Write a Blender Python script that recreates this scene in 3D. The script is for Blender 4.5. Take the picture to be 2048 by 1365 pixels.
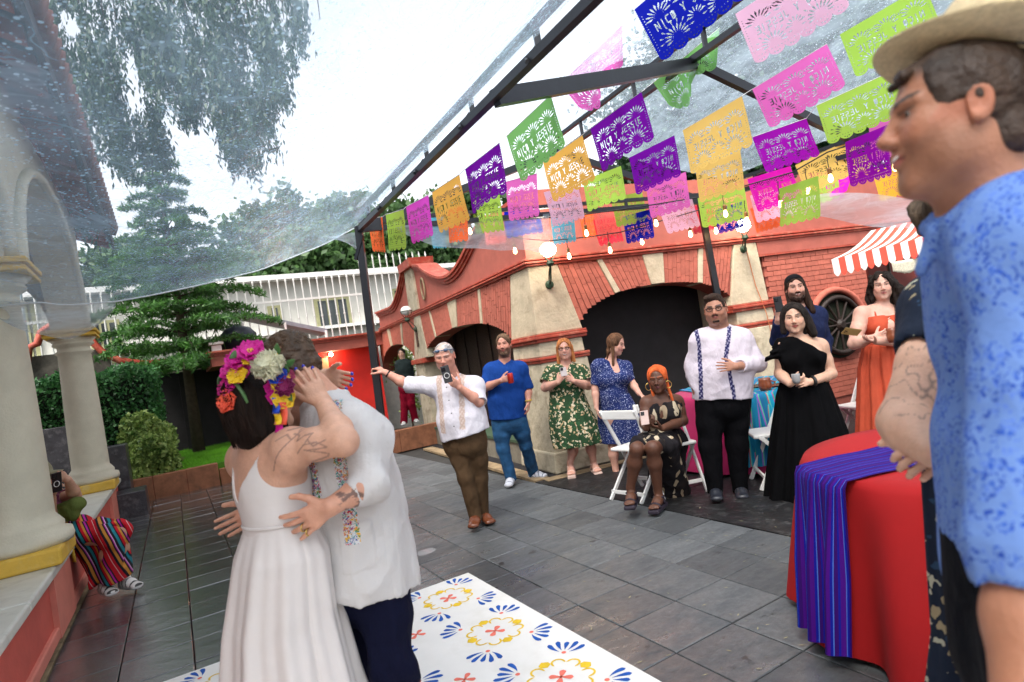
import bpy, math, random
import numpy as np
from mathutils import Matrix, Vector
random.seed(7); rng = np.random.default_rng(7)
sc = bpy.context.scene
for o in list(bpy.data.objects): bpy.data.objects.remove(o)

# ---------------------------------------------------------------- camera, world, sun, exposure
FOC = 1195.0; CAMZ = 1.5                       # focal length in photo pixels (2048 wide), eye height
def _cam_axes(roll, pitch):
    up = np.array([0, -math.cos(pitch), math.sin(pitch)]); fw = np.array([0, math.sin(pitch), math.cos(pitch)]); rt = np.array([1., 0, 0])
    c, s = math.cos(roll), math.sin(roll); M = np.array([[c, -s, 0], [s, c, 0], [0, 0, 1]])
    return np.array([M @ rt, M @ fw, M @ up])  # rows: world x, y, z in camera coords (x right, y down, z forward)
CW = _cam_axes(math.radians(-9.0), math.radians(1.07))
cam = bpy.data.cameras.new('camera'); camo = bpy.data.objects.new('camera', cam); sc.collection.objects.link(camo); sc.camera = camo
cam.sensor_width = 36; cam.lens = FOC / 2048 * 36; cam.clip_start = 0.05; cam.clip_end = 600
R3 = np.column_stack([CW[:, 0], -CW[:, 1], -CW[:, 2]])
camo.matrix_world = Matrix.Translation((0, 0, CAMZ)) @ Matrix([list(map(float, r)) for r in R3]).to_4x4()
cam.dof.use_dof = True; cam.dof.focus_distance = 4.2; cam.dof.aperture_fstop = 3.2
w = bpy.data.worlds.new('World'); sc.world = w; w.use_nodes = True
nt = w.node_tree; bg = nt.nodes['Background']
sky = nt.nodes.new('ShaderNodeTexSky'); sky.sky_type = 'NISHITA'; sky.sun_disc = False
SUN_EL, SUN_ROT = math.radians(58), math.radians(200)
sky.sun_elevation = SUN_EL; sky.sun_rotation = SUN_ROT; sky.air_density = 1.0; sky.dust_density = 4.0; sky.ozone_density = 1.0
hs = nt.nodes.new('ShaderNodeHueSaturation'); hs.inputs['Saturation'].default_value = 0.2; hs.inputs['Value'].default_value = 1.25
nt.links.new(sky.outputs[0], hs.inputs['Color']); nt.links.new(hs.outputs[0], bg.inputs[0]); bg.inputs[1].default_value = 0.15
sl = bpy.data.lights.new('sun', 'SUN'); sl.energy = 1.3; sl.angle = math.radians(14); sl.color = (1, .9, .78)
so = bpy.data.objects.new('sun', sl); sc.collection.objects.link(so)
_sd = Vector((math.sin(SUN_ROT) * math.cos(SUN_EL), math.cos(SUN_ROT) * math.cos(SUN_EL), math.sin(SUN_EL)))
so.rotation_euler = _sd.to_track_quat('Z', 'Y').to_euler(); so.location = (0, 0, 30)
sc.view_settings.view_transform = 'Standard'; sc.view_settings.look = 'None'; sc.view_settings.gamma = 1; sc.view_settings.exposure = 1.25
sc.view_settings.use_curve_mapping = False
sc.render.engine = 'CYCLES'
sc.cycles.transparent_max_bounces = 24; sc.cycles.max_bounces = 7; sc.cycles.diffuse_bounces = 3; sc.cycles.glossy_bounces = 3; sc.cycles.transmission_bounces = 4
sc.cycles.caustics_reflective = False; sc.cycles.caustics_refractive = False; sc.cycles.sample_clamp_indirect = 6
sc.cycles.use_denoising = True

# ---------------------------------------------------------------- pixel -> place helpers
def ray(x, y): return CW @ np.array([(x - 1024) / FOC, (y - 682.5) / FOC, 1.])
O3 = np.array([0, 0, CAMZ])
def gz(x, y, z=0.): d = ray(x, y); return O3 + d * ((z - CAMZ) / d[2])          # on the level z
def gy(x, y, Y): d = ray(x, y); return O3 + d * (Y / d[1])                       # at the distance Y
def gpl(x, y, p, n): d = ray(x, y); return O3 + d * (((p - O3) @ n) / (d @ n))   # on a plane
def V(*a): return np.array(a, float)
def dirv(deg): a = math.radians(deg); return V(math.sin(a), math.cos(a), 0)
A = dirv(-30); B = dirv(60); UP = V(0, 0, 1)
def W(a, b, z=0.): return A * a + B * b + V(0, 0, z)

# ---------------------------------------------------------------- materials
def newmat(name):
    m = bpy.data.materials.new(name); m.use_nodes = True; return m, m.node_tree, m.node_tree.nodes['Principled BSDF']
def node(nt, t, **k):
    n = nt.nodes.new(t)
    for a, b in k.items():
        if a in n.inputs: n.inputs[a].default_value = b
        else: setattr(n, a, b)
    return n
MATS = {}
def M(name, col=(.5, .5, .5), rough=.6, var=.15, scale=8., bump=.1, bscale=40., metal=0., stretch=None, spec=.4, objvar=0., sheen=0., dirt=None, dscale=3., coat=0., attr=None, sss=0., emis=None):
    if name in MATS: return MATS[name]
    m, nt, b = newmat(name); L = nt.links.new
    tc = node(nt, 'ShaderNodeTexCoord'); src = tc.outputs['Object']
    if stretch:
        mp = node(nt, 'ShaderNodeMapping'); mp.inputs['Scale'].default_value = stretch; L(src, mp.inputs['Vector']); src = mp.outputs[0]
    n1 = node(nt, 'ShaderNodeTexNoise', Scale=scale, Detail=6., Roughness=.6); L(src, n1.inputs['Vector'])
    base = node(nt, 'ShaderNodeRGB'); base.outputs[0].default_value = (*col, 1); bo = base.outputs[0]
    if attr:
        at = node(nt, 'ShaderNodeAttribute', attribute_name=attr); bo = at.outputs['Color']
    mr = node(nt, 'ShaderNodeMapRange'); mr.inputs['From Min'].default_value = .3; mr.inputs['From Max'].default_value = .7
    mr.inputs['To Min'].default_value = 1 - var; mr.inputs['To Max'].default_value = 1 + var; L(n1.outputs['Fac'], mr.inputs['Value'])
    vm = node(nt, 'ShaderNodeVectorMath', operation='SCALE'); L(bo, vm.inputs[0]); L(mr.outputs[0], vm.inputs['Scale']); out = vm.outputs[0]
    if objvar:
        oi = node(nt, 'ShaderNodeObjectInfo'); m2 = node(nt, 'ShaderNodeMapRange'); m2.inputs['To Min'].default_value = 1 - objvar; m2.inputs['To Max'].default_value = 1 + objvar
        L(oi.outputs['Random'], m2.inputs['Value']); v2 = node(nt, 'ShaderNodeVectorMath', operation='SCALE'); L(out, v2.inputs[0]); L(m2.outputs[0], v2.inputs['Scale']); out = v2.outputs[0]
    if dirt:
        n3 = node(nt, 'ShaderNodeTexNoise', Scale=dscale, Detail=8., Roughness=.65); L(tc.outputs['Object'], n3.inputs['Vector'])
        r3 = node(nt, 'ShaderNodeMapRange'); r3.inputs['From Min'].default_value = .52; r3.inputs['From Max'].default_value = .72; L(n3.outputs['Fac'], r3.inputs['Value'])
        mx = node(nt, 'ShaderNodeMix', data_type='RGBA'); L(r3.outputs[0], mx.inputs['Factor']); L(out, mx.inputs[6]); mx.inputs[7].default_value = (*dirt, 1); out = mx.outputs[2]
    L(out, b.inputs['Base Color']); b.inputs['Roughness'].default_value = rough; b.inputs['Metallic'].default_value = metal; b.inputs['Specular IOR Level'].default_value = spec
    if sheen: b.inputs['Sheen Weight'].default_value = sheen
    if coat: b.inputs['Coat Weight'].default_value = coat
    if sss:
        b.inputs['Subsurface Weight'].default_value = sss; b.inputs['Subsurface Radius'].default_value = (.02, .008, .004); b.inputs['Subsurface Scale'].default_value = .6
    if emis: b.inputs['Emission Color'].default_value = (*emis[:3], 1); b.inputs['Emission Strength'].default_value = emis[3]
    if bump:
        n2 = node(nt, 'ShaderNodeTexNoise', Scale=bscale, Detail=5.); L(src, n2.inputs['Vector'])
        bp = node(nt, 'ShaderNodeBump', Strength=bump, Distance=.025 if name == 'cloth' else .01); L(n2.outputs['Fac'], bp.inputs['Height']); L(bp.outputs[0], b.inputs['Normal'])
    MATS[name] = m; return m

# ---------------------------------------------------------------- objects
def npmesh(name, v, f, smooth=False):
    """v (n,3) array; f (m,k) array of one size or a list of mixed polygons"""
    me = bpy.data.meshes.new(name); v = np.ascontiguousarray(v, dtype=np.float32)
    me.vertices.add(len(v)); me.vertices.foreach_set('co', v.ravel())
    if isinstance(f, np.ndarray):
        n, k = f.shape; me.loops.add(n * k); me.loops.foreach_set('vertex_index', f.ravel().astype(np.int32))
        me.polygons.add(n); me.polygons.foreach_set('loop_start', np.arange(n, dtype=np.int32) * k); me.polygons.foreach_set('loop_total', np.full(n, k, np.int32))
    else:
        n = len(f); lt = np.array([len(q) for q in f], np.int32); fl = np.array([i for q in f for i in q], np.int32)
        me.loops.add(len(fl)); me.loops.foreach_set('vertex_index', fl); me.polygons.add(n)
        me.polygons.foreach_set('loop_start', np.concatenate([[0], np.cumsum(lt)[:-1]]).astype(np.int32)); me.polygons.foreach_set('loop_total', lt)
    me.polygons.foreach_set('use_smooth', np.full(n, bool(smooth)))
    me.update(calc_edges=True); return me
COL = sc.collection
def tag(o, label=None, cat=None, group=None, kind=None):
    if label: o['label'] = label
    if cat: o['category'] = cat
    if group: o['group'] = group
    if kind: o['kind'] = kind
    return o
def empty(name, loc, label=None, cat=None, group=None, kind=None, rz=0):
    o = bpy.data.objects.new(name, None); o.location = tuple(map(float, loc)); o.rotation_euler.z = rz; o.empty_display_size = .1; COL.objects.link(o)
    return tag(o, label, cat, group, kind)
def wloc(o):
    p = np.array(o.location)
    while o.parent: o = o.parent; p = p + np.array(o.location)
    return p
def link(name, me, mat, parent=None, loc=None):
    o = bpy.data.objects.new(name, me)
    if mat and not me.materials: me.materials.append(mat)
    COL.objects.link(o)
    if parent: o.parent = parent
    if loc is not None: o.location = tuple(map(float, loc))
    return o
class MB:
    def __init__(s): s.v = []; s.f = []; s.n = 0
    def add(s, v, f):
        v = np.asarray(v, float); s.v.append(v); n = s.n; s.f += [tuple(int(i) + n for i in q) for q in f]; s.n += len(v); return s
    def box(s, c, sx, sy, sz, ax=None, ay=None, az=None):
        ax = V(1, 0, 0) if ax is None else ax; ay = V(0, 1, 0) if ay is None else ay; az = UP if az is None else az
        c = np.asarray(c, float); P = [c + ax * sx * i + ay * sy * j + az * sz * k for k in (-.5, .5) for j in (-.5, .5) for i in (-.5, .5)]
        return s.add(P, [(0, 2, 3, 1), (4, 5, 7, 6), (0, 1, 5, 4), (2, 6, 7, 3), (0, 4, 6, 2), (1, 3, 7, 5)])
    def abox(s, a0, a1, b0, b1, z0, z1): return s.box(W((a0 + a1) / 2, (b0 + b1) / 2, (z0 + z1) / 2), a1 - a0, b1 - b0, z1 - z0, A, B)
    def prism(s, poly, ext):
        poly = np.asarray(poly, float); n = len(poly); e = np.asarray(ext, float)
        return s.add(np.vstack([poly, poly + e]), [tuple(range(n))[::-1], tuple(range(n, 2 * n))] + [(i, (i + 1) % n, n + (i + 1) % n, n + i) for i in range(n)])
    def tube(s, pts, r, n=8, cap=True):
        pts = [np.asarray(p, float) for p in pts]; rr = r if hasattr(r, '__len__') else [r] * len(pts); V0 = []; prev = None
        for i, p in enumerate(pts):
            t = pts[min(i + 1, len(pts) - 1)] - pts[max(i - 1, 0)]; t = t / (np.linalg.norm(t) + 1e-9)
            if prev is None:
                h = UP if abs(t[2]) < .9 else V(1, 0, 0); x = np.cross(t, h)
            else: x = prev - t * (prev @ t)
            x /= np.linalg.norm(x) + 1e-9; prev = x; y = np.cross(t, x)
            for k in range(n): a = 2 * math.pi * k / n; V0.append(p + (x * math.cos(a) + y * math.sin(a)) * rr[i])
        F = [(i * n + k, i * n + (k + 1) % n, (i + 1) * n + (k + 1) % n, (i + 1) * n + k) for i in range(len(pts) - 1) for k in range(n)]
        if cap: F += [tuple(range(n))[::-1], tuple((len(pts) - 1) * n + k for k in range(n))]
        return s.add(V0, F)
    def lathe(s, c, prof, n=32, ax=None):
        c = np.asarray(c, float); az = UP if ax is None else np.asarray(ax, float); h = V(1, 0, 0) if abs(az[0]) < .8 else V(0, 1, 0)
        x = np.cross(az, h); x /= np.linalg.norm(x); y = np.cross(az, x); V0 = []
        for r, z in prof:
            for k in range(n): a = 2 * math.pi * k / n; V0.append(c + az * z + (x * math.cos(a) + y * math.sin(a)) * r)
        F = [(i * n + k, i * n + (k + 1) % n, (i + 1) * n + (k + 1) % n, (i + 1) * n + k) for i in range(len(prof) - 1) for k in range(n)]
        F += [tuple(range(n))[::-1], tuple((len(prof) - 1) * n + k for k in range(n))]
        return s.add(V0, F)
    def ball(s, c, r, n=12, sq=(1, 1, 1)):
        c = np.asarray(c, float); V0 = []; m = n // 2
        for i in range(m + 1):
            ph = math.pi * i / m
            for k in range(n): a = 2 * math.pi * k / n; V0.append(c + r * V(math.sin(ph) * math.cos(a) * sq[0], math.sin(ph) * math.sin(a) * sq[1], math.cos(ph) * sq[2]))
        return s.add(V0, [(i * n + k, (i + 1) * n + k, (i + 1) * n + (k + 1) % n, i * n + (k + 1) % n) for i in range(m) for k in range(n)])
    def grid(s, P):
        P = np.asarray(P, float); a, b, _ = P.shape
        return s.add(P.reshape(-1, 3), [(i * b + j, i * b + j + 1, (i + 1) * b + j + 1, (i + 1) * b + j) for i in range(a - 1) for j in range(b - 1)])
    def obj(s, name, mat, parent=None, smooth=False, label=None, cat=None, group=None, kind=None, org=None):
        v = np.vstack(s.v)
        if parent is not None: v = v - wloc(parent); loc = None
        else:
            loc = V((v[:, 0].min() + v[:, 0].max()) / 2, (v[:, 1].min() + v[:, 1].max()) / 2, v[:, 2].min()) if org is None else org; v = v - loc
        o = link(name, npmesh(name, v, s.f, smooth), mat, parent, loc); return tag(o, label, cat, group, kind)
def bevel(o, wd=.01, seg=2):
    m = o.modifiers.new('bevel', 'BEVEL'); m.width = wd; m.segments = seg; m.limit_method = 'ANGLE'; m.angle_limit = math.radians(40); return o
def solid(o, t=.01, off=0.):
    m = o.modifiers.new('solid', 'SOLIDIFY'); m.thickness = t; m.offset = off; return o
def snoise(P, seed=0, oct=3, f=1.):
    """cheap smooth noise from sines, about -1..1; P (...,3)"""
    r = np.random.default_rng(seed); out = 0; amp = 1.; tot = 0
    for o in range(oct):
        for k in range(4):
            d = r.normal(size=3); d /= np.linalg.norm(d); out = out + amp * np.sin((P @ d) * f * r.uniform(.8, 1.3) * 6.283 + r.uniform(0, 6.28)); tot += amp * .6
        f *= 2.1; amp *= .5
    return out / tot
def leafcloud(C, size, seed=0, long=1.6, up=.3, down=None):
    """quads of leaves at points C: returns v,f"""
    r = np.random.default_rng(seed); n = len(C); d = r.normal(size=(n, 3))
    if down is not None: d = d * .35 + np.array(down)
    d /= np.linalg.norm(d, axis=1)[:, None]; e = r.normal(size=(n, 3)); e -= d * (e * d).sum(1)[:, None]; e /= np.linalg.norm(e, axis=1)[:, None] + 1e-9
    s = size * r.uniform(.6, 1.3, n)[:, None]; a = d * s * long * .5; b = e * s * .5
    v = np.stack([C - a, C - a * .1 + b, C + a, C - a * .1 - b], 1).reshape(-1, 3); return v, np.arange(4 * n).reshape(n, 4)
# ================================================================ THE SETTING
m_coral = M('coral_plaster', (.37, .1, .072), .75, .14, 6, .25, 60, dirt=(.36, .1, .075), dscale=4)
m_brickred = M('painted_brick', (.41, .115, .078), .85, .16, 14, .35, 70, objvar=.1)
m_brickjoint = M('brick_joint', (.26, .07, .05), .9, .2, 30, .2)  # darker mortar colour seen between and behind the bricks
m_mould = M('red_moulding', (.37, .06, .035), .55, .25, 9, .3, 50, dirt=(.5, .2, .13), dscale=7)
m_cream = M('cream_stone', (.5, .44, .32), .85, .2, 7, .9, 28, dirt=(.22, .17, .11), dscale=4.5)
m_cream2 = M('cream_stone_wall', (.52, .44, .31), .85, .16, 6, .8, 30, dirt=(.34, .27, .18), dscale=4)
m_dark = M('dark_interior', (.012, .011, .013), .8, .3, 5, .1)  # near black, also puts the shade of gaps and openings into the colour
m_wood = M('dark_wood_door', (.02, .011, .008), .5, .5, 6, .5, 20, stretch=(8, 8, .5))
m_redwall = M('bright_red_wall', (.62, .022, .014), .6, .08, 5, .15)
m_terra = M('terracotta_block', (.27, .11, .055), .75, .35, 5, .4, 30, dirt=(.045, .03, .02), dscale=3.2)
m_slab = M('column_plaster', (.55, .53, .42), .7, .08, 5, .3, 60)
m_yel = M('yellow_paint', (.62, .4, .055), .6, .12, 8, .2, 50, dirt=(.6, .45, .16), dscale=6)
m_marble = M('pale_marble', (.6, .62, .57), .35, .1, 4, .15, 30, dirt=(.42, .44, .4), dscale=5)
m_benchred = M('coral_bench_paint', (.52, .1, .075), .65, .1, 6, .2, 50)
m_tan = M('tan_border_stone', (.3, .22, .13), .6, .35, 5, .5, 30, dirt=(.1, .06, .035), dscale=6)
m_metal = M('black_metal', (.012, .013, .018), .35, .2, 8, .05, metal=.3, spec=.6)
m_white = M('white_paint', (.78, .78, .76), .5, .05, 8, .05)
m_grass = M('lawn_soil', (.07, .2, .012), .9, .2, 10)

# --- floor tile material: cleft slate, wet and glossy in patches (wetter towards the open side)
def tile_mat():
    m, nt, b = newmat('slate_tile'); L = nt.links.new
    tc = node(nt, 'ShaderNodeTexCoord'); geo = node(nt, 'ShaderNodeNewGeometry')
    mp = node(nt, 'ShaderNodeMapping'); mp.inputs['Rotation'].default_value = (0, 0, math.radians(30)); mp.inputs['Scale'].default_value = (1.0, 4.2, 1); 
    # world position rotated so that x runs along B, y along A
    mp.vector_type = 'TEXTURE'; mp.inputs['Scale'].default_value = (1, .4, 1)
    L(geo.outputs['Position'], mp.inputs['Vector'])
    n1 = node(nt, 'ShaderNodeTexNoise', Scale=3., Detail=9., Roughness=.7, noise_dimensions='4D'); L(mp.outputs[0], n1.inputs['Vector'])
    oi0 = node(nt, 'ShaderNodeObjectInfo'); w0 = node(nt, 'ShaderNodeMath', operation='MULTIPLY'); L(oi0.outputs['Random'], w0.inputs[0]); w0.inputs[1].default_value = 25.; L(w0.outputs[0], n1.inputs['W'])
    n2 = node(nt, 'ShaderNodeTexNoise', Scale=30., Detail=6., Roughness=.7); L(geo.outputs['Position'], n2.inputs['Vector'])
    nb = node(nt, 'ShaderNodeTexNoise', Scale=.9, Detail=3.); L(geo.outputs['Position'], nb.inputs['Vector'])
    oi = node(nt, 'ShaderNodeObjectInfo')
    cr = node(nt, 'ShaderNodeValToRGB'); e = cr.color_ramp.elements; e[0].position = .28; e[0].color = (.03, .037, .044, 1); e[1].position = .75; e[1].color = (.115, .123, .125, 1)
    L(n1.outputs['Fac'], cr.inputs[0])
    mr = node(nt, 'ShaderNodeMapRange'); mr.inputs['To Min'].default_value = .72; mr.inputs['To Max'].default_value = 1.3; L(oi.outputs['Random'], mr.inputs['Value'])
    m2 = node(nt, 'ShaderNodeMapRange'); m2.inputs['From Min'].default_value = .25; m2.inputs['From Max'].default_value = .75; m2.inputs['To Min'].default_value = .6; m2.inputs['To Max'].default_value = 1.4; L(n2.outputs['Fac'], m2.inputs['Value'])
    mu = node(nt, 'ShaderNodeMath', operation='MULTIPLY'); L(mr.outputs[0], mu.inputs[0]); L(m2.outputs[0], mu.inputs[1])
    vs = node(nt, 'ShaderNodeVectorMath', operation='SCALE'); L(cr.outputs[0], vs.inputs[0]); L(mu.outputs[0], vs.inputs['Scale'])
    # dark blotches and pale specks
    vo = node(nt, 'ShaderNodeTexNoise', Scale=7., Detail=4., Roughness=.6); L(geo.outputs['Position'], vo.inputs['Vector'])
    b1 = node(nt, 'ShaderNodeMapRange'); b1.inputs['From Min'].default_value = .64; b1.inputs['From Max'].default_value = .69; L(vo.outputs['Fac'], b1.inputs['Value'])
    mx = node(nt, 'ShaderNodeMix', data_type='RGBA'); L(b1.outputs[0], mx.inputs['Factor']); L(vs.outputs[0], mx.inputs[6]); mx.inputs[7].default_value = (.016, .017, .018, 1)
    L(mx.outputs[2], b.inputs['Base Color'])
    # wetness field: +1 left (b<1.2), 0 to the right
    sx = node(nt, 'ShaderNodeSeparateXYZ'); L(geo.outputs['Position'], sx.inputs[0])
    bx = node(nt, 'ShaderNodeMath', operation='MULTIPLY'); L(sx.outputs[0], bx.inputs[0]); bx.inputs[1].default_value = float(B[0])
    by = node(nt, 'ShaderNodeMath', operation='MULTIPLY_ADD'); L(sx.outputs[1], by.inputs[0]); by.inputs[1].default_value = float(B[1]); L(bx.outputs[0], by.inputs[2])
    wz = node(nt, 'ShaderNodeMapRange'); wz.inputs['From Min'].default_value = 3.4; wz.inputs['From Max'].default_value = -.2; wz.inputs['To Min'].default_value = -.2; wz.inputs['To Max'].default_value = .42; L(by.outputs[0], wz.inputs['Value'])
    wa = node(nt, 'ShaderNodeMath', operation='ADD'); L(wz.outputs[0], wa.inputs[0]); L(n1.outputs['Fac'], wa.inputs[1])
    wb = node(nt, 'ShaderNodeMath', operation='MULTIPLY_ADD'); L(nb.outputs['Fac'], wb.inputs[0]); wb.inputs[1].default_value = .35; L(wa.outputs[0], wb.inputs[2])
    wr = node(nt, 'ShaderNodeMapRange'); wr.inputs['From Min'].default_value = .55; wr.inputs['From Max'].default_value = .95; wr.inputs['To Min'].default_value = .6; wr.inputs['To Max'].default_value = .13; L(wb.outputs[0], wr.inputs['Value'])
    L(wr.outputs[0], b.inputs['Roughness']); cw_ = node(nt, 'ShaderNodeMapRange'); cw_.inputs['From Min'].default_value = .6; cw_.inputs['From Max'].default_value = 1.; L(wb.outputs[0], cw_.inputs['Value']); L(cw_.outputs[0], b.inputs['Coat Weight']); b.inputs['Coat Roughness'].default_value = .12; b.inputs['Coat IOR'].default_value = 1.6; b.inputs['Specular IOR Level'].default_value = .9
    bp = node(nt, 'ShaderNodeBump', Strength=.8, Distance=.009); L(n1.outputs['Fac'], bp.inputs['Height'])
    bp2 = node(nt, 'ShaderNodeBump', Strength=.35, Distance=.003); L(n2.outputs['Fac'], bp2.inputs['Height']); L(bp.outputs[0], bp2.inputs['Normal']); L(bp2.outputs[0], b.inputs['Normal']); L(bp.outputs[0], b.inputs['Coat Normal'])
    return m
m_tile = tile_mat()
m_ground = M('ground_soil', (.035, .034, .032), .85, .3, 4, .3)
m_asph = M('dark_paving', (.012, .012, .013), .5, .5, 5, .5, 25, dirt=(.06, .06, .06), dscale=14)

g = MB(); g.box((0, 60, -.06), 400, 400, .02); ground = g.obj('ground', m_ground, kind='structure')
floor = empty('courtyard_floor', (0, 5, -.03), kind='structure')
TS = .388; tb0 = 1.86 - TS * 7
def in_view(P, mg=60):
    v = CW.T @ (np.asarray(P) - O3)
    if v[2] < .3: return False
    x, y = 1024 + FOC * v[0] / v[2], 682.5 + FOC * v[1] / v[2]; return -mg < x < 2048 + mg and -mg < y < 1365 + mg
tile_meshes = []
for k in range(8):
    r = random.Random(k); h = TS / 2 - .0034; t = .028
    top = [(-h + .004, -h + .004), (h - .004, -h + .004), (h - .004, h - .004), (-h + .004, h - .004)]
    v = [(x, y, 0) for x, y in [(-h, -h), (h, -h), (h, h), (-h, h)]] + [(x, y, t - .003) for x, y in [(-h, -h), (h, -h), (h, h), (-h, h)]] + [(x + r.uniform(-.002, .002), y + r.uniform(-.002, .002), t + r.uniform(-.0012, .0012)) for x, y in top]
    f = [(8, 9, 10, 11)] + [(i, (i + 1) % 4, 4 + (i + 1) % 4, 4 + i) for i in range(4)] + [(4 + i, 4 + (i + 1) % 4, 8 + (i + 1) % 4, 8 + i) for i in range(4)]
    me = npmesh('floor_tile', np.array(v), f); me.materials.append(m_tile); tile_meshes.append(me)
cands = []
for i in range(-2, 27):
    for j in range(0, 20):
        a = 1.78 + TS * (i - 1) + TS / 2; b = tb0 + TS * j + TS / 2
        fac = 6.16 - .18 * (b - 3.94) if b > 3.9 else 99
        if a > fac - .35 or (b > 3.6 and a > 5.8) or a > 11.7: continue
        if b > 3.95 + .087 * (a - 6.16) - .3 and a > 5.5: continue
        if b > 3.42 and a > 2.56: continue
        c = W(a, b, -.028)
        if in_view(c, 90): cands.append((np.linalg.norm(c - O3), a, b))
cands.sort(); rest = MB()
for n, (d, a, b) in enumerate(cands):
    r = random.Random(n); z = -.028 + r.uniform(-.0016, .0016)
    if n < 298:
        o = link('floor_tile', tile_meshes[r.randrange(8)], None, floor, W(a, b, z) - V(0, 5, -.03)); o.rotation_euler = (r.uniform(-.002, .002), r.uniform(-.002, .002), math.radians(30) + r.choice([0, 1, 2, 3]) * math.pi / 2)
    else: rest.abox(a - TS / 2 + .003, a + TS / 2 - .003, b - TS / 2 + .003, b + TS / 2 - .003, z, z + .028)
if rest.n: rest.obj('far_floor_tiles', m_tile, floor, kind='stuff')
g = MB()
for a0 in np.arange(2.56, 6.2, TS * 2):
    for b0 in np.arange(3.42, 9, TS * 2):
        a1 = min(a0 + TS * 2, 6.16 - .18 * (b0 + .4 - 3.94) - .28); 
        if a1 > a0 + .1: g.abox(a0 + .002, a1 - .002, b0 + .002, b0 + TS * 2 - .002, -.03, random.Random(int(a0 * 99 + b0 * 7)).uniform(-.001, .001))
o = g.obj('dark_paving_slab', m_asph, floor, kind='stuff')
# tan border stones along the left wall
for k in range(22):
    g = MB(); a0 = 1.2 + k * .46; g.abox(a0 + .003, a0 + .457, tb0 - .2, tb0 - .004, -.03, .001); g.obj('border_stone', m_tan, floor)
# tan border stones and gutter along the arcade
K = V(.33, 7.3, 0); Cd = dirv(70.4); Cn = dirv(160.4); Ld = dirv(-25); Ln = dirv(65)   # corner, right facade, its outward normal, left facade, its inward normal
def Rp(t, z, o=0.): return K + Cd * t + Cn * o + V(0, 0, z)       # o = outwards (towards the camera)
def Lp(t, z, o=0.): return K + Ld * t - Ln * o + V(0, 0, z)
for k in range(10):
    g = MB(); t = -.35 + k * .42; g.prism([Rp(t + .003, -.03, .28), Rp(t + .415, -.03, .28), Rp(t + .415, -.03, .46), Rp(t + .003, -.03, .46)], (0, 0, .034)); g.obj('border_stone', m_tan, floor)
for k in range(11):
    g = MB(); t = -.25 + k * .42; g.prism([Lp(t + .003, -.03, .28), Lp(t + .003, -.03, .46), Lp(t + .415, -.03, .46), Lp(t + .415, -.03, .28)], (0, 0, .034)); g.obj('border_stone', m_tan, floor)
g = MB(); g.prism([Rp(-.3, -.035, .27), Rp(6, -.035, .27), Rp(6, -.035, .0), Rp(-.3, -.035, 0)], (0, 0, .006)); g.prism([Lp(0, -.035, .27), Lp(0, -.035, 0), Lp(5, -.035, 0), Lp(5, -.035, .27)], (0, 0, .005)); g.obj('gutter', m_dark, floor)

# --- leaves and bits of litter on the tiles
lv = []
r = np.random.default_rng(5)
for k in range(170):
    a, b = r.uniform(1.8, 5.2), r.uniform(1.6, 3.6); c = W(a, b, .004); th = r.uniform(0, 6.28); l = r.uniform(.006, .02); wd = l * r.uniform(.12, .3)
    d = V(math.cos(th), math.sin(th), .1); e = V(-math.sin(th), math.cos(th), 0); lv += [c - d * l, c + e * wd, c + d * l, c - e * wd]
o = link('fallen_leaf_litter', npmesh('fallen_leaf_litter', np.array(lv), np.arange(len(lv)).reshape(-1, 4)), M('dry_leaf', (.3, .28, .17), .7, .4, 30, 0)); o['kind'] = 'stuff'
# small puddle by the tent pole
def puddle(c, rx, ry, nm, lab):
    P = [c + V(math.cos(t) * rx * (1 + .12 * math.sin(3 * t + 1)), math.sin(t) * ry * (1 + .1 * math.sin(2 * t)), 0) for t in np.linspace(0, 6.283, 40, endpoint=False)]
    g = MB(); g.add(P, [tuple(range(40))]); return g.obj(nm, M('puddle_water', (.3, .32, .33), .03, .1, 3, 0, spec=1.), label=lab, cat='puddle', kind='stuff')
puddle(gz(852, 1104, .0035), .075, .085, 'puddle', 'small bright puddle on the slate near the tent pole foot')

# ================================================================ ARCADE BUILDING (right facade + left facade, corner at K)
arc = empty('arcade_building', K, 'coral and cream arcade with wide brick arches and red mouldings', 'building')
def wallR(g, poly, o0=0., th=.3):  # polygon in (t,z) on right facade, front at o0, thickness th inwards
    g.prism([Rp(t, z, o0) for t, z in poly], -Cn * th)
def wallL(g, poly, o0=0., th=.3): g.prism([Lp(t, z, o0) for t, z in poly], Ln * th)
def zR(t): u = (t - 1.78) / 1.24; return 1.6 + .5 * math.sqrt(max(0, 1 - abs(u) ** 2.4))
def zL(t): u = (t - 2.86) / 2.12; return 1.56 + .5 * math.sqrt(max(0, 1 - abs(u) ** 2.3))
def zL2(t): u = (t - 7.15) / 1.6; return 1.5 + .6 * math.sqrt(max(0, 1 - abs(u) ** 2.2))
ZC = 2.5
# plain backing above the arches (dark joint colour shows between the bricks)
g = MB()
ts = np.linspace(.54, 3.02, 40)
for a, b in zip(ts[:-1], ts[1:]): wallR(g, [(a, zR(a)), (b, zR(b)), (b, ZC), (a, ZC)], -.012, .34)
ts = np.linspace(.74, 4.98, 44)
for a, b in zip(ts[:-1], ts[1:]): wallL(g, [(a, zL(a)), (b, zL(b)), (b, ZC), (a, ZC)], -.012, .34)
ts = np.linspace(5.55, 8.75, 30)
for a, b in zip(ts[:-1], ts[1:]): wallL(g, [(a, zL2(a)), (b, zL2(b)), (b, ZC), (a, ZC)], -.012, .34)
g.obj('arch_wall', m_brickjoint, arc)
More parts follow.
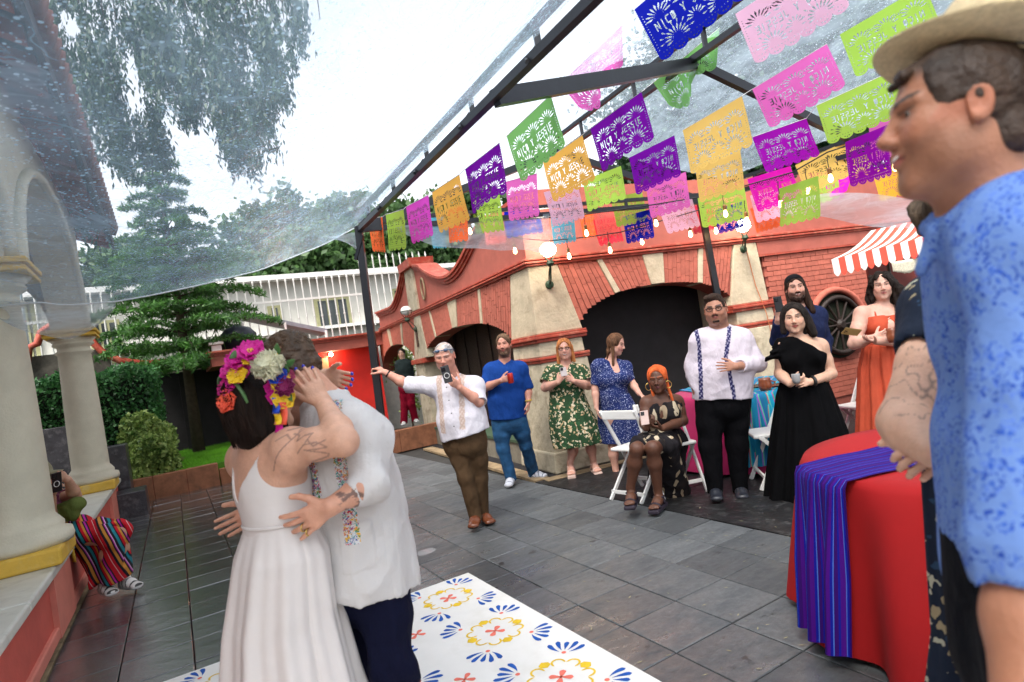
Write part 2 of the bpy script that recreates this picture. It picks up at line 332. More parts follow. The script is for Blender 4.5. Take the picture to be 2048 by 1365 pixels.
# corner pier, battered, with impost bands
def batR(g, t0b, t0t, t1b, t1t, z0, z1, ob, ot, th=.35): # a leaning-in slab
    b4 = [Rp(t0b, z0, ob), Rp(t1b, z0, ob), Rp(t1b, z0, -th), Rp(t0b, z0, -th)]; t4 = [Rp(t0t, z1, ot), Rp(t1t, z1, ot), Rp(t1t, z1, -th), Rp(t0t, z1, -th)]
    g.add(b4 + t4, [(3, 2, 1, 0), (4, 5, 6, 7), (0, 1, 5, 4), (1, 2, 6, 5), (2, 3, 7, 6), (3, 0, 4, 7)])
def cornerpier(g, z0, z1, f0, f1, o0, o1):
    # footprint: along L by f*, along C by f*, front corner pushed out by o
    def foot(z, tl, tr, o): return [K + Cn * o - Ln * o + V(0, 0, z), K + Cd * tr + Cn * o + V(0, 0, z), K + Cd * tr - Cn * .36 + V(0, 0, z), K + Ld * tl + Ln * .36 + V(0, 0, z), K + Ld * tl - Ln * o + V(0, 0, z)]
    v = foot(z0, f0[0], f0[1], o0) + foot(z1, f1[0], f1[1], o1); g.add(v, [(4, 3, 2, 1, 0), (5, 6, 7, 8, 9)] + [(i, (i + 1) % 5, 5 + (i + 1) % 5, 5 + i) for i in range(5)])
g = MB(); cornerpier(g, -.03, 1.31, (.84, .68), (.78, .6), .06, .03); cornerpier(g, 1.38, 1.56, (.77, .58), (.76, .57), .025, .02)
pier = g.obj('corner_pier', m_cream, arc); bevel(pier, .015)
g = MB(); cornerpier(g, 1.66, 2.5, (.76, .60), (.52, .40), .02, .004); bevel(g.obj('corner_pier_upper', m_cream2, arc), .012)
for z0, z1, pr in ((1.56, 1.6, .05), (1.6, 1.635, .075), (1.635, 1.66, .06), (1.31, 1.345, .045), (1.345, 1.38, .06)):
    g = MB(); cornerpier(g, z0, z1, (.8, .63), (.8, .63), pr, pr); bevel(g.obj('impost_moulding', m_mould, arc), .008)
g = MB(); cornerpier(g, -.03, .22, (.9, .72), (.88, .7), .1, .08); bevel(g.obj('pier_plinth', m_cream, arc), .02)
# left pier of the right facade's far side
g = MB(); wallR(g, [(2.95, -.03), (3.66, -.03), (3.62, 1.31), (2.96, 1.31)], .05, .4); wallR(g, [(2.96, 1.38), (3.62, 1.38), (3.6, 1.56), (2.96, 1.56)], .02, .4); bevel(g.obj('side_pier', m_cream, arc), .012)
g = MB(); wallR(g, [(2.9, 1.66), (3.56, 1.66), (3.5, ZC), (3.11, ZC)], .022, .38); bevel(g.obj('pilaster', m_cream2, arc), .012)
for z0, z1, pr in ((1.56, 1.6, .05), (1.6, 1.635, .075), (1.635, 1.66, .06), (1.31, 1.345, .045), (1.345, 1.38, .06)):
    g = MB(); wallR(g, [(2.88, z0), (3.68, z0), (3.68, z1), (2.88, z1)], pr, .4); bevel(g.obj('impost_moulding', m_mould, arc), .008)
# stones and voussoir bricks, right facade: (bottom t, top t)
def stoneR(b0, t0, b1, t1, nm, mt):
    g = MB(); n = 5; bot = [(b0 + (b1 - b0) * k / n, zR(b0 + (b1 - b0) * k / n) - .004) for k in range(n + 1)]; wallR(g, bot + [(t1, ZC), (t0, ZC)], .018, .3); bevel(g.obj(nm, mt, arc), .008)
stoneR(1.14, .95, 1.22, 1.03, 'arch_stone', m_cream2); stoneR(1.70, 1.63, 1.90, 1.95, 'keystone', m_cream2); stoneR(2.43, 2.52, 2.50, 2.60, 'arch_stone', m_cream2)
rb = random.Random(3); nbr = 0
def bricks(zf, P, wall, segs, nc, parent, blen=.2, mx=300, stuff=None):
    global nbr
    for (b0, t0, b1, t1) in segs:
        for c in range(nc):
            u0, u1 = c / nc, (c + 1) / nc
            e = [(b0 + (b1 - b0) * u, zf(b0 + (b1 - b0) * u), t0 + (t1 - t0) * u) for u in (u0 + .07 / 1, u1 - .07 / 1)] if nc < 1 else None
            gp = .07 * (u1 - u0); ua, ub = u0 + gp / 2, u1 - gp / 2
            la = (b0 + (b1 - b0) * ua, t0 + (t1 - t0) * ua); lb = (b0 + (b1 - b0) * ub, t0 + (t1 - t0) * ub)
            H = ZC - zf(min(max((la[0] + lb[0]) / 2, b0), b1)); k = -rb.random() * blen; first = True
            while k < H:
                s0 = max(k + .003, -.006 if first else 0); s1 = min(k + blen - .003, H - .002); k += blen
                if s1 - s0 < .02: continue
                first = False; z0 = ZC - H
                def q(l, s): f = s / H; return (l[0] + (l[1] - l[0]) * f, z0 + s)
                poly = [q(la, s0), q(lb, s0), q(lb, s1), q(la, s1)]; pr = .004 + rb.uniform(-.0018, .0018)
                if nbr < mx: g = MB(); wall(g, poly, pr, .03); g.obj('brick', m_brickred, parent); nbr += 1
                else: wall(stuff, poly, pr, .03)
bricks(zR, Rp, wallR, [(.57, .40, 1.13, .945), (1.225, 1.035, 1.695, 1.625), (1.905, 1.955, 2.425, 2.515), (2.505, 2.605, 2.89, 3.10)], 8, arc)
def stoneL(zf, b0, t0, b1, t1, nm, mt):
    g = MB(); n = 5; bot = [(b0 + (b1 - b0) * k / n, zf(b0 + (b1 - b0) * k / n) - .004) for k in range(n + 1)]; wallL(g, bot + [(t1, ZC), (t0, ZC)], .018, .3); bevel(g.obj(nm, mt, arc), .008)
stoneL(zL, 1.68, 1.58, 1.76, 1.66, 'arch_stone', m_cream2); stoneL(zL, 2.78, 2.64, 3.02, 3.08, 'keystone', m_cream2); stoneL(zL, 3.96, 4.10, 4.03, 4.17, 'arch_stone', m_cream2)
stoneL(zL2, 6.35, 6.2, 6.45, 6.32, 'arch_stone', m_cream2); stoneL(zL2, 7.3, 7.38, 7.48, 7.62, 'keystone', m_cream2)
stf = MB()
bricks(zL, Lp, wallL, [(.78, .53, 1.675, 1.575), (1.765, 1.665, 2.775, 2.635)], 13, arc, stuff=stf, mx=298)
bricks(zL, Lp, wallL, [(3.025, 3.085, 3.955, 4.095), (4.035, 4.175, 4.7, 4.76)], 11, arc, stuff=stf, mx=0)
bricks(zL2, Lp, wallL, [(5.6, 5.18, 6.34, 6.19), (6.46, 6.33, 7.29, 7.37), (7.49, 7.63, 8.4, 8.5)], 11, arc, stuff=stf, mx=0)
stf.obj('far_arch_bricks', m_brickred, arc, kind='stuff')
g = MB(); wallL(g, [(4.98, -.03), (5.6, -.03), (5.56, 1.56), (4.95, 1.56)], .03, .4); wallL(g, [(4.62, 1.66), (5.58, 1.66), (5.17, ZC), (4.77, ZC)], .022, .38); bevel(g.obj('pilaster', m_cream, arc), .012)
g = MB(); wallL(g, [(4.82, 1.56), (5.68, 1.56), (5.68, 1.66), (4.82, 1.66)], .08, .45); bevel(g.obj('impost_moulding', m_mould, arc), .015)
# niche plaque on that pilaster
g = MB(); wallL(g, [(5.08, 1.9), (5.2, 1.9), (5.2, 2.28), (5.14, 2.33), (5.08, 2.28)], .035, .012); g.obj('plaque', m_wood, arc)
# cornice moulding along both facades
def cornerband(g, z0, z1, pr, tl=8.35, tr=9.):
    P = [K + Cn * pr - Ln * pr, K + Cd * tr + Cn * pr, K + Cd * tr - Cn * .3, K + Ld * .35 + Ln * .3, K + Ld * tl + Ln * .3, K + Ld * tl - Ln * pr]
    P = [p + V(0, 0, z0) for p in P]; g.prism(P, (0, 0, z1 - z0))
for z0, z1, pr in ((ZC, ZC + .03, .03), (ZC + .03, ZC + .055, .055), (ZC + .07, ZC + .1, .045)):
    g = MB(); cornerband(g, z0, z1, pr); bevel(g.obj('cornice', m_mould, arc), .006)
g = MB(); wallR(g, [(0, ZC + .05), (9, ZC + .05), (9, 3.45), (0, 3.45)], .0, .3); g.obj('parapet', m_coral, arc)
# left parapet with scalloped top
def ztop(t):
    if t < 1.2: return 3.3
    if t < 4.69:
        u = (t - 1.2) / 3.49; return 3.3 - .42 * math.sin(math.pi * min(u * 1.15, 1)) ** 1.2 + (.15 * max(0, u - .8) / .2)
    if t < 5.3: return 3.48
    u = (t - 5.3) / 2.9; return 3.5 - .6 * math.sin(math.pi * .5 * min(1, u * 1.9)) + .12 * max(0, u - .5)
g = MB(); gm = MB(); tt = np.concatenate([np.linspace(.02, 4.68, 40), np.linspace(4.7, 5.28, 4), np.linspace(5.31, 8.3, 30)])
for a, b in zip(tt[:-1], tt[1:]):
    wallL(g, [(a, ZC + .05), (b, ZC + .05), (b, ztop(b)), (a, ztop(a))], 0, .28)
    for k, pr in ((0, .03), (.045, .06), (.09, .09)): wallL(gm, [(a, ztop(a) + k - .09), (b, ztop(b) + k - .09), (b, ztop(b) + k - .045), (a, ztop(a) + k - .045)], pr, .4)
g.obj('parapet', m_coral, arc); gm.obj('scalloped_coping', m_mould, arc)
g = MB(); wallL(g, [(4.72, 2.62), (5.38, 2.62), (5.3, 3.44), (4.74, 3.44)], .04, .36); g.obj('parapet_pilaster', m_cream, arc)
g = MB(); wallL(g, [(4.62, 3.44), (5.42, 3.44), (5.46, 3.6), (4.58, 3.6)], .12, .5); g.obj('pilaster_cap', m_mould, arc)
# oblong ring ornament
g = MB(); P = []
for t in np.linspace(0, 6.283, 33): P.append(Lp(4.25 + .1 * math.cos(t), 2.93 + .2 * math.sin(t), .03))
g.tube(P, .018, 6, cap=False); g.obj('ring_ornament', m_tan, arc)
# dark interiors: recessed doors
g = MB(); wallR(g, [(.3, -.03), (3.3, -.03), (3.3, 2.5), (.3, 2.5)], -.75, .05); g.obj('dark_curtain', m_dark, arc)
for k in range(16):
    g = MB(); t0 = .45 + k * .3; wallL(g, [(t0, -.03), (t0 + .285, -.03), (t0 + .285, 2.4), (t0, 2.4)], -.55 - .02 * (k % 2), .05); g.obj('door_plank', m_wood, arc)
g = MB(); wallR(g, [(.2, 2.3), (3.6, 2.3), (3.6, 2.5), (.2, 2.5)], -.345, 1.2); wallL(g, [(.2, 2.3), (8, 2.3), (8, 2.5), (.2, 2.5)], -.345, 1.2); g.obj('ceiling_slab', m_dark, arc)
# lighter inner reveal at the right end of the right arch
g = MB(); wallR(g, [(2.97, 0), (3.0, 0), (3.0, 2.2), (2.97, 2.2)], -.35, .4); g.obj('arch_reveal', m_cream, arc)
# green-topped threshold in the left arch
g = MB(); wallL(g, [(.86, -.03), (4.9, -.03), (4.9, .26), (.86, .26)], .04, .5); g.obj('threshold', M('weathered_concrete', (.2, .18, .14), .8, .3, 6, .4), arc)
g = MB(); wallL(g, [(.86, .262), (4.9, .262), (4.9, .3), (.86, .3)], .06, .5); g.obj('threshold_cap', M('green_paint', (.05, .085, .05), .6, .2, 8), arc)
# passage through the second arch: bright garden beyond
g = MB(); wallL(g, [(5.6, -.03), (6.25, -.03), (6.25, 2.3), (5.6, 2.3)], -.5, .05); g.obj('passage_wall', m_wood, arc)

# ================================================================ BRICK WALL (right of the arcade)
bw = empty('brick_wall', Rp(3.6, 0), 'red painted brick wall with string courses behind the awning stall', 'wall')
g = MB(); wallR(g, [(3.6, -.03), (9, -.03), (9, ZC), (3.6, ZC)], -.02, .25); g.obj('wall_core', m_brickjoint, bw)
g = MB(); wallR(g, [(3.52, 2.32), (9, 2.32), (9, ZC), (3.52, ZC)], .012, .05); g.obj('render_band', m_coral, bw)
g = MB(); wallR(g, [(3.52, 2.29), (9, 2.29), (9, 2.315), (3.52, 2.315)], .03, .05); g.obj('string_course', m_mould, bw)
WC, WZ, WR = 4.78, 1.14, .47
cnt = 0; stf = MB(); z = 2.285; row = 0
while z > .1:
    z0 = z - .073; t = 3.62 - (.12 if row % 2 else 0) + .01 * (row % 3)
    while t < 8.2:
        t0, t1 = max(t, 3.58) + .004, t + .236
        if t1 > t0 + .03 and math.hypot((t0 + t1) / 2 - WC, z - .03 - WZ) > WR + .04:
            pr = -.003 + rb.uniform(-.001, .002)
            if cnt < 298 and z > 1.0: g = MB(); wallR(g, [(t0, z0 + .004), (t1, z0 + .004), (t1, z - .004), (t0, z - .004)], pr, .03); g.obj('brick', m_brickred, bw); cnt += 1
            else: wallR(stf, [(t0, z0 + .004), (t1, z0 + .004), (t1, z - .004), (t0, z - .004)], pr, .03)
        t += .24
    z = z0; row += 1
stf.obj('lower_bricks', m_brickred, bw, kind='stuff')
g = MB(); P = [Rp(WC + (WR + .06) * math.cos(t), WZ + (WR + .06) * math.sin(t), .02) for t in np.linspace(0, math.pi, 24)]; g.tube(P, .05, 6); g.obj('brick_surround', m_brickred, bw, smooth=True)
# wagon wheel in the round opening
wh = empty('wagon_wheel', Rp(WC, WZ, .0), 'dark wooden wagon wheel set against the red brick wall', 'wheel')
g = MB(); P = [Rp(WC + (WR - .06) * math.cos(t), WZ + (WR - .06) * math.sin(t), .04) for t in np.linspace(0, 6.283, 40)]; g.tube(P, .04, 8); g.obj('rim', m_wood, wh, smooth=True)
g = MB(); g.lathe(Rp(WC, WZ, .0), [(.09, 0), (.09, .06), (.05, .1)], 16, Cn); g.obj('hub', m_wood, wh)
for k in range(12):
    t = k * math.pi / 6; g = MB(); g.tube([Rp(WC, WZ, .04), Rp(WC + (WR - .06) * math.cos(t), WZ + (WR - .06) * math.sin(t), .04)], .018, 6); g.obj('spoke', m_wood, wh)
g = MB(); g.lathe(Rp(WC, WZ, -.018), [(WR + .02, 0), (WR + .02, .02)], 32, Cn); g.obj('backing_disc', M('dark_green_void', (.012, .017, .008), .9, .5, 8), wh)
# ================================================================ LEFT PORTICO: platform wall, columns, arches, roof
BF = -.885   # front of the low wall, in b
port = empty('portico', W(6, -1.2, 0), 'cream arcade portico with a deep tiled roof on the left side', 'building')
g = MB(); g.abox(-1, 11.15, -3.2, BF, .09, .47); g.obj('bench_wall', m_benchred, port)
g = MB(); g.abox(-1, 11.2, BF - .05, BF + .03, .05, .13); bevel(g.obj('skirting', M('pink_skirting', (.6, .2, .15), .6, .1, 6), port), .01)
g = MB(); g.abox(-1, 11.15, -3.1, BF - .03, -.03, .06); g.obj('footing', m_dark, port)
for a0 in np.arange(-1, 11, 1.35):
    g = MB(); g.abox(a0 + .002, min(a0 + 1.348, 11.22), -1.42, BF + .055, .47, .535); bevel(g.obj('coping_slab', m_marble, port), .018, 3)
g = MB(); g.abox(-1, 11.2, -5, -1.422, .45, .532); g.obj('portico_floor', m_marble, port)
for ca in (5.6, 10.):
    g = MB(); g.abox(ca - .36, ca + .36, BF - .02, BF + .035, .05, .47); g.obj('wall_pier', M('pink_skirting'), port)
m_colu = m_slab
CB = -1.06
for ca, lab in ((5.6, ''), (10., ''), (1.2, '')):
    c = W(ca, CB, 0)
    g = MB(); g.abox(ca - .34, ca + .34, CB - .3, CB + .27, .535, .655); bevel(g.obj('column_plinth', m_yel, port), .02)
    r = .215
    prof = [(r + .09, .655), (r + .1, .69), (r + .09, .74), (r + .045, .755), (r + .05, .79), (r + .03, .82), (r, .86)] + [(r * (1 - .13 * ((z - .9) / 1.5) ** 1.5), z) for z in np.linspace(.9, 2.4, 10)] + \
           [(r * .87 + .03, 2.42), (r * .87 + .03, 2.44), (r * .87, 2.46), (r * .87, 2.5), (r * .87 + .05, 2.53), (r * .87 + .05, 2.55), (r * .9 + .03, 2.57), (r + .06, 2.62)]
    g = MB(); g.lathe(c, prof, 48); g.obj('column', m_colu, port, smooth=True)
    for z0, z1, e in ((2.62, 2.66, .29), (2.66, 2.675, .27), (2.675, 2.72, .3)):
        g = MB(); g.abox(ca - e, ca + e, CB - e, CB + e, z0, z1); bevel(g.obj('column_abacus', m_yel, port), .01)
# arches between the columns
def arch_wall(g, a0, a1, b0, b1, z0, z1, top, n=22):
    ac, rr = (a0 + a1) / 2, (a1 - a0) / 2
    for k in range(n):
        t0, t1 = math.pi * k / n, math.pi * (k + 1) / n
        p0, p1 = (ac - rr * math.cos(t0), z0 + (z1 - z0) * math.sin(t0)), (ac - rr * math.cos(t1), z0 + (z1 - z0) * math.sin(t1))
        g.prism([W(p0[0], b0, p0[1]), W(p1[0], b0, p1[1]), W(p1[0], b0, top), W(p0[0], b0, top)], B * (b1 - b0))
b0, b1 = CB - .2, CB + .18
g = MB()
for a in (1.2, 5.6, 10.): g.abox(a - .24, a + .24, b0, b1, 2.72, 4.32)
arch_wall(g, 1.44, 5.36, b0, b1, 2.72, 3.95, 4.32); arch_wall(g, 5.84, 9.76, b0, b1, 2.72, 3.95, 4.32)
g.obj('arch_spandrel', m_slab, port)
g = MB()
for (x0, x1) in ((1.44, 5.36), (5.84, 9.76)):
    ac, rr = (x0 + x1) / 2, (x1 - x0) / 2
    P = [W(ac - (rr + .04) * math.cos(t), b1 + .02, 2.72 + 1.27 * math.sin(t)) for t in np.linspace(0, math.pi, 30)]; g.tube(P, .05, 6)
g.obj('arch_moulding', m_slab, port, smooth=True)
g = MB(); g.abox(-1, 10.35, b0 - .02, b1 + .02, 4.32, 4.62); g.obj('frieze', m_benchred, port)
# end arch of the portico (crosswise, above the second column) and its ceiling
g = MB(); P = [W(10. , CB - .2 - 1.6 + 1.6 * math.cos(t), 2.72 + 1.2 * math.sin(t)) for t in np.linspace(0, math.pi, 22)]
for p, q in zip(P[:-1], P[1:]): g.prism([p - A * .15, q - A * .15, np.array([q[0], q[1], 4.4]) - A * .15, np.array([p[0], p[1], 4.4]) - A * .15], A * .3)
g.obj('end_arch', M('shaded_plaster', (.32, .24, .15), .8, .1, 5, .2), port)  # darker plaster, the arch's shade is put into the colour
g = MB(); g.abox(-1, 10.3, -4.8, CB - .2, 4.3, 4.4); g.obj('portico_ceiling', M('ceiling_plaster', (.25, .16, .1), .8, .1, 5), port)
g = MB(); g.abox(-1, 10.1, -5.0, -4.8, .5, 4.4); g.obj('portico_back_wall', m_benchred, port)
# roof with rafters, overhanging to the courtyard
m_roofw = M('roof_timber', (.05, .025, .03), .7, .3, 8, .2)
g = MB(); g.prism([W(-1, -.52, 4.28), W(-1, -3.2, 5.35), W(-1, -3.2, 5.45), W(-1, -.5, 4.38)], A * 12.6); g.obj('roof_deck', m_roofw, port)
for k in range(30):
    a0 = -.8 + k * .42; g = MB(); g.prism([W(a0, -.56, 4.18), W(a0, -1.3, 4.47), W(a0, -1.3, 4.58), W(a0, -.56, 4.29)], A * .1); g.obj('rafter', M('red_rafter', (.3, .06, .04), .7), port)
g = MB(); g.abox(-1, 11.6, -.53, -.49, 4.2, 4.36); g.obj('fascia', m_roofw, port)
tl = MB()
for k in range(64):
    a0 = -1 + k * .195
    P = lambda u, z: W(a0, -.42 - u, 4.42 + z + u * .4)
    tl.tube([P(0, 0), P(1.4, 0), P(2.7, 0)], .09, 7)
tl.obj('roof_tiles', M('clay_roof_tile', (.2, .07, .045), .8, .3, 6, .3), port, smooth=True)
# ================================================================ STEP, BLOCK, LOW WALLS, LAWN, HEDGE
m_dstone = M('dark_volcanic_stone', (.035, .035, .042), .3, .4, 6, .5, 30, dirt=(.12, .12, .13), dscale=8)
g = MB(); g.abox(10.38, 11.0, -.92, -.5, -.03, .36); bevel(tag(g.obj('stone_step', m_dstone), 'low dark stone step at the end of the marble-topped wall', 'step'), .012)
g = MB(); g.abox(11.25, 11.85, -1.45, -.72, -.03, 1.02); bevel(tag(g.obj('stone_block', m_dstone), 'tall dark stone block behind the low step beside the bush', 'stone block'), .012)
g = MB(); g.abox(12.2, 12.7, -2.0, -1.1, -.03, 1.45); bevel(tag(g.obj('stone_block', m_dstone), 'highest dark stone block in front of the clipped hedge', 'stone block'), .012)
def lowwall(a, b0, b1, z, label, gaps, h=None):
    r = empty('low_wall', W(a, (b0 + b1) / 2, 0), label, 'low wall')
    g = MB(); g.abox(a + .02, a + .18, b0 + .01, b1 - .01, -.03, z - .03); g.obj('wall_core', m_brickjoint, r)
    xs = np.linspace(b0, b1, gaps + 1)
    for i, (p, q) in enumerate(zip(xs[:-1], xs[1:])):
        g = MB(); zz = z if not h else h[i]; g.abox(a, a + .2, p + .003, q - .003, -.03, zz); bevel(g.obj('stone_block', m_terra, r), .01)
lowwall(11.9, -.95, .55, .38, 'stained terracotta low wall holding the lawn beside the bride', 3)
lowwall(12.0, .56, 2.6, .26, 'lower terracotta kerb wall to the right of the lawn wall', 3)
lowwall(10.95, 2.75, 4.42, .38, 'brown stone low wall behind the tent pole by the passage arch', 2)
g = MB(); g.abox(12.1, 17.3, -2.5, 2.7, -.04, .36); lawn = g.obj('lawn_soil', m_grass, kind='structure')
def grass(nm, n, a0, a1, b0, b1, z):
    r = np.random.default_rng(11); a = r.uniform(a0, a1, n); b = r.uniform(b0, b1, n); C = A * a[:, None] + B * b[:, None]; C[:, 2] = z
    th = r.uniform(0, 6.28, n); d = np.stack([np.cos(th), np.sin(th), 0 * th], 1) * .006; h = r.uniform(.03, .07, n)[:, None]; tip = C + UP * h + r.normal(size=(n, 3)) * .012
    v = np.stack([C - d, C + d, tip], 1).reshape(-1, 3); o = link(nm, npmesh(nm, v, np.arange(3 * n).reshape(n, 3)), M('grass_blade', (.12, .36, .015), .6, .3, 2, 0)); o['kind'] = 'stuff'
grass('lawn_grass', 60000, 12.1, 17, -.8, 2.6, .35)
def leafmat(nm, col, col2, tr=.35, rough=.5):
    if nm in MATS: return MATS[nm]
    m, nt, b = newmat(nm); L = nt.links.new; geo = node(nt, 'ShaderNodeNewGeometry')
    n = node(nt, 'ShaderNodeTexNoise', Scale=2.5, Detail=3.); L(geo.outputs['Position'], n.inputs['Vector'])
    ad = node(nt, 'ShaderNodeMath', operation='ADD'); L(n.outputs['Fac'], ad.inputs[0])
    ri = node(nt, 'ShaderNodeMath', operation='MULTIPLY_ADD'); L(geo.outputs['Random Per Island'], ri.inputs[0]); ri.inputs[1].default_value = .7; ri.inputs[2].default_value = -.35; L(ri.outputs[0], ad.inputs[1])
    mx = node(nt, 'ShaderNodeMix', data_type='RGBA'); L(ad.outputs[0], mx.inputs['Factor']); mx.inputs[6].default_value = (*col, 1); mx.inputs[7].default_value = (*col2, 1)
    L(mx.outputs[2], b.inputs['Base Color']); b.inputs['Roughness'].default_value = rough
    t = node(nt, 'ShaderNodeBsdfTranslucent'); L(mx.outputs[2], t.inputs[0]); ms = node(nt, 'ShaderNodeMixShader'); ms.inputs[0].default_value = tr
    out = nt.nodes['Material Output']; L(b.outputs[0], ms.inputs[1]); L(t.outputs[0], ms.inputs[2]); L(ms.outputs[0], out.inputs[0]); MATS[nm] = m; return m
lm_hedge = leafmat('hedge_leaf', (.01, .06, .02), (.08, .26, .07)); lm_bush = leafmat('bush_leaf', (.05, .13, .02), (.42, .55, .16))
lm_con = leafmat('conifer_needle', (.01, .05, .012), (.1, .27, .045)); lm_tree = leafmat('tree_leaf', (.015, .05, .015), (.1, .2, .06)); lm_will = leafmat('drooping_leaf', (.006, .03, .012), (.035, .09, .03), .2)
m_bark = M('bark', (.06, .045, .03), .9, .3, 10, .6)
def surf_pts(n, seed, fn): r = np.random.default_rng(seed); return fn(r, n)
# clipped hedge
hd = empty('clipped_hedge', W(13.3, -1.3, 0), 'clipped dark green box hedge behind the second column', 'hedge')
r = np.random.default_rng(3)
def boxpts(r, n, lo, hi):
    lo, hi = np.array(lo), np.array(hi); u = r.uniform(size=(n, 3)) * (hi - lo) + lo; k = r.integers(0, 3, n)
    s = np.where(k == 0, 0, np.where(k == 1, 1, 2)) # 0: near face(a), 1: right face(b), 2: top
    u[s == 0, 0] = lo[0]; u[s == 1, 1] = hi[1]; u[s == 2, 2] = hi[2]; return u
U = boxpts(r, 26000, (13, -4.2, .2), (14.6, -.28, 2.28)); U += r.normal(size=U.shape) * .05; U[:, 2] += .06 * np.sin(U[:, 1] * 7)
C = A * U[:, :1] + B * U[:, 1:2]; C[:, 2] = U[:, 2]
v, f = leafcloud(C, .055, 4, 1.3); link('foliage', npmesh('foliage', v - wloc(hd), f), lm_hedge, hd)
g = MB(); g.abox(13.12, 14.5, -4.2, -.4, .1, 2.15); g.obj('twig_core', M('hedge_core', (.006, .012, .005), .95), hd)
# round bush
bu = empty('leafy_bush', W(12.35, -.42, .2), 'pale variegated leafy bush beside the hedge and lawn', 'bush')
r = np.random.default_rng(8); d = r.normal(size=(7000, 3)); d /= np.linalg.norm(d, axis=1)[:, None]; rad = r.uniform(.55, 1, 7000)[:, None] ** .5 * (1 + .4 * snoise(d, 3, 3, .7))[:, None]
C = W(12.35, -.45, .72) + d * rad * V(.44, .44, .62); C[:, 2] = np.maximum(C[:, 2], .2); v, f = leafcloud(C, .062, 5, 1.4); link('foliage', npmesh('foliage', v - wloc(bu), f), lm_bush, bu)
g = MB()
for k in range(7): t = k; g.tube([W(12.35, -.45, .15), W(12.35 + .25 * math.cos(t), -.45 + .25 * math.sin(t), .9)], [.02, .006], 5)
g.obj('stem', m_bark, bu)
# shrubs low at the foot of the bush
# ================================================================ FAR END: red lodge, tank, pergola, fence, white house
rl = empty('red_lodge', W(14.5, 2.8, 0), 'low bright red lodge with coral fascia and a lit wall lamp', 'building')
g = MB(); g.abox(14.75, 14.95, 2.55, 4.62, 0, 2.2); g.obj('red_wall', m_redwall, rl)
g = MB(); g.abox(14.72, 14.9, 1.2, 1.5, 0, 2.2); g.obj('red_wall', m_redwall, rl)
g = MB(); g.abox(14.4, 17, .83, 4.78, 2.2, 2.42); g.obj('fascia', m_coral, rl)
for z0, z1, e in ((2.42, 2.46, .03), (2.46, 2.49, .06), (2.49, 2.53, .09)):
    g = MB(); g.abox(14.4 - e, 17, .83 - e, 4.78, z0, z1); g.obj('moulding', m_mould, rl)
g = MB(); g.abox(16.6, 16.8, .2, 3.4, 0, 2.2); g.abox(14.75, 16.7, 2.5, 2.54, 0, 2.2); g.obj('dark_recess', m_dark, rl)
g = MB(); g.abox(14.68, 14.75, 2.95, 3.34, .2, 2.08); g.obj('cream_door', M('cream_door', (.6, .42, .22), .5, .1), rl)
g = MB(); g.abox(14.66, 14.75, 2.92, 3.4, 2.08, 2.11); g.obj('door_lintel', m_mould, rl)
dk = MB(); dk.abox(16.9, 17.1, -3, 2.6, 0, 2.3); dk.obj('opening_panel', m_dark, None, label='black panel standing for the shaded opening at the back of the lawn', cat='wall')  # black panel, the opening's shade is put into its colour
lampL = bpy.data.lights.new('wall_lamp_light', 'POINT'); lampL.energy = 6; lampL.color = (1, .62, .4); lampL.shadow_soft_size = .06
sp = empty('wall_spot_lamp', W(14.66, 3.42, 2.12), 'small glowing lamp under the coral fascia of the red lodge', 'lamp')
g = MB(); g.ball(W(14.64, 3.42, 2.13), .045); g.obj('bulb', M('lamp_glow', (1, .8, .6), emis=(1, .75, .5, 30)), sp, smooth=True)
g = MB(); g.lathe(W(14.68, 3.42, 2.13), [(.05, 0), (.05, .05)], 12, A); g.obj('socket', m_metal, sp)
o = bpy.data.objects.new('lamp_light', lampL); COL.objects.link(o); o.parent = sp; o.location = tuple(-A * .1)
# water tank and vents on the roof
tk = empty('water_tank', W(15.6, 1.55, 2.53), 'round black water tank on the red lodge roof', 'tank')
g = MB(); g.lathe(W(15.6, 1.55, 2.53), [(.42, 0), (.43, .25), (.4, .42), (.28, .56), (.1, .62), (.08, .66)], 28); g.obj('tank_body', M('black_plastic', (.012, .016, .03), .4), tk, smooth=True)
g = MB(); g.tube([W(15.2, 1.6, 2.75), W(15.15, 1.95, 2.78), W(15.15, 2.2, 2.74)], .012, 6); g.obj('pipe', m_white, tk)
for i, (bb, lab) in enumerate(((1.0, 'small white roof vent left of the black water tank'),)):
    vt = empty('roof_vent', W(14.9, bb, 2.53), lab, 'vent'); g = MB(); g.box(W(14.9, bb, 2.62), .2, .2, .14, A, B); g.obj('vent_body', m_white, vt); g = MB(); g.box(W(14.9, bb, 2.73), .3, .3, .05, A, B); g.obj('vent_cap', m_white, vt)
# slanting grey pergola panel
pg = empty('slanted_roof_panel', W(16, 2.5, 2.7), 'grey sloping lean-to roof panel on the red lodge terrace', 'roof panel')
p0, p1 = gpl(478, 626, W(16, 0), A), gpl(655, 662, W(16, 0), A)
g = MB(); g.prism([p0 + V(0, 0, .05), p1 + V(0, 0, .05), p1 - V(0, 0, .06), p0 - V(0, 0, .06)], A * .9); g.obj('panel', M('grey_panel', (.2, .21, .24), .5), pg)
for k in range(3):
    p = p0 + (p1 - p0) * (k * .48 + .02); g = MB(); g.tube([V(p[0], p[1], 2.53), p], .03, 6); g.obj('post', m_white, pg)
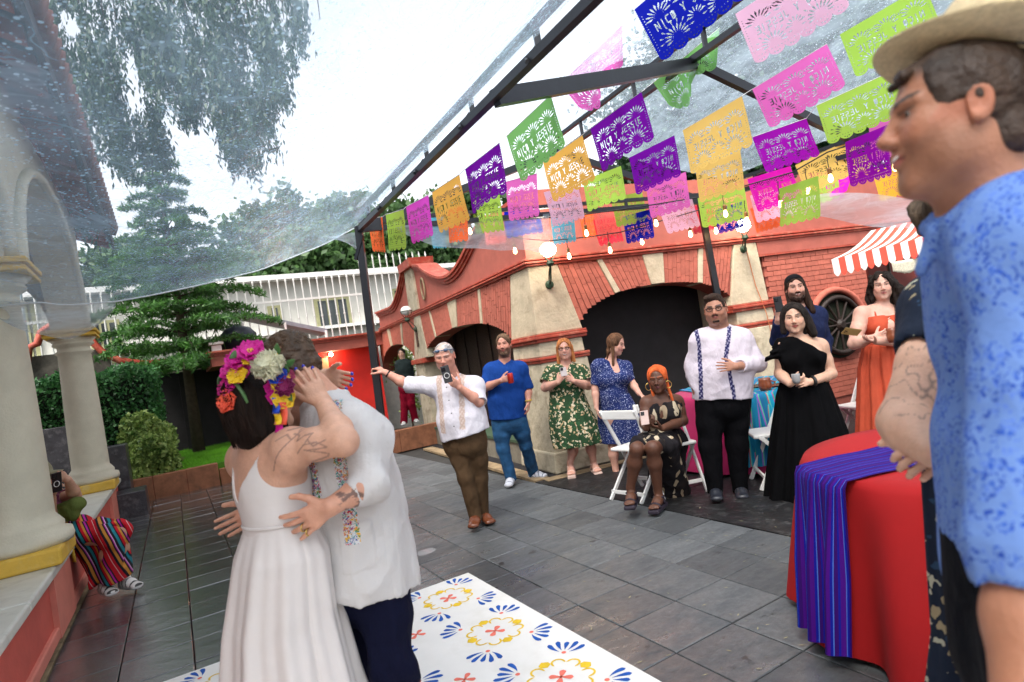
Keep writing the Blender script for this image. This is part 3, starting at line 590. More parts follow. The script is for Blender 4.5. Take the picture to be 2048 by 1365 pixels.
# white picket fence across the back, ornate uprights
fn = empty('white_metal_fence', W(17.2, 2, 2.4), 'tall white metal fence with pointed bars above the back wall', 'fence')
bar = MB(); bar.tube([V(0, 0, 0), V(0, 0, 2.02)], .02, 5); bar.ball(V(0, 0, .95), .035, 6); bar.add([V(-.03, 0, 2.0), V(.03, 0, 2.0), V(0, 0, 2.14), V(0, .02, 2.0), V(0, -.02, 2.0)], [(0, 3, 2), (3, 1, 2), (1, 4, 2), (4, 0, 2)])
barme = npmesh('fence_bar', np.vstack(bar.v), bar.f); barme.materials.append(M('fence_paint', (.6, .6, .57), .5, .08, 8, .05))
for k in range(62):
    b = -5.6 + k * .212; base = 2.42 + (.0 if b < 5.2 else .5)
    if b > 7.6: continue
    o = link('fence_bar', barme, None, fn, W(17.2, b, base) - wloc(fn))
for z, b0, b1 in ((2.6, -5.6, 5.2), (3.85, -5.6, 5.2), (4.42, 5.2, 7.7), (3.2, 5.2, 7.7)):
    g = MB(); g.abox(17.18, 17.23, b0, b1, z, z + .06); g.obj('fence_rail', M('fence_paint'), fn)
bk = MB(); bk.abox(17.1, 17.3, -6, 8.2, 0, 2.42); bk.obj('boundary_wall', M('boundary_plaster', (.5, .46, .38), .8, .15, 4), None, label='plastered boundary wall carrying the white metal fence', cat='wall')
# white house behind the fence
wh_ = empty('white_house', W(20, 2, 0), 'white two storey house behind the metal fence', 'building')
m_hw = M('white_house_wall', (.5, .5, .46), .7, .08, 3, .1)
g = MB(); g.abox(20, 26, -9, 9.5, 0, 4.9); g.obj('house_wall', m_hw, wh_)
g = MB(); g.abox(19.6, 26, -9, 9.6, 4.9, 5.05); g.abox(19.75, 20, -9, 9.5, 3.2, 3.3); g.obj('roof_slab', m_white, wh_)
m_glass = M('dark_window_glass', (.02, .028, .03), .08, .2, 3, 0, spec=.8); m_sash = M('olive_frame', (.3, .3, .16), .6)
def window(p0, p1, yz=20., nm='window', cols=2):
    q0, q1 = gpl(*p0, W(yz, 0), A), gpl(*p1, W(yz, 0), A); b0, b1, z1, z0 = q0 @ B, q1 @ B, q0[2], q1[2]
    g = MB(); g.abox(yz - .06, yz - .001, b0 - .08, b1 + .08, z0 - .08, z1 + .08); f = g.obj(nm, m_sash, wh_)
    for i in range(cols):
        c0, c1 = b0 + (b1 - b0) * i / cols + .03, b0 + (b1 - b0) * (i + 1) / cols - .03; g = MB(); g.abox(yz - .075, yz - .061, c0, c1, z0, z1); g.obj('pane', m_glass, f)
window((632, 604), (700, 650), cols=3); window((540, 618), (560, 645), cols=2); window((183, 650), (243, 720), cols=3); window((786, 583), (800, 598), cols=1)
g = MB()
for k in range(14): g.abox(19.9, 19.99, -5 + k * .16, -4.9 + k * .16, 3.0, 4.8)
g.obj('shutter_slats', M('olive_frame'), wh_)
# pale corrugated shed roof far left
g = MB(); g.abox(15.2, 15.4, -6.5, -2.35, 2.2, 4.6); g.obj('pale_panel_wall', M('pale_blue_panel', (.42, .5, .56), .5, .1, 3), None, label='pale blue grey panelled wall between the two columns', cat='wall')
# stone wall with curved red coping behind the hedge, left
cw = empty('curved_garden_wall', W(14.9, -1.7, 2.2), 'dark stone garden wall with a curved red brick coping behind the hedge', 'wall')
g = MB(); g.abox(14.9, 15.1, -3.0, -1.0, 0, 2.9); g.obj('stone_face', M('rough_dark_stone', (.06, .055, .045), .9, .6, 6, 1., 14), cw)
g = MB(); P = [gpl(x, y, W(14.8, 0), A) for x, y in ((52, 735), (58, 695), (75, 688), (82, 665), (100, 652), (150, 655), (175, 672), (190, 690), (206, 706), (240, 722), (290, 728), (350, 722))]; g.tube(P, .07, 6); g.obj('brick_coping', m_mould, cw, smooth=True)
# ================================================================ TREES
def conifer(base, H, R, seed, label, nw=14):
    t = empty('conifer_tree', base, label, 'tree'); r = np.random.default_rng(seed)
    g = MB(); g.tube([base, base + V(.02, 0, H * .5), base + V(0, 0, H)], [.14, .08, .015], 8); g.obj('trunk', m_bark, t, smooth=True)
    C = []
    for k in range(nw):
        z = H * (.27 + .73 * (k / nw) ** .95); rad = R * (1 - (z / H)) ** 1.05 + .1; nb = 7 if k < nw * .5 else 5
        for j in range(nb):
            az = 2 * math.pi * (j + r.uniform(-.25, .25)) / nb + k; L_ = rad * r.uniform(.75, 1.1); d = V(math.cos(az), math.sin(az), 0)
            pts = [base + UP * z + d * L_ * s + UP * (.12 * L_ * math.sin(s * 2.6) - .1 * s * s * L_) for s in np.linspace(0, 1, 6)]
            br = MB(); br.tube(pts, [.022, .018, .015, .01, .008, .004], 4, cap=False); br.obj('branch', m_bark, t)
            n = int(620 * L_ / R) + 40; s = r.uniform(.12, 1, n); side = V(-d[1], d[0], 0)
            P = base + UP * z + d * (L_ * s)[:, None] + UP * (.12 * L_ * np.sin(s * 2.6) - .1 * s * s * L_)[:, None]
            sg = r.choice([-1, 1], n); wd = r.uniform(0, 1, n) * .26 * L_ * (1.15 - s) + .04
            P = P + side * (sg * wd)[:, None] + d * (wd * .5)[:, None] + UP * (r.normal(size=n) * .035 - .12 * wd)[:, None]; C.append(P)
    C = np.vstack(C); v, f = leafcloud(C, .036, seed, 5.5); link('foliage', npmesh('foliage', v - wloc(t), f), lm_con, t)
cb = gy(398, 900, 13.6); cb[2] = .2
conifer(cb, 7.6, 3.3, 21, 'tall tiered conifer rising behind the lawn and tent roof')
def broad(base, H, crown, n, seed, label, mat=lm_tree, size=.12, name='broadleaf_tree', clump=26, group=None):
    """crown: list of (centre, radii)"""
    t = empty(name, base, label, 'tree', group); r = np.random.default_rng(seed); g = MB()
    c0 = np.mean([c for c, _ in crown], 0); g.tube([base, base * .5 + c0 * .5 - V(0, 0, .4), c0], [.22, .16, .08], 7); g.obj('trunk', m_bark, t, smooth=True)
    g = MB()
    for c, rd in crown: g.tube([base * .4 + c0 * .6, (c + c0) / 2 - V(0, 0, .3), c], [.1, .06, .03], 5)
    g.obj('limbs', m_bark, t); C = []
    for c, rd in crown:
        rd = np.array(rd); k = clump; cc = r.normal(size=(k, 3)); cc /= np.linalg.norm(cc, axis=1)[:, None]; cc = c + cc * rd * r.uniform(.45, 1, (k, 1)); m = n // len(crown) // k
        q = cc[:, None, :] + r.normal(size=(k, m, 3)) * rd * .17; C.append(q.reshape(-1, 3))
    v, f = leafcloud(np.vstack(C), size, seed, 1.5); link('crown', npmesh('crown', v - wloc(t), f), mat, t); return t
def P_(x, y, Y): return gy(x, y, Y)
broad(W(22, 4, 0), 6, [(P_(600, 520, 24), (2.2, 1.8, 1.5)), (P_(690, 500, 24), (2, 1.8, 1.5)), (P_(520, 560, 24), (1.6, 1.5, 1.2)), (P_(760, 500, 24), (2, 1.6, 1.3))], 16000, 31, 'leafy tree behind the white fence left of the tent pole', size=.2)
broad(W(24, 9, 0), 6, [(P_(840, 480, 25), (2, 1.8, 1.6)), (P_(920, 455, 25), (2.2, 1.8, 1.5))], 9000, 32, 'leafy tree behind the fence above the scalloped parapet', size=.2)
broad(W(27, -6, 0), 6, [(P_(260, 560, 28), (2.6, 2, 1.8)), (P_(130, 590, 28), (2.5, 2, 1.6)), (P_(430, 560, 28), (2.2, 2, 1.4))], 12000, 33, 'dark tree behind the white house left of the conifer', size=.22)
broad(W(30, 6, 0), 8, [(P_(620, 450, 30), (2.6, 2, 1.8)), (P_(520, 480, 30), (2, 2, 1.6)), (P_(690, 440, 30), (1.6, 1.6, 1.4))], 9000, 36, 'distant tree seen hazily through the low plastic roof', size=.24)
gb_ = empty('passage_shrub', V(-3.05, 15.2, 0), 'bright green shrub seen through the far arch passage', 'shrub'); r = np.random.default_rng(2); q = gy(806, 722, 15.4); C = np.vstack([q + r.normal(size=(900, 3)) * V(.16, .16, .22), gy(822, 790, 15.4) + r.normal(size=(500, 3)) * V(.1, .1, .3)]); v, f = leafcloud(C, .06, 3, 1.5); link('foliage', npmesh('foliage', v - wloc(gb_), f), lm_bush, gb_); g = MB(); g.tube([V(q[0], q[1], 0), q], [.03, .01], 5); g.obj('stem', m_bark, gb_)
g = MB(); c_ = gy(815, 790, 16.2); g.box(V(c_[0], 16.2, 1.2), 1.4, .1, 2.6); g.obj('garden_wall', M('pale_garden_wall', (.6, .6, .55), .8), None, label='pale garden wall seen through the far arch passage', cat='wall')
# big dark trees behind the arcade, seen through the plastic roof at the right
broad(W(10, 12, 0), 9, [(P_(1330, 230, 13), (1.6, 1.4, 1.5)), (P_(1480, 150, 13), (1.8, 1.6, 1.8)), (P_(1640, 160, 13), (1.9, 1.5, 1.9)), (P_(1560, 290, 13), (2, 1.4, 1.4)), (P_(1400, 320, 13), (1.6, 1.4, 1.2)), (P_(1780, 110, 13), (1.8, 1.5, 2)), (P_(1700, 300, 13), (1.8, 1.4, 1.2)), (P_(1600, 30, 13), (1.8, 1.5, 1.4)), (P_(1420, 30, 13), (1.4, 1.3, 1.1)), (P_(1300, 350, 13), (1, 1, .7)), (P_(1900, 200, 13), (1.6, 1.5, 1.8)), (P_(1950, 20, 13), (1.6, 1.5, 1.8))], 70000, 34, 'great dark tree rising behind the arcade above the paper flags', lm_will, .085, clump=60)
# drooping tree top left
dt = empty('weeping_tree', W(12.5, -3.2, 0), 'weeping tree with hanging sprays above the portico roof', 'tree'); r = np.random.default_rng(9)
g = MB(); g.tube([W(12.5, -3.4, 0), W(11.8, -3.2, 5), W(10.5, -2.2, 8.6)], [.3, .22, .12], 8); g.obj('trunk', m_bark, dt, smooth=True)
C = []; g = MB(); YD = 9.
def dropr(x0, y0, L_, n, wd):
    p = gy(x0, y0, YD + r.uniform(-1, 1.2)); s = r.uniform(0, 1, n) ** .8; q = p + np.outer(s * L_, V(.06, 0, -1)) + r.normal(size=(n, 3)) * V(.05, .08, .05) * wd; C.append(q); return p
for k in range(150):
    x = r.uniform(-20, 600); lim = np.interp(x, [-20, 60, 130, 200, 330, 420, 520, 570, 620], [600, 420, 330, 330, 200, 250, 260, 160, 40])
    y0 = r.uniform(-190, lim * .55); L_ = max(.25, (min(lim, y0 + r.uniform(60, 190)) - y0) * YD / FOC); dropr(x, y0, L_, int(90 + L_ * 90), r.uniform(.5, 1.3))
for x, y, l in ((170, 100, 1.7), (230, 200, 1.4), (300, 60, 1.2), (430, 60, 1.6), (440, 170, 1.0), (500, 160, 1.3), (520, 60, 1.6), (290, 230, 1.), (60, 130, 2.2), (110, 200, 2.2), (470, 250, .7), (360, 120, 1.1)):
    for q in range(6): dropr(x + r.uniform(-22, 22), y + r.uniform(-30, 30), l * r.uniform(.6, 1), 260, 1.3)
v, f = leafcloud(np.vstack(C), .034, 9, 3.2, down=(0, 0, -1)); link('hanging_foliage', npmesh('hanging_foliage', v - wloc(dt), f), lm_will, dt)
for k in range(26):
    x = 20 + k * 24; p = gy(x, -120 + 40 * math.sin(k), YD); q = gy(x + 20, 40, YD); g.tube([W(11, -2.4, 8.3), p + V(0, 0, .3), p, q], [.05, .03, .015, .006], 4)
g.obj('boughs', m_bark, dt)
# ================================================================ TENT FRAME
E1d = dirv(-29.4); P0 = V(-1.32, 5.44, 0); T0 = V(-1.22, 5.42, 2.82)
P1 = V(2.36, 6.62, 0); T1 = V(2.3, 6.6, 2.82)
def E1(s): return T0 - E1d * s                         # nearer eave, s metres towards the camera
RA = gz(1122, 306, 3.45); RDd = (gz(1477, 58, 3.45) - gz(1168, 276, 3.45)); RDd /= np.linalg.norm(RDd)
def RG(s): return RA + RDd * s
E2d = dirv(151)
def E2(s): return T1 + V(.25, -.1, 0) + dirv(140) * s
tent = empty('tent_frame', P0, 'black metal tent frame over the courtyard, post standing beside the groom', 'tent frame')
def beam(nm, p, q, wd=.05, parent=tent, ht=None):
    d = q - p; L_ = np.linalg.norm(d); d /= L_; x = np.cross(d, UP if abs(d[2]) < .95 else V(0, 1, 0)); x /= np.linalg.norm(x); y = np.cross(x, d)
    g = MB(); g.box((p + q) / 2, wd, L_, ht or wd, x, d, y); return g.obj(nm, m_metal, parent)
beam('corner_post', P0, T0 + V(0, 0, .03), .062); beam('rear_post', P1, T1 + V(0, 0, .03), .062)
g = MB(); g.abox(P0 @ A - .07, P0 @ A + .07, P0 @ B - .07, P0 @ B + .07, 0, .01); g.obj('foot_plate', m_metal, tent)
beam('post_bracket', P0 + V(.035, -.035, 2.55), T0 + V(.03, -.03, -.06), .03)
def truss(p, q, nm, hh=.13, n=8):
    beam(nm, p, q, .045); beam(nm, p + V(0, 0, hh), q + V(0, 0, hh), .035)
    for k in range(n + 1): c = p + (q - p) * (k + .5) / (n + 1); beam('truss_spacer', c, c + V(0, 0, hh), .03)
truss(T0, E1(7), 'eave_truss', n=9); truss(RG(0), RG(6.5), 'ridge_truss', .17, 7)
beam('gable_rafter', T0, RG(0) + V(0, 0, .02), .05, ht=.07); beam('gable_rafter', RG(0), T1 + V(0, 0, .02), .05, ht=.07)
truss(T0, T1, 'end_beam', .08, 5); beam('end_beam', T1, gy(1592, 352, 6.6), .04); truss(E2(0), E2(5), 'eave_truss', n=6)
r2 = gz(1392, 128, 3.45); e2 = gz(990, 196, 2.82)
beam('rafter', e2, r2, .05, ht=.09); beam('rafter', r2, gz(1645, 250, 2.95) + (gz(1645, 250, 2.95) - r2) * .25, .05, ht=.07)
g = MB()
for s in (.75, 1.6, 2.35, 3.1): g.tube([E1(s) + V(-.035, -.035, -.03), E1(s) + V(-.03, .04, .02), E1(s) + V(.03, .03, .07), E1(s) + V(.04, -.03, 0)], .012, 5)
g.obj('cable_ties', m_metal, tent)

# ================================================================ CLEAR PLASTIC SHEETS
def plastic(nm, haze=.1, drops=.5, tint=(.66, .78, .9), dsc=46.):
    m = bpy.data.materials.new(nm); m.use_nodes = True; nt = m.node_tree; nt.nodes.clear(); L = nt.links.new
    geo = node(nt, 'ShaderNodeNewGeometry'); P = geo.outputs['Position']
    vo = node(nt, 'ShaderNodeTexVoronoi', Scale=dsc); L(P, vo.inputs['Vector'])
    sp = node(nt, 'ShaderNodeSeparateColor'); L(vo.outputs['Color'], sp.inputs[0])
    rr = node(nt, 'ShaderNodeMath', operation='MULTIPLY'); L(sp.outputs[0], rr.inputs[0]); L(sp.outputs[1], rr.inputs[1])
    r1 = node(nt, 'ShaderNodeMath', operation='MULTIPLY_ADD'); L(rr.outputs[0], r1.inputs[0]); r1.inputs[1].default_value = .52; r1.inputs[2].default_value = .03
    lt = node(nt, 'ShaderNodeMath', operation='LESS_THAN'); L(vo.outputs['Distance'], lt.inputs[0]); L(r1.outputs[0], lt.inputs[1])
    n1 = node(nt, 'ShaderNodeTexNoise', Scale=1.6, Detail=6., Roughness=.65); mp = node(nt, 'ShaderNodeMapping'); mp.inputs['Scale'].default_value = (1, 1, 7); mp.inputs['Rotation'].default_value = (0, 0, .5); L(P, mp.inputs['Vector']); L(mp.outputs[0], n1.inputs['Vector'])
    st = node(nt, 'ShaderNodeMapRange'); st.inputs['From Min'].default_value = .4; st.inputs['From Max'].default_value = .75; st.inputs['To Min'].default_value = haze; st.inputs['To Max'].default_value = haze * 2.3; L(n1.outputs['Fac'], st.inputs['Value'])
    n9 = node(nt, 'ShaderNodeTexNoise', Scale=2.6, Detail=3., Distortion=2.2); m9 = node(nt, 'ShaderNodeMapping'); m9.inputs['Scale'].default_value = (1, .45, 2); m9.inputs['Rotation'].default_value = (0, 0, -.5); L(P, m9.inputs['Vector']); L(m9.outputs[0], n9.inputs['Vector'])
    s9 = node(nt, 'ShaderNodeMath', operation='SUBTRACT'); L(n9.outputs['Fac'], s9.inputs[0]); s9.inputs[1].default_value = .5; a9 = node(nt, 'ShaderNodeMath', operation='ABSOLUTE'); L(s9.outputs[0], a9.inputs[0]); r9 = node(nt, 'ShaderNodeMapRange'); r9.inputs['From Min'].default_value = .03; r9.inputs['From Max'].default_value = 0; r9.inputs['To Min'].default_value = 0; r9.inputs['To Max'].default_value = .1; L(a9.outputs[0], r9.inputs['Value'])
    ad9 = node(nt, 'ShaderNodeMath', operation='ADD'); L(st.outputs[0], ad9.inputs[0]); L(r9.outputs[0], ad9.inputs[1]); st = ad9
    md = node(nt, 'ShaderNodeMath', operation='MULTIPLY_ADD'); L(lt.outputs[0], md.inputs[0]); md.inputs[1].default_value = drops; L(st.outputs[0], md.inputs[2])
    tr = node(nt, 'ShaderNodeBsdfTransparent'); tr.inputs[0].default_value = (.97, .985, 1, 1)
    tl_ = node(nt, 'ShaderNodeBsdfTranslucent'); tl_.inputs[0].default_value = (*tint, 1); df = node(nt, 'ShaderNodeBsdfDiffuse'); df.inputs[0].default_value = (*tint, 1)
    wm = node(nt, 'ShaderNodeMixShader'); wm.inputs[0].default_value = .3; L(tl_.outputs[0], wm.inputs[1]); L(df.outputs[0], wm.inputs[2])
    m1 = node(nt, 'ShaderNodeMixShader'); L(md.outputs[0], m1.inputs[0]); L(tr.outputs[0], m1.inputs[1]); L(wm.outputs[0], m1.inputs[2])
    gl = node(nt, 'ShaderNodeBsdfGlossy', Roughness=.16); n2 = node(nt, 'ShaderNodeTexNoise', Scale=5., Detail=5., Roughness=.6); L(mp.outputs[0], n2.inputs['Vector']); bp = node(nt, 'ShaderNodeBump', Strength=.5, Distance=.04); L(n2.outputs['Fac'], bp.inputs['Height']); L(bp.outputs[0], gl.inputs['Normal'])
    lw = node(nt, 'ShaderNodeLayerWeight', Blend=.12); L(bp.outputs[0], lw.inputs['Normal']); fr = node(nt, 'ShaderNodeMath', operation='MULTIPLY'); L(lw.outputs['Fresnel'], fr.inputs[0]); fr.inputs[1].default_value = .6
    m2 = node(nt, 'ShaderNodeMixShader'); L(fr.outputs[0], m2.inputs[0]); L(m1.outputs[0], m2.inputs[1]); L(gl.outputs[0], m2.inputs[2])
    out = node(nt, 'ShaderNodeOutputMaterial'); L(m2.outputs[0], out.inputs[0]); MATS[nm] = m; return m
m_pl1 = plastic('clear_plastic_wet', .19, .42, (.5, .7, .88), 70.); m_pl2 = plastic('clear_plastic_roof', .24, .28, (.58, .72, .85), 80); m_pl3 = plastic('clear_plastic_drape', .3, .0)
def sheet(nm, fn, nu, nv, mt, label, amp=.02, seed=0, cat='plastic sheet', org=None):
    P = np.array([[fn(u, v) for v in np.linspace(0, 1, nv)] for u in np.linspace(0, 1, nu)]); q = P.copy(); q[..., 2] *= 2.2
    P[..., 2] += amp * snoise(q, seed, 3, .55); g = MB(); g.grid(P); return g.obj(nm, mt, smooth=True, label=label, cat=cat)
prof = [(1.66, 2.87), (1.36, 2.73), (.78, 2.53), (.31, 2.44), (-.05, 2.385), (-.28, 2.36), (-.59, 2.36), (-.74, 2.4), (-1.0, 2.39)]
pb_ = np.array([p[0] for p in prof][::-1]); pz_ = np.array([p[1] for p in prof][::-1])
def awn(u, v):
    b = -1.0 + 2.66 * v; z = np.interp(b, pb_, pz_); a = 5.42 - 8.0 * u; sag = .1 * math.sin(math.pi * v) * math.sin(min(1, u * 3) * math.pi * .5)
    e = E1(0) - E1d * (8.0 * u); bb = b if v < .9 else b + (e @ B - 1.66) * (v - .9) / .1
    return W(a, bb, z - sag * .6 + .05 * u)
sheet('plastic_awning', awn, 60, 44, m_pl1, 'big rain spotted clear plastic awning stretched from the tent eave to the portico', .012, 2)
def lip(u, v):  # sagging rolled lip at the portico end
    b = -.28 - .8 * u; z1 = np.interp(b, pb_, pz_); dz = .26 * math.sin(math.pi * min(1, u * 1.05 + .02)) ** .7
    return W(5.42 + .05 * math.sin(v * 3.1), b, z1 - dz * v)
sheet('plastic_lip', lip, 24, 10, m_pl3, 'sagging fold of clear plastic across the front of the nearest column', .006, 4)
g = MB(); g.tube([awn(0, v) + V(0, 0, -.003) for v in np.linspace(0, 1, 30)], .006, 5); g.obj('plastic_hem', M('clear_hem', (.6, .65, .68), .3, .05), None, label='thin pale hem cord along the low edge of the plastic awning', cat='cord')
def roofL(u, v): e = E1(6.8 * u); r_ = RG(6.2 * u); p = e * (1 - v) + r_ * v; p[2] += .2 - .05 * math.sin(math.pi * v); return p
def roofR(u, v): e = E2(5. * u); r_ = RG(6.2 * u); p = r_ * (1 - v) + e * v; p[2] += .2 - .06 * math.sin(math.pi * v); return p
sheet('plastic_roof', roofL, 40, 24, m_pl2, 'clear plastic roof slope between the eave truss and the ridge truss', .012, 5, 'plastic roof')
sheet('plastic_roof', roofR, 40, 24, m_pl2, 'clear plastic roof slope on the arcade side of the ridge truss', .012, 6, 'plastic roof')
# drapes
def drape1(u, v):
    top = T0 + (T1 - T0) * (.09 + .42 * u) + V(0, 0, .0); low = np.interp(u, [0, .2, .5, .75, .92, 1], [.02, .2, .28, .33, .4, .22]); p = top - UP * low * v * 1.; return p + V(.02 * math.sin(22 * u + v * 3), -.03 * math.sin(14 * u + 2 * v), 0)
sheet('plastic_drape', drape1, 40, 12, m_pl3, 'gathered clear plastic drape hanging below the end beam over the left arches', .012, 7)
def drape2(u, v):
    x = 1560 + 320 * u; top = gy(x, np.interp(u, [0, .3, 1], [400, 385, 400]), 6.3 - .6 * u); bot = gy(x, np.interp(u, [0, .25, .6, 1], [432, 435, 452, 462]), 6.2 - .6 * u); return top * (1 - v) + bot * v + V(0, .04 * math.sin(9 * u + 3 * v), 0)
sheet('plastic_drape', drape2, 36, 12, m_pl3, 'sloping clear plastic drape above the striped awning', .008, 8)
def flap(u, v):
    p = T0 + V(-.02, 0, 0) + (T0 - P0) * 0; x = -.28 * u * (1 - v * .9); return p + V(x, -.02 * math.sin(9 * u), -.02 - .26 * v * (1 - .55 * u)) 
sheet('plastic_flap', flap, 12, 12, m_pl3, 'small clear plastic flap tied at the top of the corner post', .006, 9)

# ================================================================ PAPEL PICADO
FWD, FHT = .45, .33
GLY = {'N': [(0, 0, 0, 1), (0, 1, 1, 0), (1, 0, 1, 1)], 'I': [(.5, 0, .5, 1)], 'C': [(1, .95, .2, .95), (.2, .95, 0, .6), (0, .6, 0, .4), (0, .4, .2, .05), (.2, .05, 1, .05)],
       'O': [(.1, .1, .1, .9), (.5, 1, .5, 0), (.9, .1, .9, .9), (.1, .9, .9, .9), (.1, .1, .9, .1)], 'Y': [(0, 1, .5, .5), (1, 1, .5, .5), (.5, .5, .5, 0)], 'J': [(.8, 1, .8, .2), (.8, .2, .4, 0), (.4, 0, 0, .2)],
       'E': [(0, 0, 0, 1), (0, 1, 1, 1), (0, .5, .8, .5), (0, 0, 1, 0)], 'S': [(1, .95, .1, .9), (.1, .9, .1, .55), (.1, .55, .9, .45), (.9, .45, .9, .1), (.9, .1, 0, .05)]}
def flag_mask(U, Vv):
    """U 0..1 across, Vv 0..1 downwards; True where paper remains"""
    X, Y = U * FWD, Vv * FHT; cut = np.zeros(X.shape, bool)
    def petal(cx, cy, an, r0, r1, w0):
        nonlocal cut
        dx, dy = math.cos(an), math.sin(an); s = ((X - cx) * dx + (Y - cy) * dy - r0) / (r1 - r0); q = np.abs(-(X - cx) * dy + (Y - cy) * dx); cut |= (s > 0) & (s < 1) & (q < .82 * w0 * np.sin(np.clip(s, 0, 1) ** 1.6 * math.pi) + .0002)
    def fan(cx, cy, n, r0, r1, w0, a0, a1):
        for k in range(n): petal(cx, cy, a0 + (a1 - a0) * k / (n - 1), r0, r1, w0)
    for cx in (.085, .225, .365): fan(cx, .115, 9, .022, .066, .0048, math.radians(188), math.radians(352))
    for cx in (.155, .295): fan(cx, .058, 5, .012, .032, .0035, math.radians(30), math.radians(150))
    for cx in (.115, .335):
        fan(cx, .262, 11, .022, .062, .0050, math.radians(170), math.radians(370)); fan(cx, .262, 9, .064, .088, .0040, math.radians(185), math.radians(355))
    fan(.225, .235, 7, .014, .046, .0040, math.radians(190), math.radians(350))
    for k in range(26): x = .03 + k * .39 / 25; cut |= ((X - x) ** 2 + (Y - .29) ** 2) < .0022 ** 2
    for k in range(14): y = .06 + k * .016; cut |= ((X - .016) ** 2 + (Y - y) ** 2) < .0022 ** 2; cut |= ((X - .434) ** 2 + (Y - y) ** 2) < .0022 ** 2
    for k in range(6):
        cx = .0375 + k * .075
        for q in range(3): an = math.radians(50 + 40 * q); cut |= ((X - cx - .018 * math.cos(an)) ** 2 + (Y - .296 - .02 * math.sin(an)) ** 2) < .0034 ** 2
    txt = 'NICO Y JESSIE'; tw = .35 / len(txt); x0 = .05
    for i, ch in enumerate(txt):
        for (ax, ay, bx, by) in GLY.get(ch, []):
            gw, gh = tw * .62, .042; p = np.array([x0 + i * tw + ax * gw, .178 - ay * gh]); q = np.array([x0 + i * tw + bx * gw, .178 - by * gh]); d = q - p; l = max(d @ d, 1e-9)
            t = np.clip(((X - p[0]) * d[0] + (Y - p[1]) * d[1]) / l, 0, 1); cut |= np.hypot(X - p[0] - t * d[0], Y - p[1] - t * d[1]) < .0027
    # outline: scallops and serrated sides
    cx = (np.floor(X / .075) + .5) * .075; out = (Y > .297) & (np.hypot((X - cx) / .0375, (Y - .297) / .033) > 1)
    ser = .003 * (np.abs((Y / .012) % 1 - .5) * 2); out |= (X < ser) | (X > FWD - ser)
    return ~(cut | out)
nx, ny = 190, 140; uu, vv = np.meshgrid((np.arange(nx) + .5) / nx, (np.arange(ny) + .5) / ny); mk = flag_mask(uu, vv)
def flag_mesh(bend, nm):
    gx, gyy = np.meshgrid(np.linspace(0, 1, nx + 1), np.linspace(0, 1, ny + 1)); X, Yd, Z = bend(gx, gyy)
    v = np.stack([X, Yd, Z], -1).reshape(-1, 3); jj, ii = np.nonzero(mk); a = jj * (nx + 1) + ii; f = np.stack([a, a + 1, a + nx + 2, a + nx + 1], 1)
    used = np.unique(f); rm = np.full(len(v), -1); rm[used] = np.arange(len(used)); me = npmesh(nm, v[used], rm[f].astype(int), True); return me
def mkbend(a1, ph, sw):
    return lambda u, v: (u * FWD + 0 * v, a1 * v * np.sin(u * 5 + ph) + sw * v * v, -v * FHT * (1 - .02 * v))
mp_, ntp, bp_ = newmat('tissue_paper'); oi = node(ntp, 'ShaderNodeObjectInfo'); ntp.links.new(oi.outputs['Color'], bp_.inputs['Base Color']); bp_.inputs['Roughness'].default_value = .8; bp_.inputs['Specular IOR Level'].default_value = .15
tt_ = node(ntp, 'ShaderNodeBsdfTranslucent'); ntp.links.new(oi.outputs['Color'], tt_.inputs[0]); ms_ = node(ntp, 'ShaderNodeMixShader'); ms_.inputs[0].default_value = .5; ntp.links.new(bp_.outputs[0], ms_.inputs[1]); ntp.links.new(tt_.outputs[0], ms_.inputs[2]); ntp.links.new(ms_.outputs[0], ntp.nodes['Material Output'].inputs[0])
FM = [flag_mesh(mkbend(.012, 0, .015), 'paper_flag'), flag_mesh(mkbend(.02, 2, -.02), 'paper_flag'), flag_mesh(mkbend(.015, 4, .03), 'paper_flag'),
      flag_mesh(lambda u, v: (u * FWD * (1 - .28 * v), .16 * v * np.sin(u * 6.) + .1 * v, -FHT * (v * .62 + .1 * v * np.sin(u * 9))), 'paper_flag')]
for me in FM: me.materials.append(mp_)
FC = {'orange': (.95, .17, .05), 'green': (.22, .55, .16), 'lime': (.42, .7, .1), 'magenta': (.72, .08, .6), 'amber': (.9, .5, .1), 'purple': (.17, .002, .36), 'pink': (.85, .17, .58), 'blue': (.004, .012, .42), 'lightpink': (.85, .5, .68), 'teal': (.1, .42, .6), 'coral': (.95, .22, .2), 'hotpink': (.75, .01, .5), 'yellow': (.88, .6, .16), 'violet': (.35, .004, .45), 'gold': (.85, .5, .05), 'red': (.8, .05, .1)}
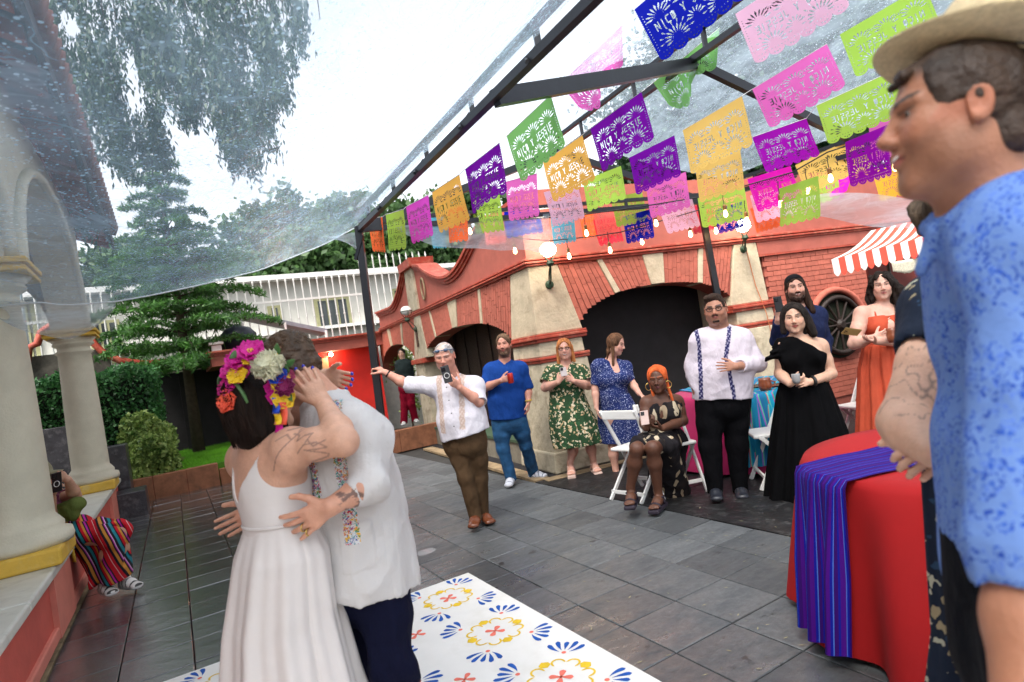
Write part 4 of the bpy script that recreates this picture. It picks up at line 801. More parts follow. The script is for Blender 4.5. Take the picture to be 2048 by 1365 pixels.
FL = [ # xl,yl,xr,yr,h,colour,mirrored,mesh,label
 (737, 437, 765, 434, 68, 'orange', 0, 0, 'orange red cut paper flag nearest the corner post'), (771, 430, 807, 419, 75, 'lime', 0, 1, 'light green cut paper flag second from the corner post'),
 (812, 414, 857, 390, 77, 'magenta', 0, 0, 'orchid pink cut paper flag third from the corner post'), (864, 385, 919, 349, 86, 'amber', 0, 2, 'amber cut paper flag between the orchid and the tall purple flag'),
 (930, 339, 999, 286, 96, 'purple', 0, 1, 'deep purple cut paper flag left of the big green one'), (1013, 273, 1102, 190, 104, 'green', 0, 0, 'big soft green cut paper flag under the sloping tent rafter'),
 (1120, 168, 1245, 49, 90, 'pink', 0, 3, 'wind twisted pale pink paper flag near the eave beam'), (1268, 20, 1440, -125, 130, 'blue', 0, 0, 'largest royal blue cut paper flag at the top edge'),
 (1086, 325, 1165, 270, 87, 'amber', 0, 2, 'amber cut paper flag right below the big green one'), (1011, 364, 1074, 347, 80, 'pink', 0, 0, 'bright pink cut paper flag beneath the big green one'),
 (1180, 258, 1283, 184, 97, 'purple', 0, 1, 'purple cut paper flag under the twisted green one'), (1306, 166, 1439, 56, 84, 'green', 0, 3, 'crumpled green paper flag hanging below the blue one'),
 (1470, 29, 1655, -95, 118, 'lightpink', 1, 1, 'very pale pink cut paper flag at the top right of the blue one'), (1258, 316, 1349, 271, 80, 'purple', 1, 0, 'smaller purple cut paper flag overlapping the one behind its left corner'),
 (1365, 261, 1484, 192, 98, 'yellow', 1, 2, 'upper pale yellow cut paper flag in the middle of the canopy'), (1390, 335, 1481, 302, 74, 'yellow', 1, 0, 'lower pale yellow cut paper flag with a bulb hanging under it'),
 (1504, 179, 1654, 88, 92, 'pink', 1, 1, 'candy pink cut paper flag with a bright top fold'), (1679, 70, 1850, -30, 100, 'lime', 1, 0, 'upper lime cut paper flag beside the straw hat'),
 (1504, 275, 1613, 237, 82, 'violet', 1, 2, 'violet cut paper flag under the candy pink one'), (1632, 212, 1790, 140, 86, 'lime', 1, 1, 'lower lime cut paper flag beside the smiling face'),
 (1494, 359, 1581, 332, 72, 'hotpink', 1, 0, 'hot pink cut paper flag below the violet one'), (1590, 331, 1719, 270, 68, 'yellow', 1, 2, 'yellow cut paper flag with a bulb cord across it'),
 (1690, 285, 1775, 250, 92, 'violet', 1, 1, 'violet cut paper flag tucked behind the yellow and pale pink ones'), (1737, 254, 1810, 222, 76, 'pink', 1, 0, 'pale pink cut paper flag right in front of the nose'),
 (1745, 345, 1845, 308, 64, 'gold', 1, 1, 'golden cut paper flag lowest beside the chin'), (858, 435, 888, 430, 64, 'teal', 0, 0, 'teal cut paper flag behind the amber one near the corner post'),
 (893, 418, 932, 408, 70, 'orange', 0, 1, 'orange cut paper flag behind the amber one near the corner post'), (945, 402, 1000, 390, 68, 'lime', 0, 2, 'lime cut paper flag hanging below the deep purple one'),
 (966, 432, 1008, 424, 60, 'coral', 0, 0, 'coral cut paper flag low under the lime one'), (1005, 425, 1078, 414, 55, 'blue', 0, 1, 'blue cut paper flag just above the first glowing bulb'),
 (1087, 385, 1155, 370, 72, 'lightpink', 0, 2, 'pale pink cut paper flag over the left wall lantern'), (1101, 436, 1148, 425, 56, 'teal', 0, 0, 'teal cut paper flag over the left wall lantern'),
 (1165, 362, 1242, 332, 66, 'lime', 0, 1, 'yellow green cut paper flag left of the two purple ones'), (1156, 425, 1192, 420, 56, 'orange', 0, 2, 'orange cut paper flag beside a bulb left of the coral one'),
 (1184, 418, 1228, 412, 60, 'coral', 0, 0, 'coral cut paper flag above the red edged one'), (1186, 440, 1235, 432, 56, 'red', 0, 1, 'rose red cut paper flag lowest above the wide arch'),
 (1220, 396, 1284, 384, 62, 'lime', 0, 2, 'lime cut paper flag left of the small blue one'), (1246, 434, 1303, 418, 56, 'blue', 0, 0, 'small blue cut paper flag above the arch keystone'),
 (1292, 372, 1372, 344, 68, 'pink', 1, 1, 'pink cut paper flag under the smaller purple one'), (1316, 412, 1384, 396, 62, 'lightpink', 1, 2, 'pale pink cut paper flag above the arch near the rear post'),
 (1374, 415, 1420, 405, 58, 'red', 1, 0, 'rose red cut paper flag at the top of the rear post'), (1395, 397, 1489, 375, 62, 'lime', 1, 1, 'lime cut paper flag hiding the top of the rear post'),
 (1430, 420, 1484, 403, 52, 'blue', 1, 2, 'blue cut paper flag beside the right wall lantern'), (1500, 392, 1580, 372, 58, 'lightpink', 1, 0, 'pale pink cut paper flag behind the hot pink one'),
 (1500, 418, 1556, 403, 52, 'orange', 1, 1, 'orange cut paper flag right of the wall lantern'), (1558, 378, 1636, 352, 78, 'lime', 1, 2, 'bright green cut paper flag low above the brick wall'),
 (1600, 366, 1674, 342, 54, 'lime', 1, 0, 'bright green cut paper flag behind the yellow one with the bulb cord'), (1650, 372, 1704, 350, 50, 'hotpink', 1, 3, 'twisted hot pink paper flag over the plastic drape')]
ends = []
for i, (xl, yl, xr, yr, h, c, mir, mi, lab) in enumerate(FL):
    Y = min(FOC * FHT / h, 6.7); sc_ = h * Y / (FOC * FHT); Pl = gy(xl, yl, Y); d = ray(xr, yr); wv = FWD * sc_
    # |t d - (Pl-O)| = wv
    q = Pl - O3; aa = d @ d; bb = -2 * d @ q; cc_ = q @ q - wv * wv; disc = bb * bb - 4 * aa * cc_
    ts_ = [-bb / (2 * aa)] if disc < 0 else [(-bb - math.sqrt(disc)) / (2 * aa), (-bb + math.sqrt(disc)) / (2 * aa)]
    Pr = min((O3 + d * t for t in ts_), key=lambda p: abs(p[2] - Pl[2]) + .15 * abs(p[1] - Pl[1])); ends.append((Pl, Pr))
    x = Pr - Pl; wl = np.linalg.norm(x); x /= wl; z = UP - x * (x @ UP); z /= np.linalg.norm(z); y = np.cross(z, x)
    if mir: o_, x_, y_ = Pr, -x, -y
    else: o_, x_, y_ = Pl, x, y
    o = link('paper_flag', FM[mi], None); o.matrix_world = Matrix([[x_[0] * wl / FWD, y_[0], z[0] * sc_, o_[0]], [x_[1] * wl / FWD, y_[1], z[1] * sc_, o_[1]], [x_[2] * wl / FWD, y_[2], z[2] * sc_, o_[2]], [0, 0, 0, 1]])
    o.color = (*FC[c], 1); tag(o, lab, 'paper flag', 'cut paper flags strung under the canopy')
def strg(idx, lab):
    P = []
    for i in idx: P += [ends[i][0], ends[i][1]]
    g = MB(); g.tube(P, .0022, 4); g.obj('flag_string', M('white_string', (.7, .7, .68)), None, label=lab, cat='string')
strg([0, 1, 2, 3, 4, 5, 6], 'white string carrying the flags from the corner post up to the twisted pink one')
strg([14, 16], 'white string between the upper yellow and the candy pink flag'); strg([9, 8, 10, 11], 'white string carrying the amber and the crumpled green flags'); strg([18, 19], 'white string between the violet and the lower lime flag')

# ================================================================ STRING LIGHTS
m_cable = M('black_cable', (.01, .01, .01), .5, .1); m_sock = M('brass_socket', (.25, .12, .04), .4, .2, 10, .05, metal=.5); m_bulb = M('lit_bulb', (1, .8, .5), emis=(1, .62, .28, 9)); m_bulbg = M('lit_filament', (1, .9, .7), emis=(1, .85, .6, 60))
wires = [([(1008, 470), (1044, 478), (1100, 482), (1180, 474), (1240, 465), (1330, 440), (1400, 420)], 6.6, 6.4, 'black light cable running low across the wide arch'),
         ([(940, 446), (1040, 440), (1155, 432), (1209, 424), (1300, 411), (1410, 393), (1490, 372), (1585, 345), (1655, 305), (1700, 290), (1790, 268)], 6.3, 4.6, 'black light cable crossing the hot pink and yellow flags')]
for pts, Ya, Yb, lab in wires:
    g = MB(); n = len(pts); g.tube([gy(x, y, Ya + (Yb - Ya) * i / (n - 1)) for i, (x, y) in enumerate(pts)], .006, 5); g.obj('light_cable', m_cable, None, label=lab, cat='cable')
bl = [(1030, 501, 6.6, 'second from the left under the blue flag'), (1138, 512, 6.6, 'hanging left of the keystone below the teal flag'), (940, 462, 6.4, 'farthest left beside the coral flag'), (1173, 466, 6.5, 'beside the small orange flag'), (1220, 500, 6.6, 'under the rose red flag'), (1284, 483, 6.6, 'below the small blue flag'),
      (1312, 446, 6.2, 'beside the right side of the small blue flag'), (1381, 468, 6.5, 'left of the rear post'), (1432, 461, 6.4, 'right of the rear post'), (1451, 427, 6, 'under the lower pale yellow flag'), (1494, 441, 6, 'above the right wall lantern'), (1562, 408, 5.4, 'in front of the hot pink flag'), (1617, 382, 5.3, 'at the left of the yellow flag with the cord'), (1661, 356, 5.2, 'in front of the yellow flag with the cord'), (1790, 333, 4.7, 'next to the mouth of the hatted man')]
def bulbparts(x, y, Y, lab):
    c = gy(x, y, Y); r_ = empty('string_bulb', c, 'glowing string light bulb ' + lab, 'light bulb', 'bulbs of the string lights')
    g = MB(); g.lathe(c - V(0, 0, .04), [(.006, 0), (.018, .012), (.021, .026), (.017, .045), (.011, .07)], 12); g.obj('glass_bulb', m_bulb, r_, smooth=True)
    g = MB(); g.lathe(c + V(0, 0, .03), [(.015, 0), (.018, .01), (.018, .045), (.008, .06)], 10); g.obj('socket', m_sock, r_)
    g = MB(); g.tube([c + V(0, 0, .09), c + V(0, .004, .15), c + V(.006, 0, .2)], .004, 4); g.obj('cord', m_cable, r_)
for b_ in bl: bulbparts(*b_)
def lantern(x, y, Y, lab, wallp, energy, on=True):
    c = gy(x, y, Y); r_ = empty('wall_lantern', c, lab, 'lantern')
    g = MB(); g.ball(c, .1, 16, (1, 1, .85)); g.obj('globe', M('lantern_glow', (1, .95, .85), emis=(1, .9, .72, 9)) if on else M('opal_glass', (.8, .8, .76), .2, .05, 4, 0), r_, smooth=True)
    g = MB(); P = [c + V(.105 * math.cos(t), .105 * math.sin(t), -.01) for t in np.linspace(0, 6.283, 20)]; g.tube(P, .006, 5)
    for k in range(4): t = k * math.pi / 2 + .5; g.tube([c + V(.105 * math.cos(t), .105 * math.sin(t), -.01), c + V(.08 * math.cos(t), .08 * math.sin(t), -.08), c + V(.03 * math.cos(t), .03 * math.sin(t), -.13)], .006, 5)
    g.obj('cage', m_lant, r_)
    w_ = wallp; g = MB(); g.lathe(c - V(0, 0, .2), [(.02, 0), (.05, .03), (.035, .07)], 10); g.tube([c - V(0, 0, .19), c * .5 + w_ * .5 - V(0, 0, .26), w_ - V(0, 0, .2)], .012, 6); g.tube([c - V(0, 0, .17), c * .4 + w_ * .6 - V(0, 0, .13), w_ - V(0, 0, .16)], .008, 6); g.obj('bracket', m_lant, r_)
    n_ = c - w_; n_[2] = 0; n_ /= np.linalg.norm(n_) + 1e-6; g = MB(); g.lathe(w_ - V(0, 0, .2), [(.055, 0), (.045, .02), (.02, .03)], 12, n_); g.obj('wall_plate', m_lant, r_)
    if on:
        l = bpy.data.lights.new('lantern_light', 'POINT'); l.energy = energy; l.color = (1, .85, .6); l.shadow_soft_size = .11; o = bpy.data.objects.new('lantern_light', l); COL.objects.link(o); o.parent = r_; o.location = (0, 0, .13)
m_lant = M('verdigris_iron', (.02, .05, .025), .5, .3, 14)
lantern(1096, 500, 7.15, 'glowing globe lantern on the cream corner pier', Rp(.24, 2.45, .03), 7)
lantern(1486, 452, 8.1, 'glowing globe lantern on the far cream pilaster', Rp(3.25, 2.62, .03), 6)
lantern(812, 622, 10.6, 'white unlit globe lantern on the pilaster between the left arches', Lp(5.1, 2.45, .03), 0, False)
g = MB(); g.tube([Rp(3.3, 2.45, .03), Rp(3.35, 1.9, .04), Rp(3.42, 1.5, .08), Rp(3.5, .9, .06)], .006, 5); g.obj('wall_wire', M('orange_wire', (.5, .16, .06)), None, label='thin orange wire hanging down the far cream pilaster', cat='wire')

# ================================================================ PAINTED DANCE FLOOR
rug = empty('dance_floor_board', W(2.5, .4, 0), 'white dance floor board painted with blue yellow and coral talavera motifs', 'dance floor')
g = MB(); g.abox(-.6, 3.955, -1.0 + .12, 1.635, .003, .014); g.obj('board', M('white_board', (.74, .73, .7), .45, .04, 4, .05, dirt=(.66, .65, .6), dscale=3), rug)
ZB = .0152
def shape(g, pts): g.add([W(a, b, ZB) for a, b in pts], [tuple(range(len(pts)))])
def drop(g, ca, cb, an, r0, r1, wd, curl=0.):
    n = 9; L1 = []; L2 = []
    for k in range(n + 1):
        s = k / n; w_ = wd * (s ** 1.1) * math.sqrt(max(0, 1 - s ** 5)) + .0008; r_ = r0 + (r1 - r0) * s; th = an + curl * s; x, y = r_ * math.cos(th), r_ * math.sin(th); tx, ty = math.cos(th + curl), math.sin(th + curl)
        L1.append((ca + x - ty * w_, cb + y + tx * w_)); L2.append((ca + x + ty * w_, cb + y - tx * w_))
    shape(g, L1 + L2[::-1])
def dot(g, ca, cb, r_): shape(g, [(ca + r_ * math.cos(t), cb + r_ * math.sin(t)) for t in np.linspace(0, 6.283, 14, endpoint=False)])
gb, gy_, gr = MB(), MB(), MB()
for i in range(7):
    for j in range(4):
        ca, cb_ = 3.655 - .64 * i, 1.35 - .64 * j
        for k in range(4):
            an = math.pi / 4 + k * math.pi / 2; q = (ca + .035 * math.cos(an), cb_ + .035 * math.sin(an)); drop(gr, ca, cb_, an, -.01, .058, .024)
            sa, sb = (1 if k in (0, 3) else -1), (1 if k in (0, 1) else -1); fa, fb = ca + sa * .168, cb_ + sb * .132; dot(gr, fa, fb, .012)
            for m_ in range(5): th = an + (m_ - 2) * .62; drop(gb, fa, fb, th, .026, .118 if m_ != 2 else .102, .019, .35 * (m_ - 2) * -.5)
            ax = k * math.pi / 2; ea, eb = ca + .14 * math.cos(ax), cb_ + .14 * math.sin(ax); shape(gy_, [(ea + .03 * math.cos(ax + t) , eb + .03 * math.sin(ax + t)) for t in (0, 1.2, 2.0, 3.14, 4.28, 5.08)])
            for sg in (-1, 1):
                P = []; 
                for t in np.linspace(-.6, 3.6, 12): P.append((ea - .03 * math.cos(ax) + sg * .058 * -math.sin(ax) + .036 * math.cos(ax + sg * (t - 1.4) * 1.), eb - .03 * math.sin(ax) + sg * .058 * math.cos(ax) + .036 * math.sin(ax + sg * (t - 1.4))))
                q1 = [W(a, b, ZB) for a, b in P]; cen = W(ea - .03 * math.cos(ax) + sg * .058 * -math.sin(ax), eb - .03 * math.sin(ax) + sg * .058 * math.cos(ax), ZB)
                q2 = [p + (cen - p) * (.3 if 0 < n_ < 11 else .05) for n_, p in enumerate(q1)]
                gy_.add(q1 + q2, [(n_, n_ + 1, 13 + n_, 12 + n_) for n_ in range(11)])
        ca2, cb2 = ca - .32, cb_ - .335
        for k in range(4): drop(gr, ca2, cb2, math.pi / 4 + k * math.pi / 2, -.01, .055, .02)
        if i == 0:
            pass
gb.obj('blue_painted_motifs', M('blue_paint', (.003, .075, .36), .8, .15, 20), rug, kind='stuff'); gy_.obj('yellow_painted_motifs', M('yellow_motif_paint', (.72, .48, .02), .8, .15, 20), rug, kind='stuff'); gr.obj('coral_painted_motifs', M('coral_paint', (.75, .17, .12), .8, .1, 20), rug, kind='stuff')

# ================================================================ TABLES AND CLOTHS
def tcloth(c, R, z, drop_, nf, amp, seed, flare=.16, cut=None):
    r = np.random.default_rng(seed); ph = r.uniform(0, 6.28, 6); P = []; TH = np.linspace(0, 6.2832, 181)
    for k in range(9): rr = R * k / 8 * .995; P.append([c + V(rr * math.cos(t), rr * math.sin(t), z + .0005 * math.sin(9 * t)) for t in TH])
    for k in range(1, 25):
        s = k / 24; row = []
        for t in TH:
            f = math.sin(nf * t + ph[0] + .6 * math.sin(2 * t + ph[1])) * .75 + .25 * math.sin((nf * 1.7) * t + ph[2]); a_ = amp * s ** .8
            rr = R + .012 * math.sin(min(1, s * 8) * 1.57) + flare * s * .6 + a_ * f; row.append(c + V(rr * math.cos(t), rr * math.sin(t), z - .008 * min(1, s * 10) - drop_ * s * (1 - .015 * f)))
        P.append(row)
    return P
m_red = M('red_tablecloth', (.3, .0015, .003), .85, .06, 6, .15, 300); m_mag = M('magenta_tablecloth', (.4, .004, .09), .7, .08, 6, .15, 300, sheen=.2)
TC = V(1.93, 2.67, 0)
tb = empty('round_table', TC, 'round table under a red cloth and purple runner beside the hatted man', 'table')
g = MB(); g.lathe(TC + V(0, 0, .72), [(.66, 0), (.67, .01), (.67, .028), (.66, .034)], 40); g.obj('tabletop', M('plywood', (.3, .2, .1)), tb)
for k in range(4): t = .8 + k * math.pi / 2; g = MB(); g.tube([TC + V(.42 * math.cos(t), .42 * math.sin(t), .72), TC + V(.46 * math.cos(t), .46 * math.sin(t), 0)], .016, 6); g.obj('leg', m_metal, tb)
g = MB(); g.grid(tcloth(TC, .675, .762, .72, 10, .08, 12)); g.obj('tablecloth', m_red, None, True, 'bright red floor length cloth draped on the round table', 'tablecloth')
# striped runner: goes over the table along a chord direction and hangs on both sides
def stripes(nm, stops, axis='UV', rough=.8, scale=1.):
    m, nt, b = newmat(nm); L = nt.links.new; at = node(nt, 'ShaderNodeAttribute', attribute_name='stripe'); cr = node(nt, 'ShaderNodeValToRGB'); cr.color_ramp.interpolation = 'CONSTANT'
    md = node(nt, 'ShaderNodeMath', operation='FRACT'); mu = node(nt, 'ShaderNodeMath', operation='MULTIPLY'); L(at.outputs['Fac'], mu.inputs[0]); mu.inputs[1].default_value = scale; L(mu.outputs[0], md.inputs[0]); L(md.outputs[0], cr.inputs[0])
    e = cr.color_ramp.elements
    while len(e) > 1: e.remove(e[-1])
    e[0].position = stops[0][0]; e[0].color = (*stops[0][1], 1)
    for p, c in stops[1:]: q = e.new(p); q.color = (*c, 1)
    L(cr.outputs[0], b.inputs['Base Color']); b.inputs['Roughness'].default_value = rough; b.inputs['Specular IOR Level'].default_value = .15
    n = node(nt, 'ShaderNodeTexNoise', Scale=250., Detail=2.); bp = node(nt, 'ShaderNodeBump', Strength=.3, Distance=.003); L(n.outputs['Fac'], bp.inputs['Height']); L(bp.outputs[0], b.inputs['Normal']); MATS[nm] = m; return m
def setattr_f(o, nm, arr): a = o.data.attributes.new(nm, 'FLOAT', 'POINT'); a.data.foreach_set('value', np.asarray(arr, np.float32))
pur = (.022, .0006, .1); pur2 = (.042, .001, .15); cob = (.003, .005, .2); sky_ = (.05, .12, .45)
m_run = stripes('purple_runner', [(0, pur), (.1, cob), (.17, sky_), (.19, pur2), (.3, cob), (.34, pur), (.42, sky_), (.44, cob), (.5, pur2), (.6, pur), (.7, cob), (.77, sky_), (.785, cob), (.82, pur), (.9, pur2)], scale=3.)
def runner(c, R, z, yaw, wd, dl, dr, off, mt, nm, lab, amp=.02, seed=1, nfold=5):
    d = dirv(yaw); e = V(d[1], -d[0], 0); P = []; S = []; r = np.random.default_rng(seed); N = 46
    for j in range(N):
        q = off + wd * (j / (N - 1) - .5); h = math.sqrt(max(.02, (R + .012) ** 2 - q * q)); row = []; tot = dl + 2 * h + dr
        for i in range(70):
            s = i / 69 * tot
            if s < dl: t = -h; zz = z - (dl - s); hang = (dl - s)
            elif s < dl + 2 * h: t = s - dl - h; zz = z; hang = 0
            else: t = h; zz = z - (s - dl - 2 * h); hang = s - dl - 2 * h
            f = math.sin(q * nfold * 9 + seed) * amp * min(1, hang * 2.5) + .004; sg = -1 if t < 0 else 1
            conv = 1 - .12 * min(1, hang * 1.5); rad = (.012 + .17 * hang + f) * sg
            row.append(c + d * (t + rad * (1 if hang > 0 else 0) + (sg * .012 * min(1, hang * 30))) + e * (q * conv) + V(0, 0, zz + .004 + (.002 * math.sin(s * 20 + q * 9) if hang == 0 else 0)))
        P.append(row); S += [j / (N - 1)] * 70
    g = MB(); g.grid(P); o = g.obj(nm, mt, None, True, lab, 'table runner'); setattr_f(o, 'stripe', S); return o
runner(TC, .69, .768, -102, .38, .1, .7, .1, m_run, 'table_runner', 'purple and blue striped woven runner across the red table', amp=.03, seed=2)
# --- magenta table behind the chairs
T2 = V(2.35, 6.35, 0); tb = empty('round_table', T2, 'round table under a magenta cloth behind the man with navy bands', 'table')
g = MB(); g.lathe(T2 + V(0, 0, .72), [(.72, 0), (.73, .03)], 36); g.obj('tabletop', M('plywood'), tb)
for k in range(4): t = .8 + k * math.pi / 2; g = MB(); g.tube([T2 + V(.42 * math.cos(t), .42 * math.sin(t), .72), T2 + V(.46 * math.cos(t), .46 * math.sin(t), 0)], .016, 6); g.obj('leg', m_metal, tb)
g = MB(); g.grid(tcloth(T2, .73, .76, .72, 12, .045, 5)); g.obj('tablecloth', m_mag, None, True, 'magenta cloth on the table behind the man with navy bands', 'tablecloth')
tq = (.01, .2, .36); m_run2 = stripes('turquoise_runner', [(0, tq), (.12, (.05, .4, .2)), (.16, (.4, .05, .3)), (.2, (.01, .3, .5)), (.35, (.1, .5, .45)), (.4, (.5, .1, .1)), (.44, tq), (.6, (.02, .15, .35)), (.75, (.1, .45, .3)), (.8, (.3, .1, .5)), (.85, tq)], scale=2.)
runner(T2, .745, .766, 175, .42, .5, .62, .28, m_run2, 'table_runner', 'turquoise striped runner hanging beside the white chair', seed=3); runner(T2, .745, .766, -150, .4, .5, .66, -.2, m_run2, 'table_runner', 'dark turquoise striped runner hanging behind the man with navy bands', seed=5)
# things on it
def mug(c, lab, col=(.25, .07, .03), r_=.045, h=.1, handle=True):
    o = empty('clay_mug', c, lab, 'mug'); m = M('glazed_clay', col, .3, .15, 12, .05, coat=.3)
    g = MB(); g.lathe(c, [(r_ * .7, 0), (r_, h * .3), (r_ * 1.02, h * .55), (r_ * .85, h * .8), (r_ * .95, h), (r_ * .85, h), (r_ * .8, h * .82), (r_ * .3, h * .3)], 20); g.obj('cup', m, o, True)
    if handle: g = MB(); g.tube([c + V(r_ * .9, 0, h * .75), c + V(r_ * 1.6, 0, h * .6), c + V(r_ * 1.5, 0, h * .3), c + V(r_ * .9, 0, h * .25)], .008, 6); g.obj('handle', m, o, True)
mug(gz(1532, 782, .768), 'brown clay mug on the magenta table', r_=.06, h=.12)
for x, y, lab in ((1510, 775, 'dark plate left of the clay mug'), (1560, 772, 'dark plate right of the clay mug'), (1590, 776, 'dark plate nearest the woman in black')):
    c = gz(x, y, .768); g = MB(); g.lathe(c, [(.07, 0), (.12, .012), (.125, .016), (.11, .012), (.05, .004)], 24); g.obj('plate', M('dark_glazed_plate', (.03, .02, .02), .25), None, True, lab, 'plate', 'plates on the magenta table')
# --- table at the far right with dishes
T3 = V(4.9, 6.7, 0); tb = empty('round_table', T3, 'small round table with dishes right of the woman in orange', 'table')
g = MB(); g.lathe(T3 + V(0, 0, .72), [(.5, 0), (.5, .03)], 30); g.obj('tabletop', M('plywood'), tb)
for k in range(4): t = .8 + k * math.pi / 2; g = MB(); g.tube([T3 + V(.35 * math.cos(t), .35 * math.sin(t), .72), T3 + V(.38 * math.cos(t), .38 * math.sin(t), 0)], .016, 6); g.obj('leg', m_metal, tb)
g = MB(); g.grid(tcloth(T3, .51, .757, .72, 9, .04, 6)); g.obj('tablecloth', M('white_cloth', (.7, .7, .7), .7, .05, 6, .1, 300), None, True, 'white cloth on the small table at the far right', 'tablecloth')
for dx, lab in ((-.22, 'left brown clay pot on the small white table'), (.0, 'right brown clay pot on the small white table')):
    mug(T3 + V(dx, -.25, .76), lab, (.2, .03, .02), .07, .11)

# ================================================================ FOLDING CHAIRS
def chair(loc, yaw, label):
    r_ = empty('folding_chair', loc, label, 'chair', 'white folding chairs', rz=math.radians(yaw))
    R_ = Matrix.Rotation(math.radians(yaw), 3, 'Z'); R_ = np.array([list(x) for x in R_])
    def bar(nm, p, q, w1=.032, t1=.02):
        g = MB(); p, q = np.array(p, float), np.array(q, float); d = q - p; L_ = np.linalg.norm(d); d /= L_; x = V(1, 0, 0); y = np.cross(d, x); y /= np.linalg.norm(y); g.box((p + q) / 2, t1, L_, w1, x, d, y)
        o = link(nm, npmesh(nm, np.vstack(g.v), g.f), m_white, r_); bevel(o, .004); return o
    for s in (-1, 1):
        bar('front_leg', (s * .205, -.22, 0), (s * .205, .2, .82), .036); bar('rear_leg', (s * .18, .27, 0), (s * .18, -.16, .45), .034)
    bar('back_rail', (-.195, .19, .8), (.195, .19, .8), .02, .02)
    g = MB(); g.box(V(0, .185, .78), .41, .018, .085); o = link('backrest', npmesh('backrest', np.vstack(g.v), g.f), m_white, r_); bevel(o, .008)
    g = MB(); g.box(V(0, -.02, .45), .37, .38, .03); o = link('seat', npmesh('seat', np.vstack(g.v), g.f), m_white, r_); bevel(o, .01)
    for y_, z_ in ((-.17, .1), (.22, .07)):
        g = MB(); g.box(V(0, y_, z_), .39, .018, .03); link('cross_bar', npmesh('cross_bar', np.vstack(g.v), g.f), m_white, r_)
    return r_
# yaw: 0 = sitter looks along -y (towards the camera)
chair(V(1.0, 5.6, 0), 128, 'white folding chair on the left whose back faces the woman in blue'); chair(V(1.28, 5.55, 0), 8, 'white folding chair carrying the seated woman in the orange headwrap')
chair(V(2.16, 5.3, 0), -100, 'empty white folding chair between the man with navy bands and the woman in black'); chair(V(3.35, 5.9, 0), -80, 'white folding chair with a dark jacket on its back')

# ================================================================ AWNING STALL (right)
st = empty('awning_stall', V(4.9, 7.6, 0), 'food stall under a red and white striped scalloped awning', 'stall')
m_aw = M('awning_white', (.75, .74, .7), .7, .08, 6, .1); m_ar = M('awning_red', (.75, .07, .04), .7, .12, 6, .1)
a0, a1 = gy(1663, 520, 7.3), gy(1905, 462, 6.7); t0, t1 = gy(1742, 462, 7.75), gy(1930, 420, 7.1); nS = 17
for k in range(nS):
    u0, u1 = k / nS, (k + 1) / nS; f0, f1 = a0 + (a1 - a0) * u0, a0 + (a1 - a0) * u1; b0_, b1_ = t0 + (t1 - t0) * u0, t0 + (t1 - t0) * u1
    P = [[f0 * (1 - s) + b0_ * s + V(0, 0, -.05 * math.sin(math.pi * s)), f1 * (1 - s) + b1_ * s + V(0, 0, -.05 * math.sin(math.pi * s))] for s in np.linspace(0, 1, 7)]
    g = MB(); g.grid(P); mt = m_ar if k % 2 else m_aw; solid(g.obj('awning_stripe', mt, st, True), .006)
    g = MB(); hz = .17; vs = [f0, f1] + [f0 + (f1 - f0) * s + V(0, -.01, -hz - .045 * math.sin(math.pi * s)) for s in np.linspace(1, 0, 7)]; g.add(vs, [tuple(range(len(vs)))]); solid(g.obj('valance_scallop', mt, st), .006)
g = MB(); g.box(V(5.45, 7.5, .45), 1.5, .7, .9); g.obj('counter', M('dark_red_counter', (.12, .02, .015), .6, .3, 5), st)
for dx in (-.72, .72): g = MB(); g.tube([V(5.4 + dx, 7.25, .9), V(5.4 + dx, 7.3, 2.0)], .02, 6); g.obj('post', m_wood, st)
g = MB(); g.box(V(5.45, 7.85, 1.4), 1.4, .04, 1.2); g.obj('back_panel', M('dark_red_counter'), st)
lc = []
c0 = gy(1812, 520, 6.9)
g = MB(); P = [[c0 + V(-.17 + .34 * u, 0, -.16 * v * (1 - .3 * abs(2 * u - 1) * v) + .004 * math.sin(30 * u) * v) for u in np.linspace(0, 1, 14)] for v in np.linspace(0, 1, 5)]; g.grid(P); solid(g.obj('lace_doily', M('cream_lace', (.5, .48, .38), .9, .3, 60, .5, 200), None, True, 'cream lace doily hanging from the striped awning', 'doily'), .004)
r = random.Random(4)
for k in range(9):
    c = V(4.9 + .12 * k, 7.3 + r.uniform(-.1, .1), .9); col = [(.05, .12, .03), (.3, .04, .02), (.4, .3, .2), (.12, .03, .02)][k % 4]; h = r.uniform(.08, .2)
    labs = ['first', 'second', 'third', 'fourth', 'fifth', 'sixth', 'seventh', 'eighth', 'last']
    g = MB(); g.lathe(c, [(.03, 0), (.045, h * .4), (.04, h * .8), (.02, h), (.018, h)], 14); g.obj('stall_jar', M('jar_%d' % (k % 4), col, .4, .2), None, True, 'dark %s jar from the left on the stall counter' % labs[k], 'jar', 'jars on the stall counter')
# jacket on the chair
jk = MB(); P = [[V(3.35 + .03 * math.sin(v * 5 + u * 7), 5.9, 0) + V(.17 * (1 if v > .5 else -1) * (.3 + .5 * abs(2 * v - 1)) * .5 + .17, -.24 + .48 * u, .86 - .5 * abs(2 * v - 1) - .03 * math.sin(u * 9)) for u in np.linspace(0, 1, 14)] for v in np.linspace(0, 1, 16)]; jk.grid(P)
solid(jk.obj('dark_jacket', M('navy_black_cloth', (.012, .014, .025), .8, .2, 10, .3), None, True, 'dark jacket hung over the back of the white chair by the orange dress', 'jacket'), .02)
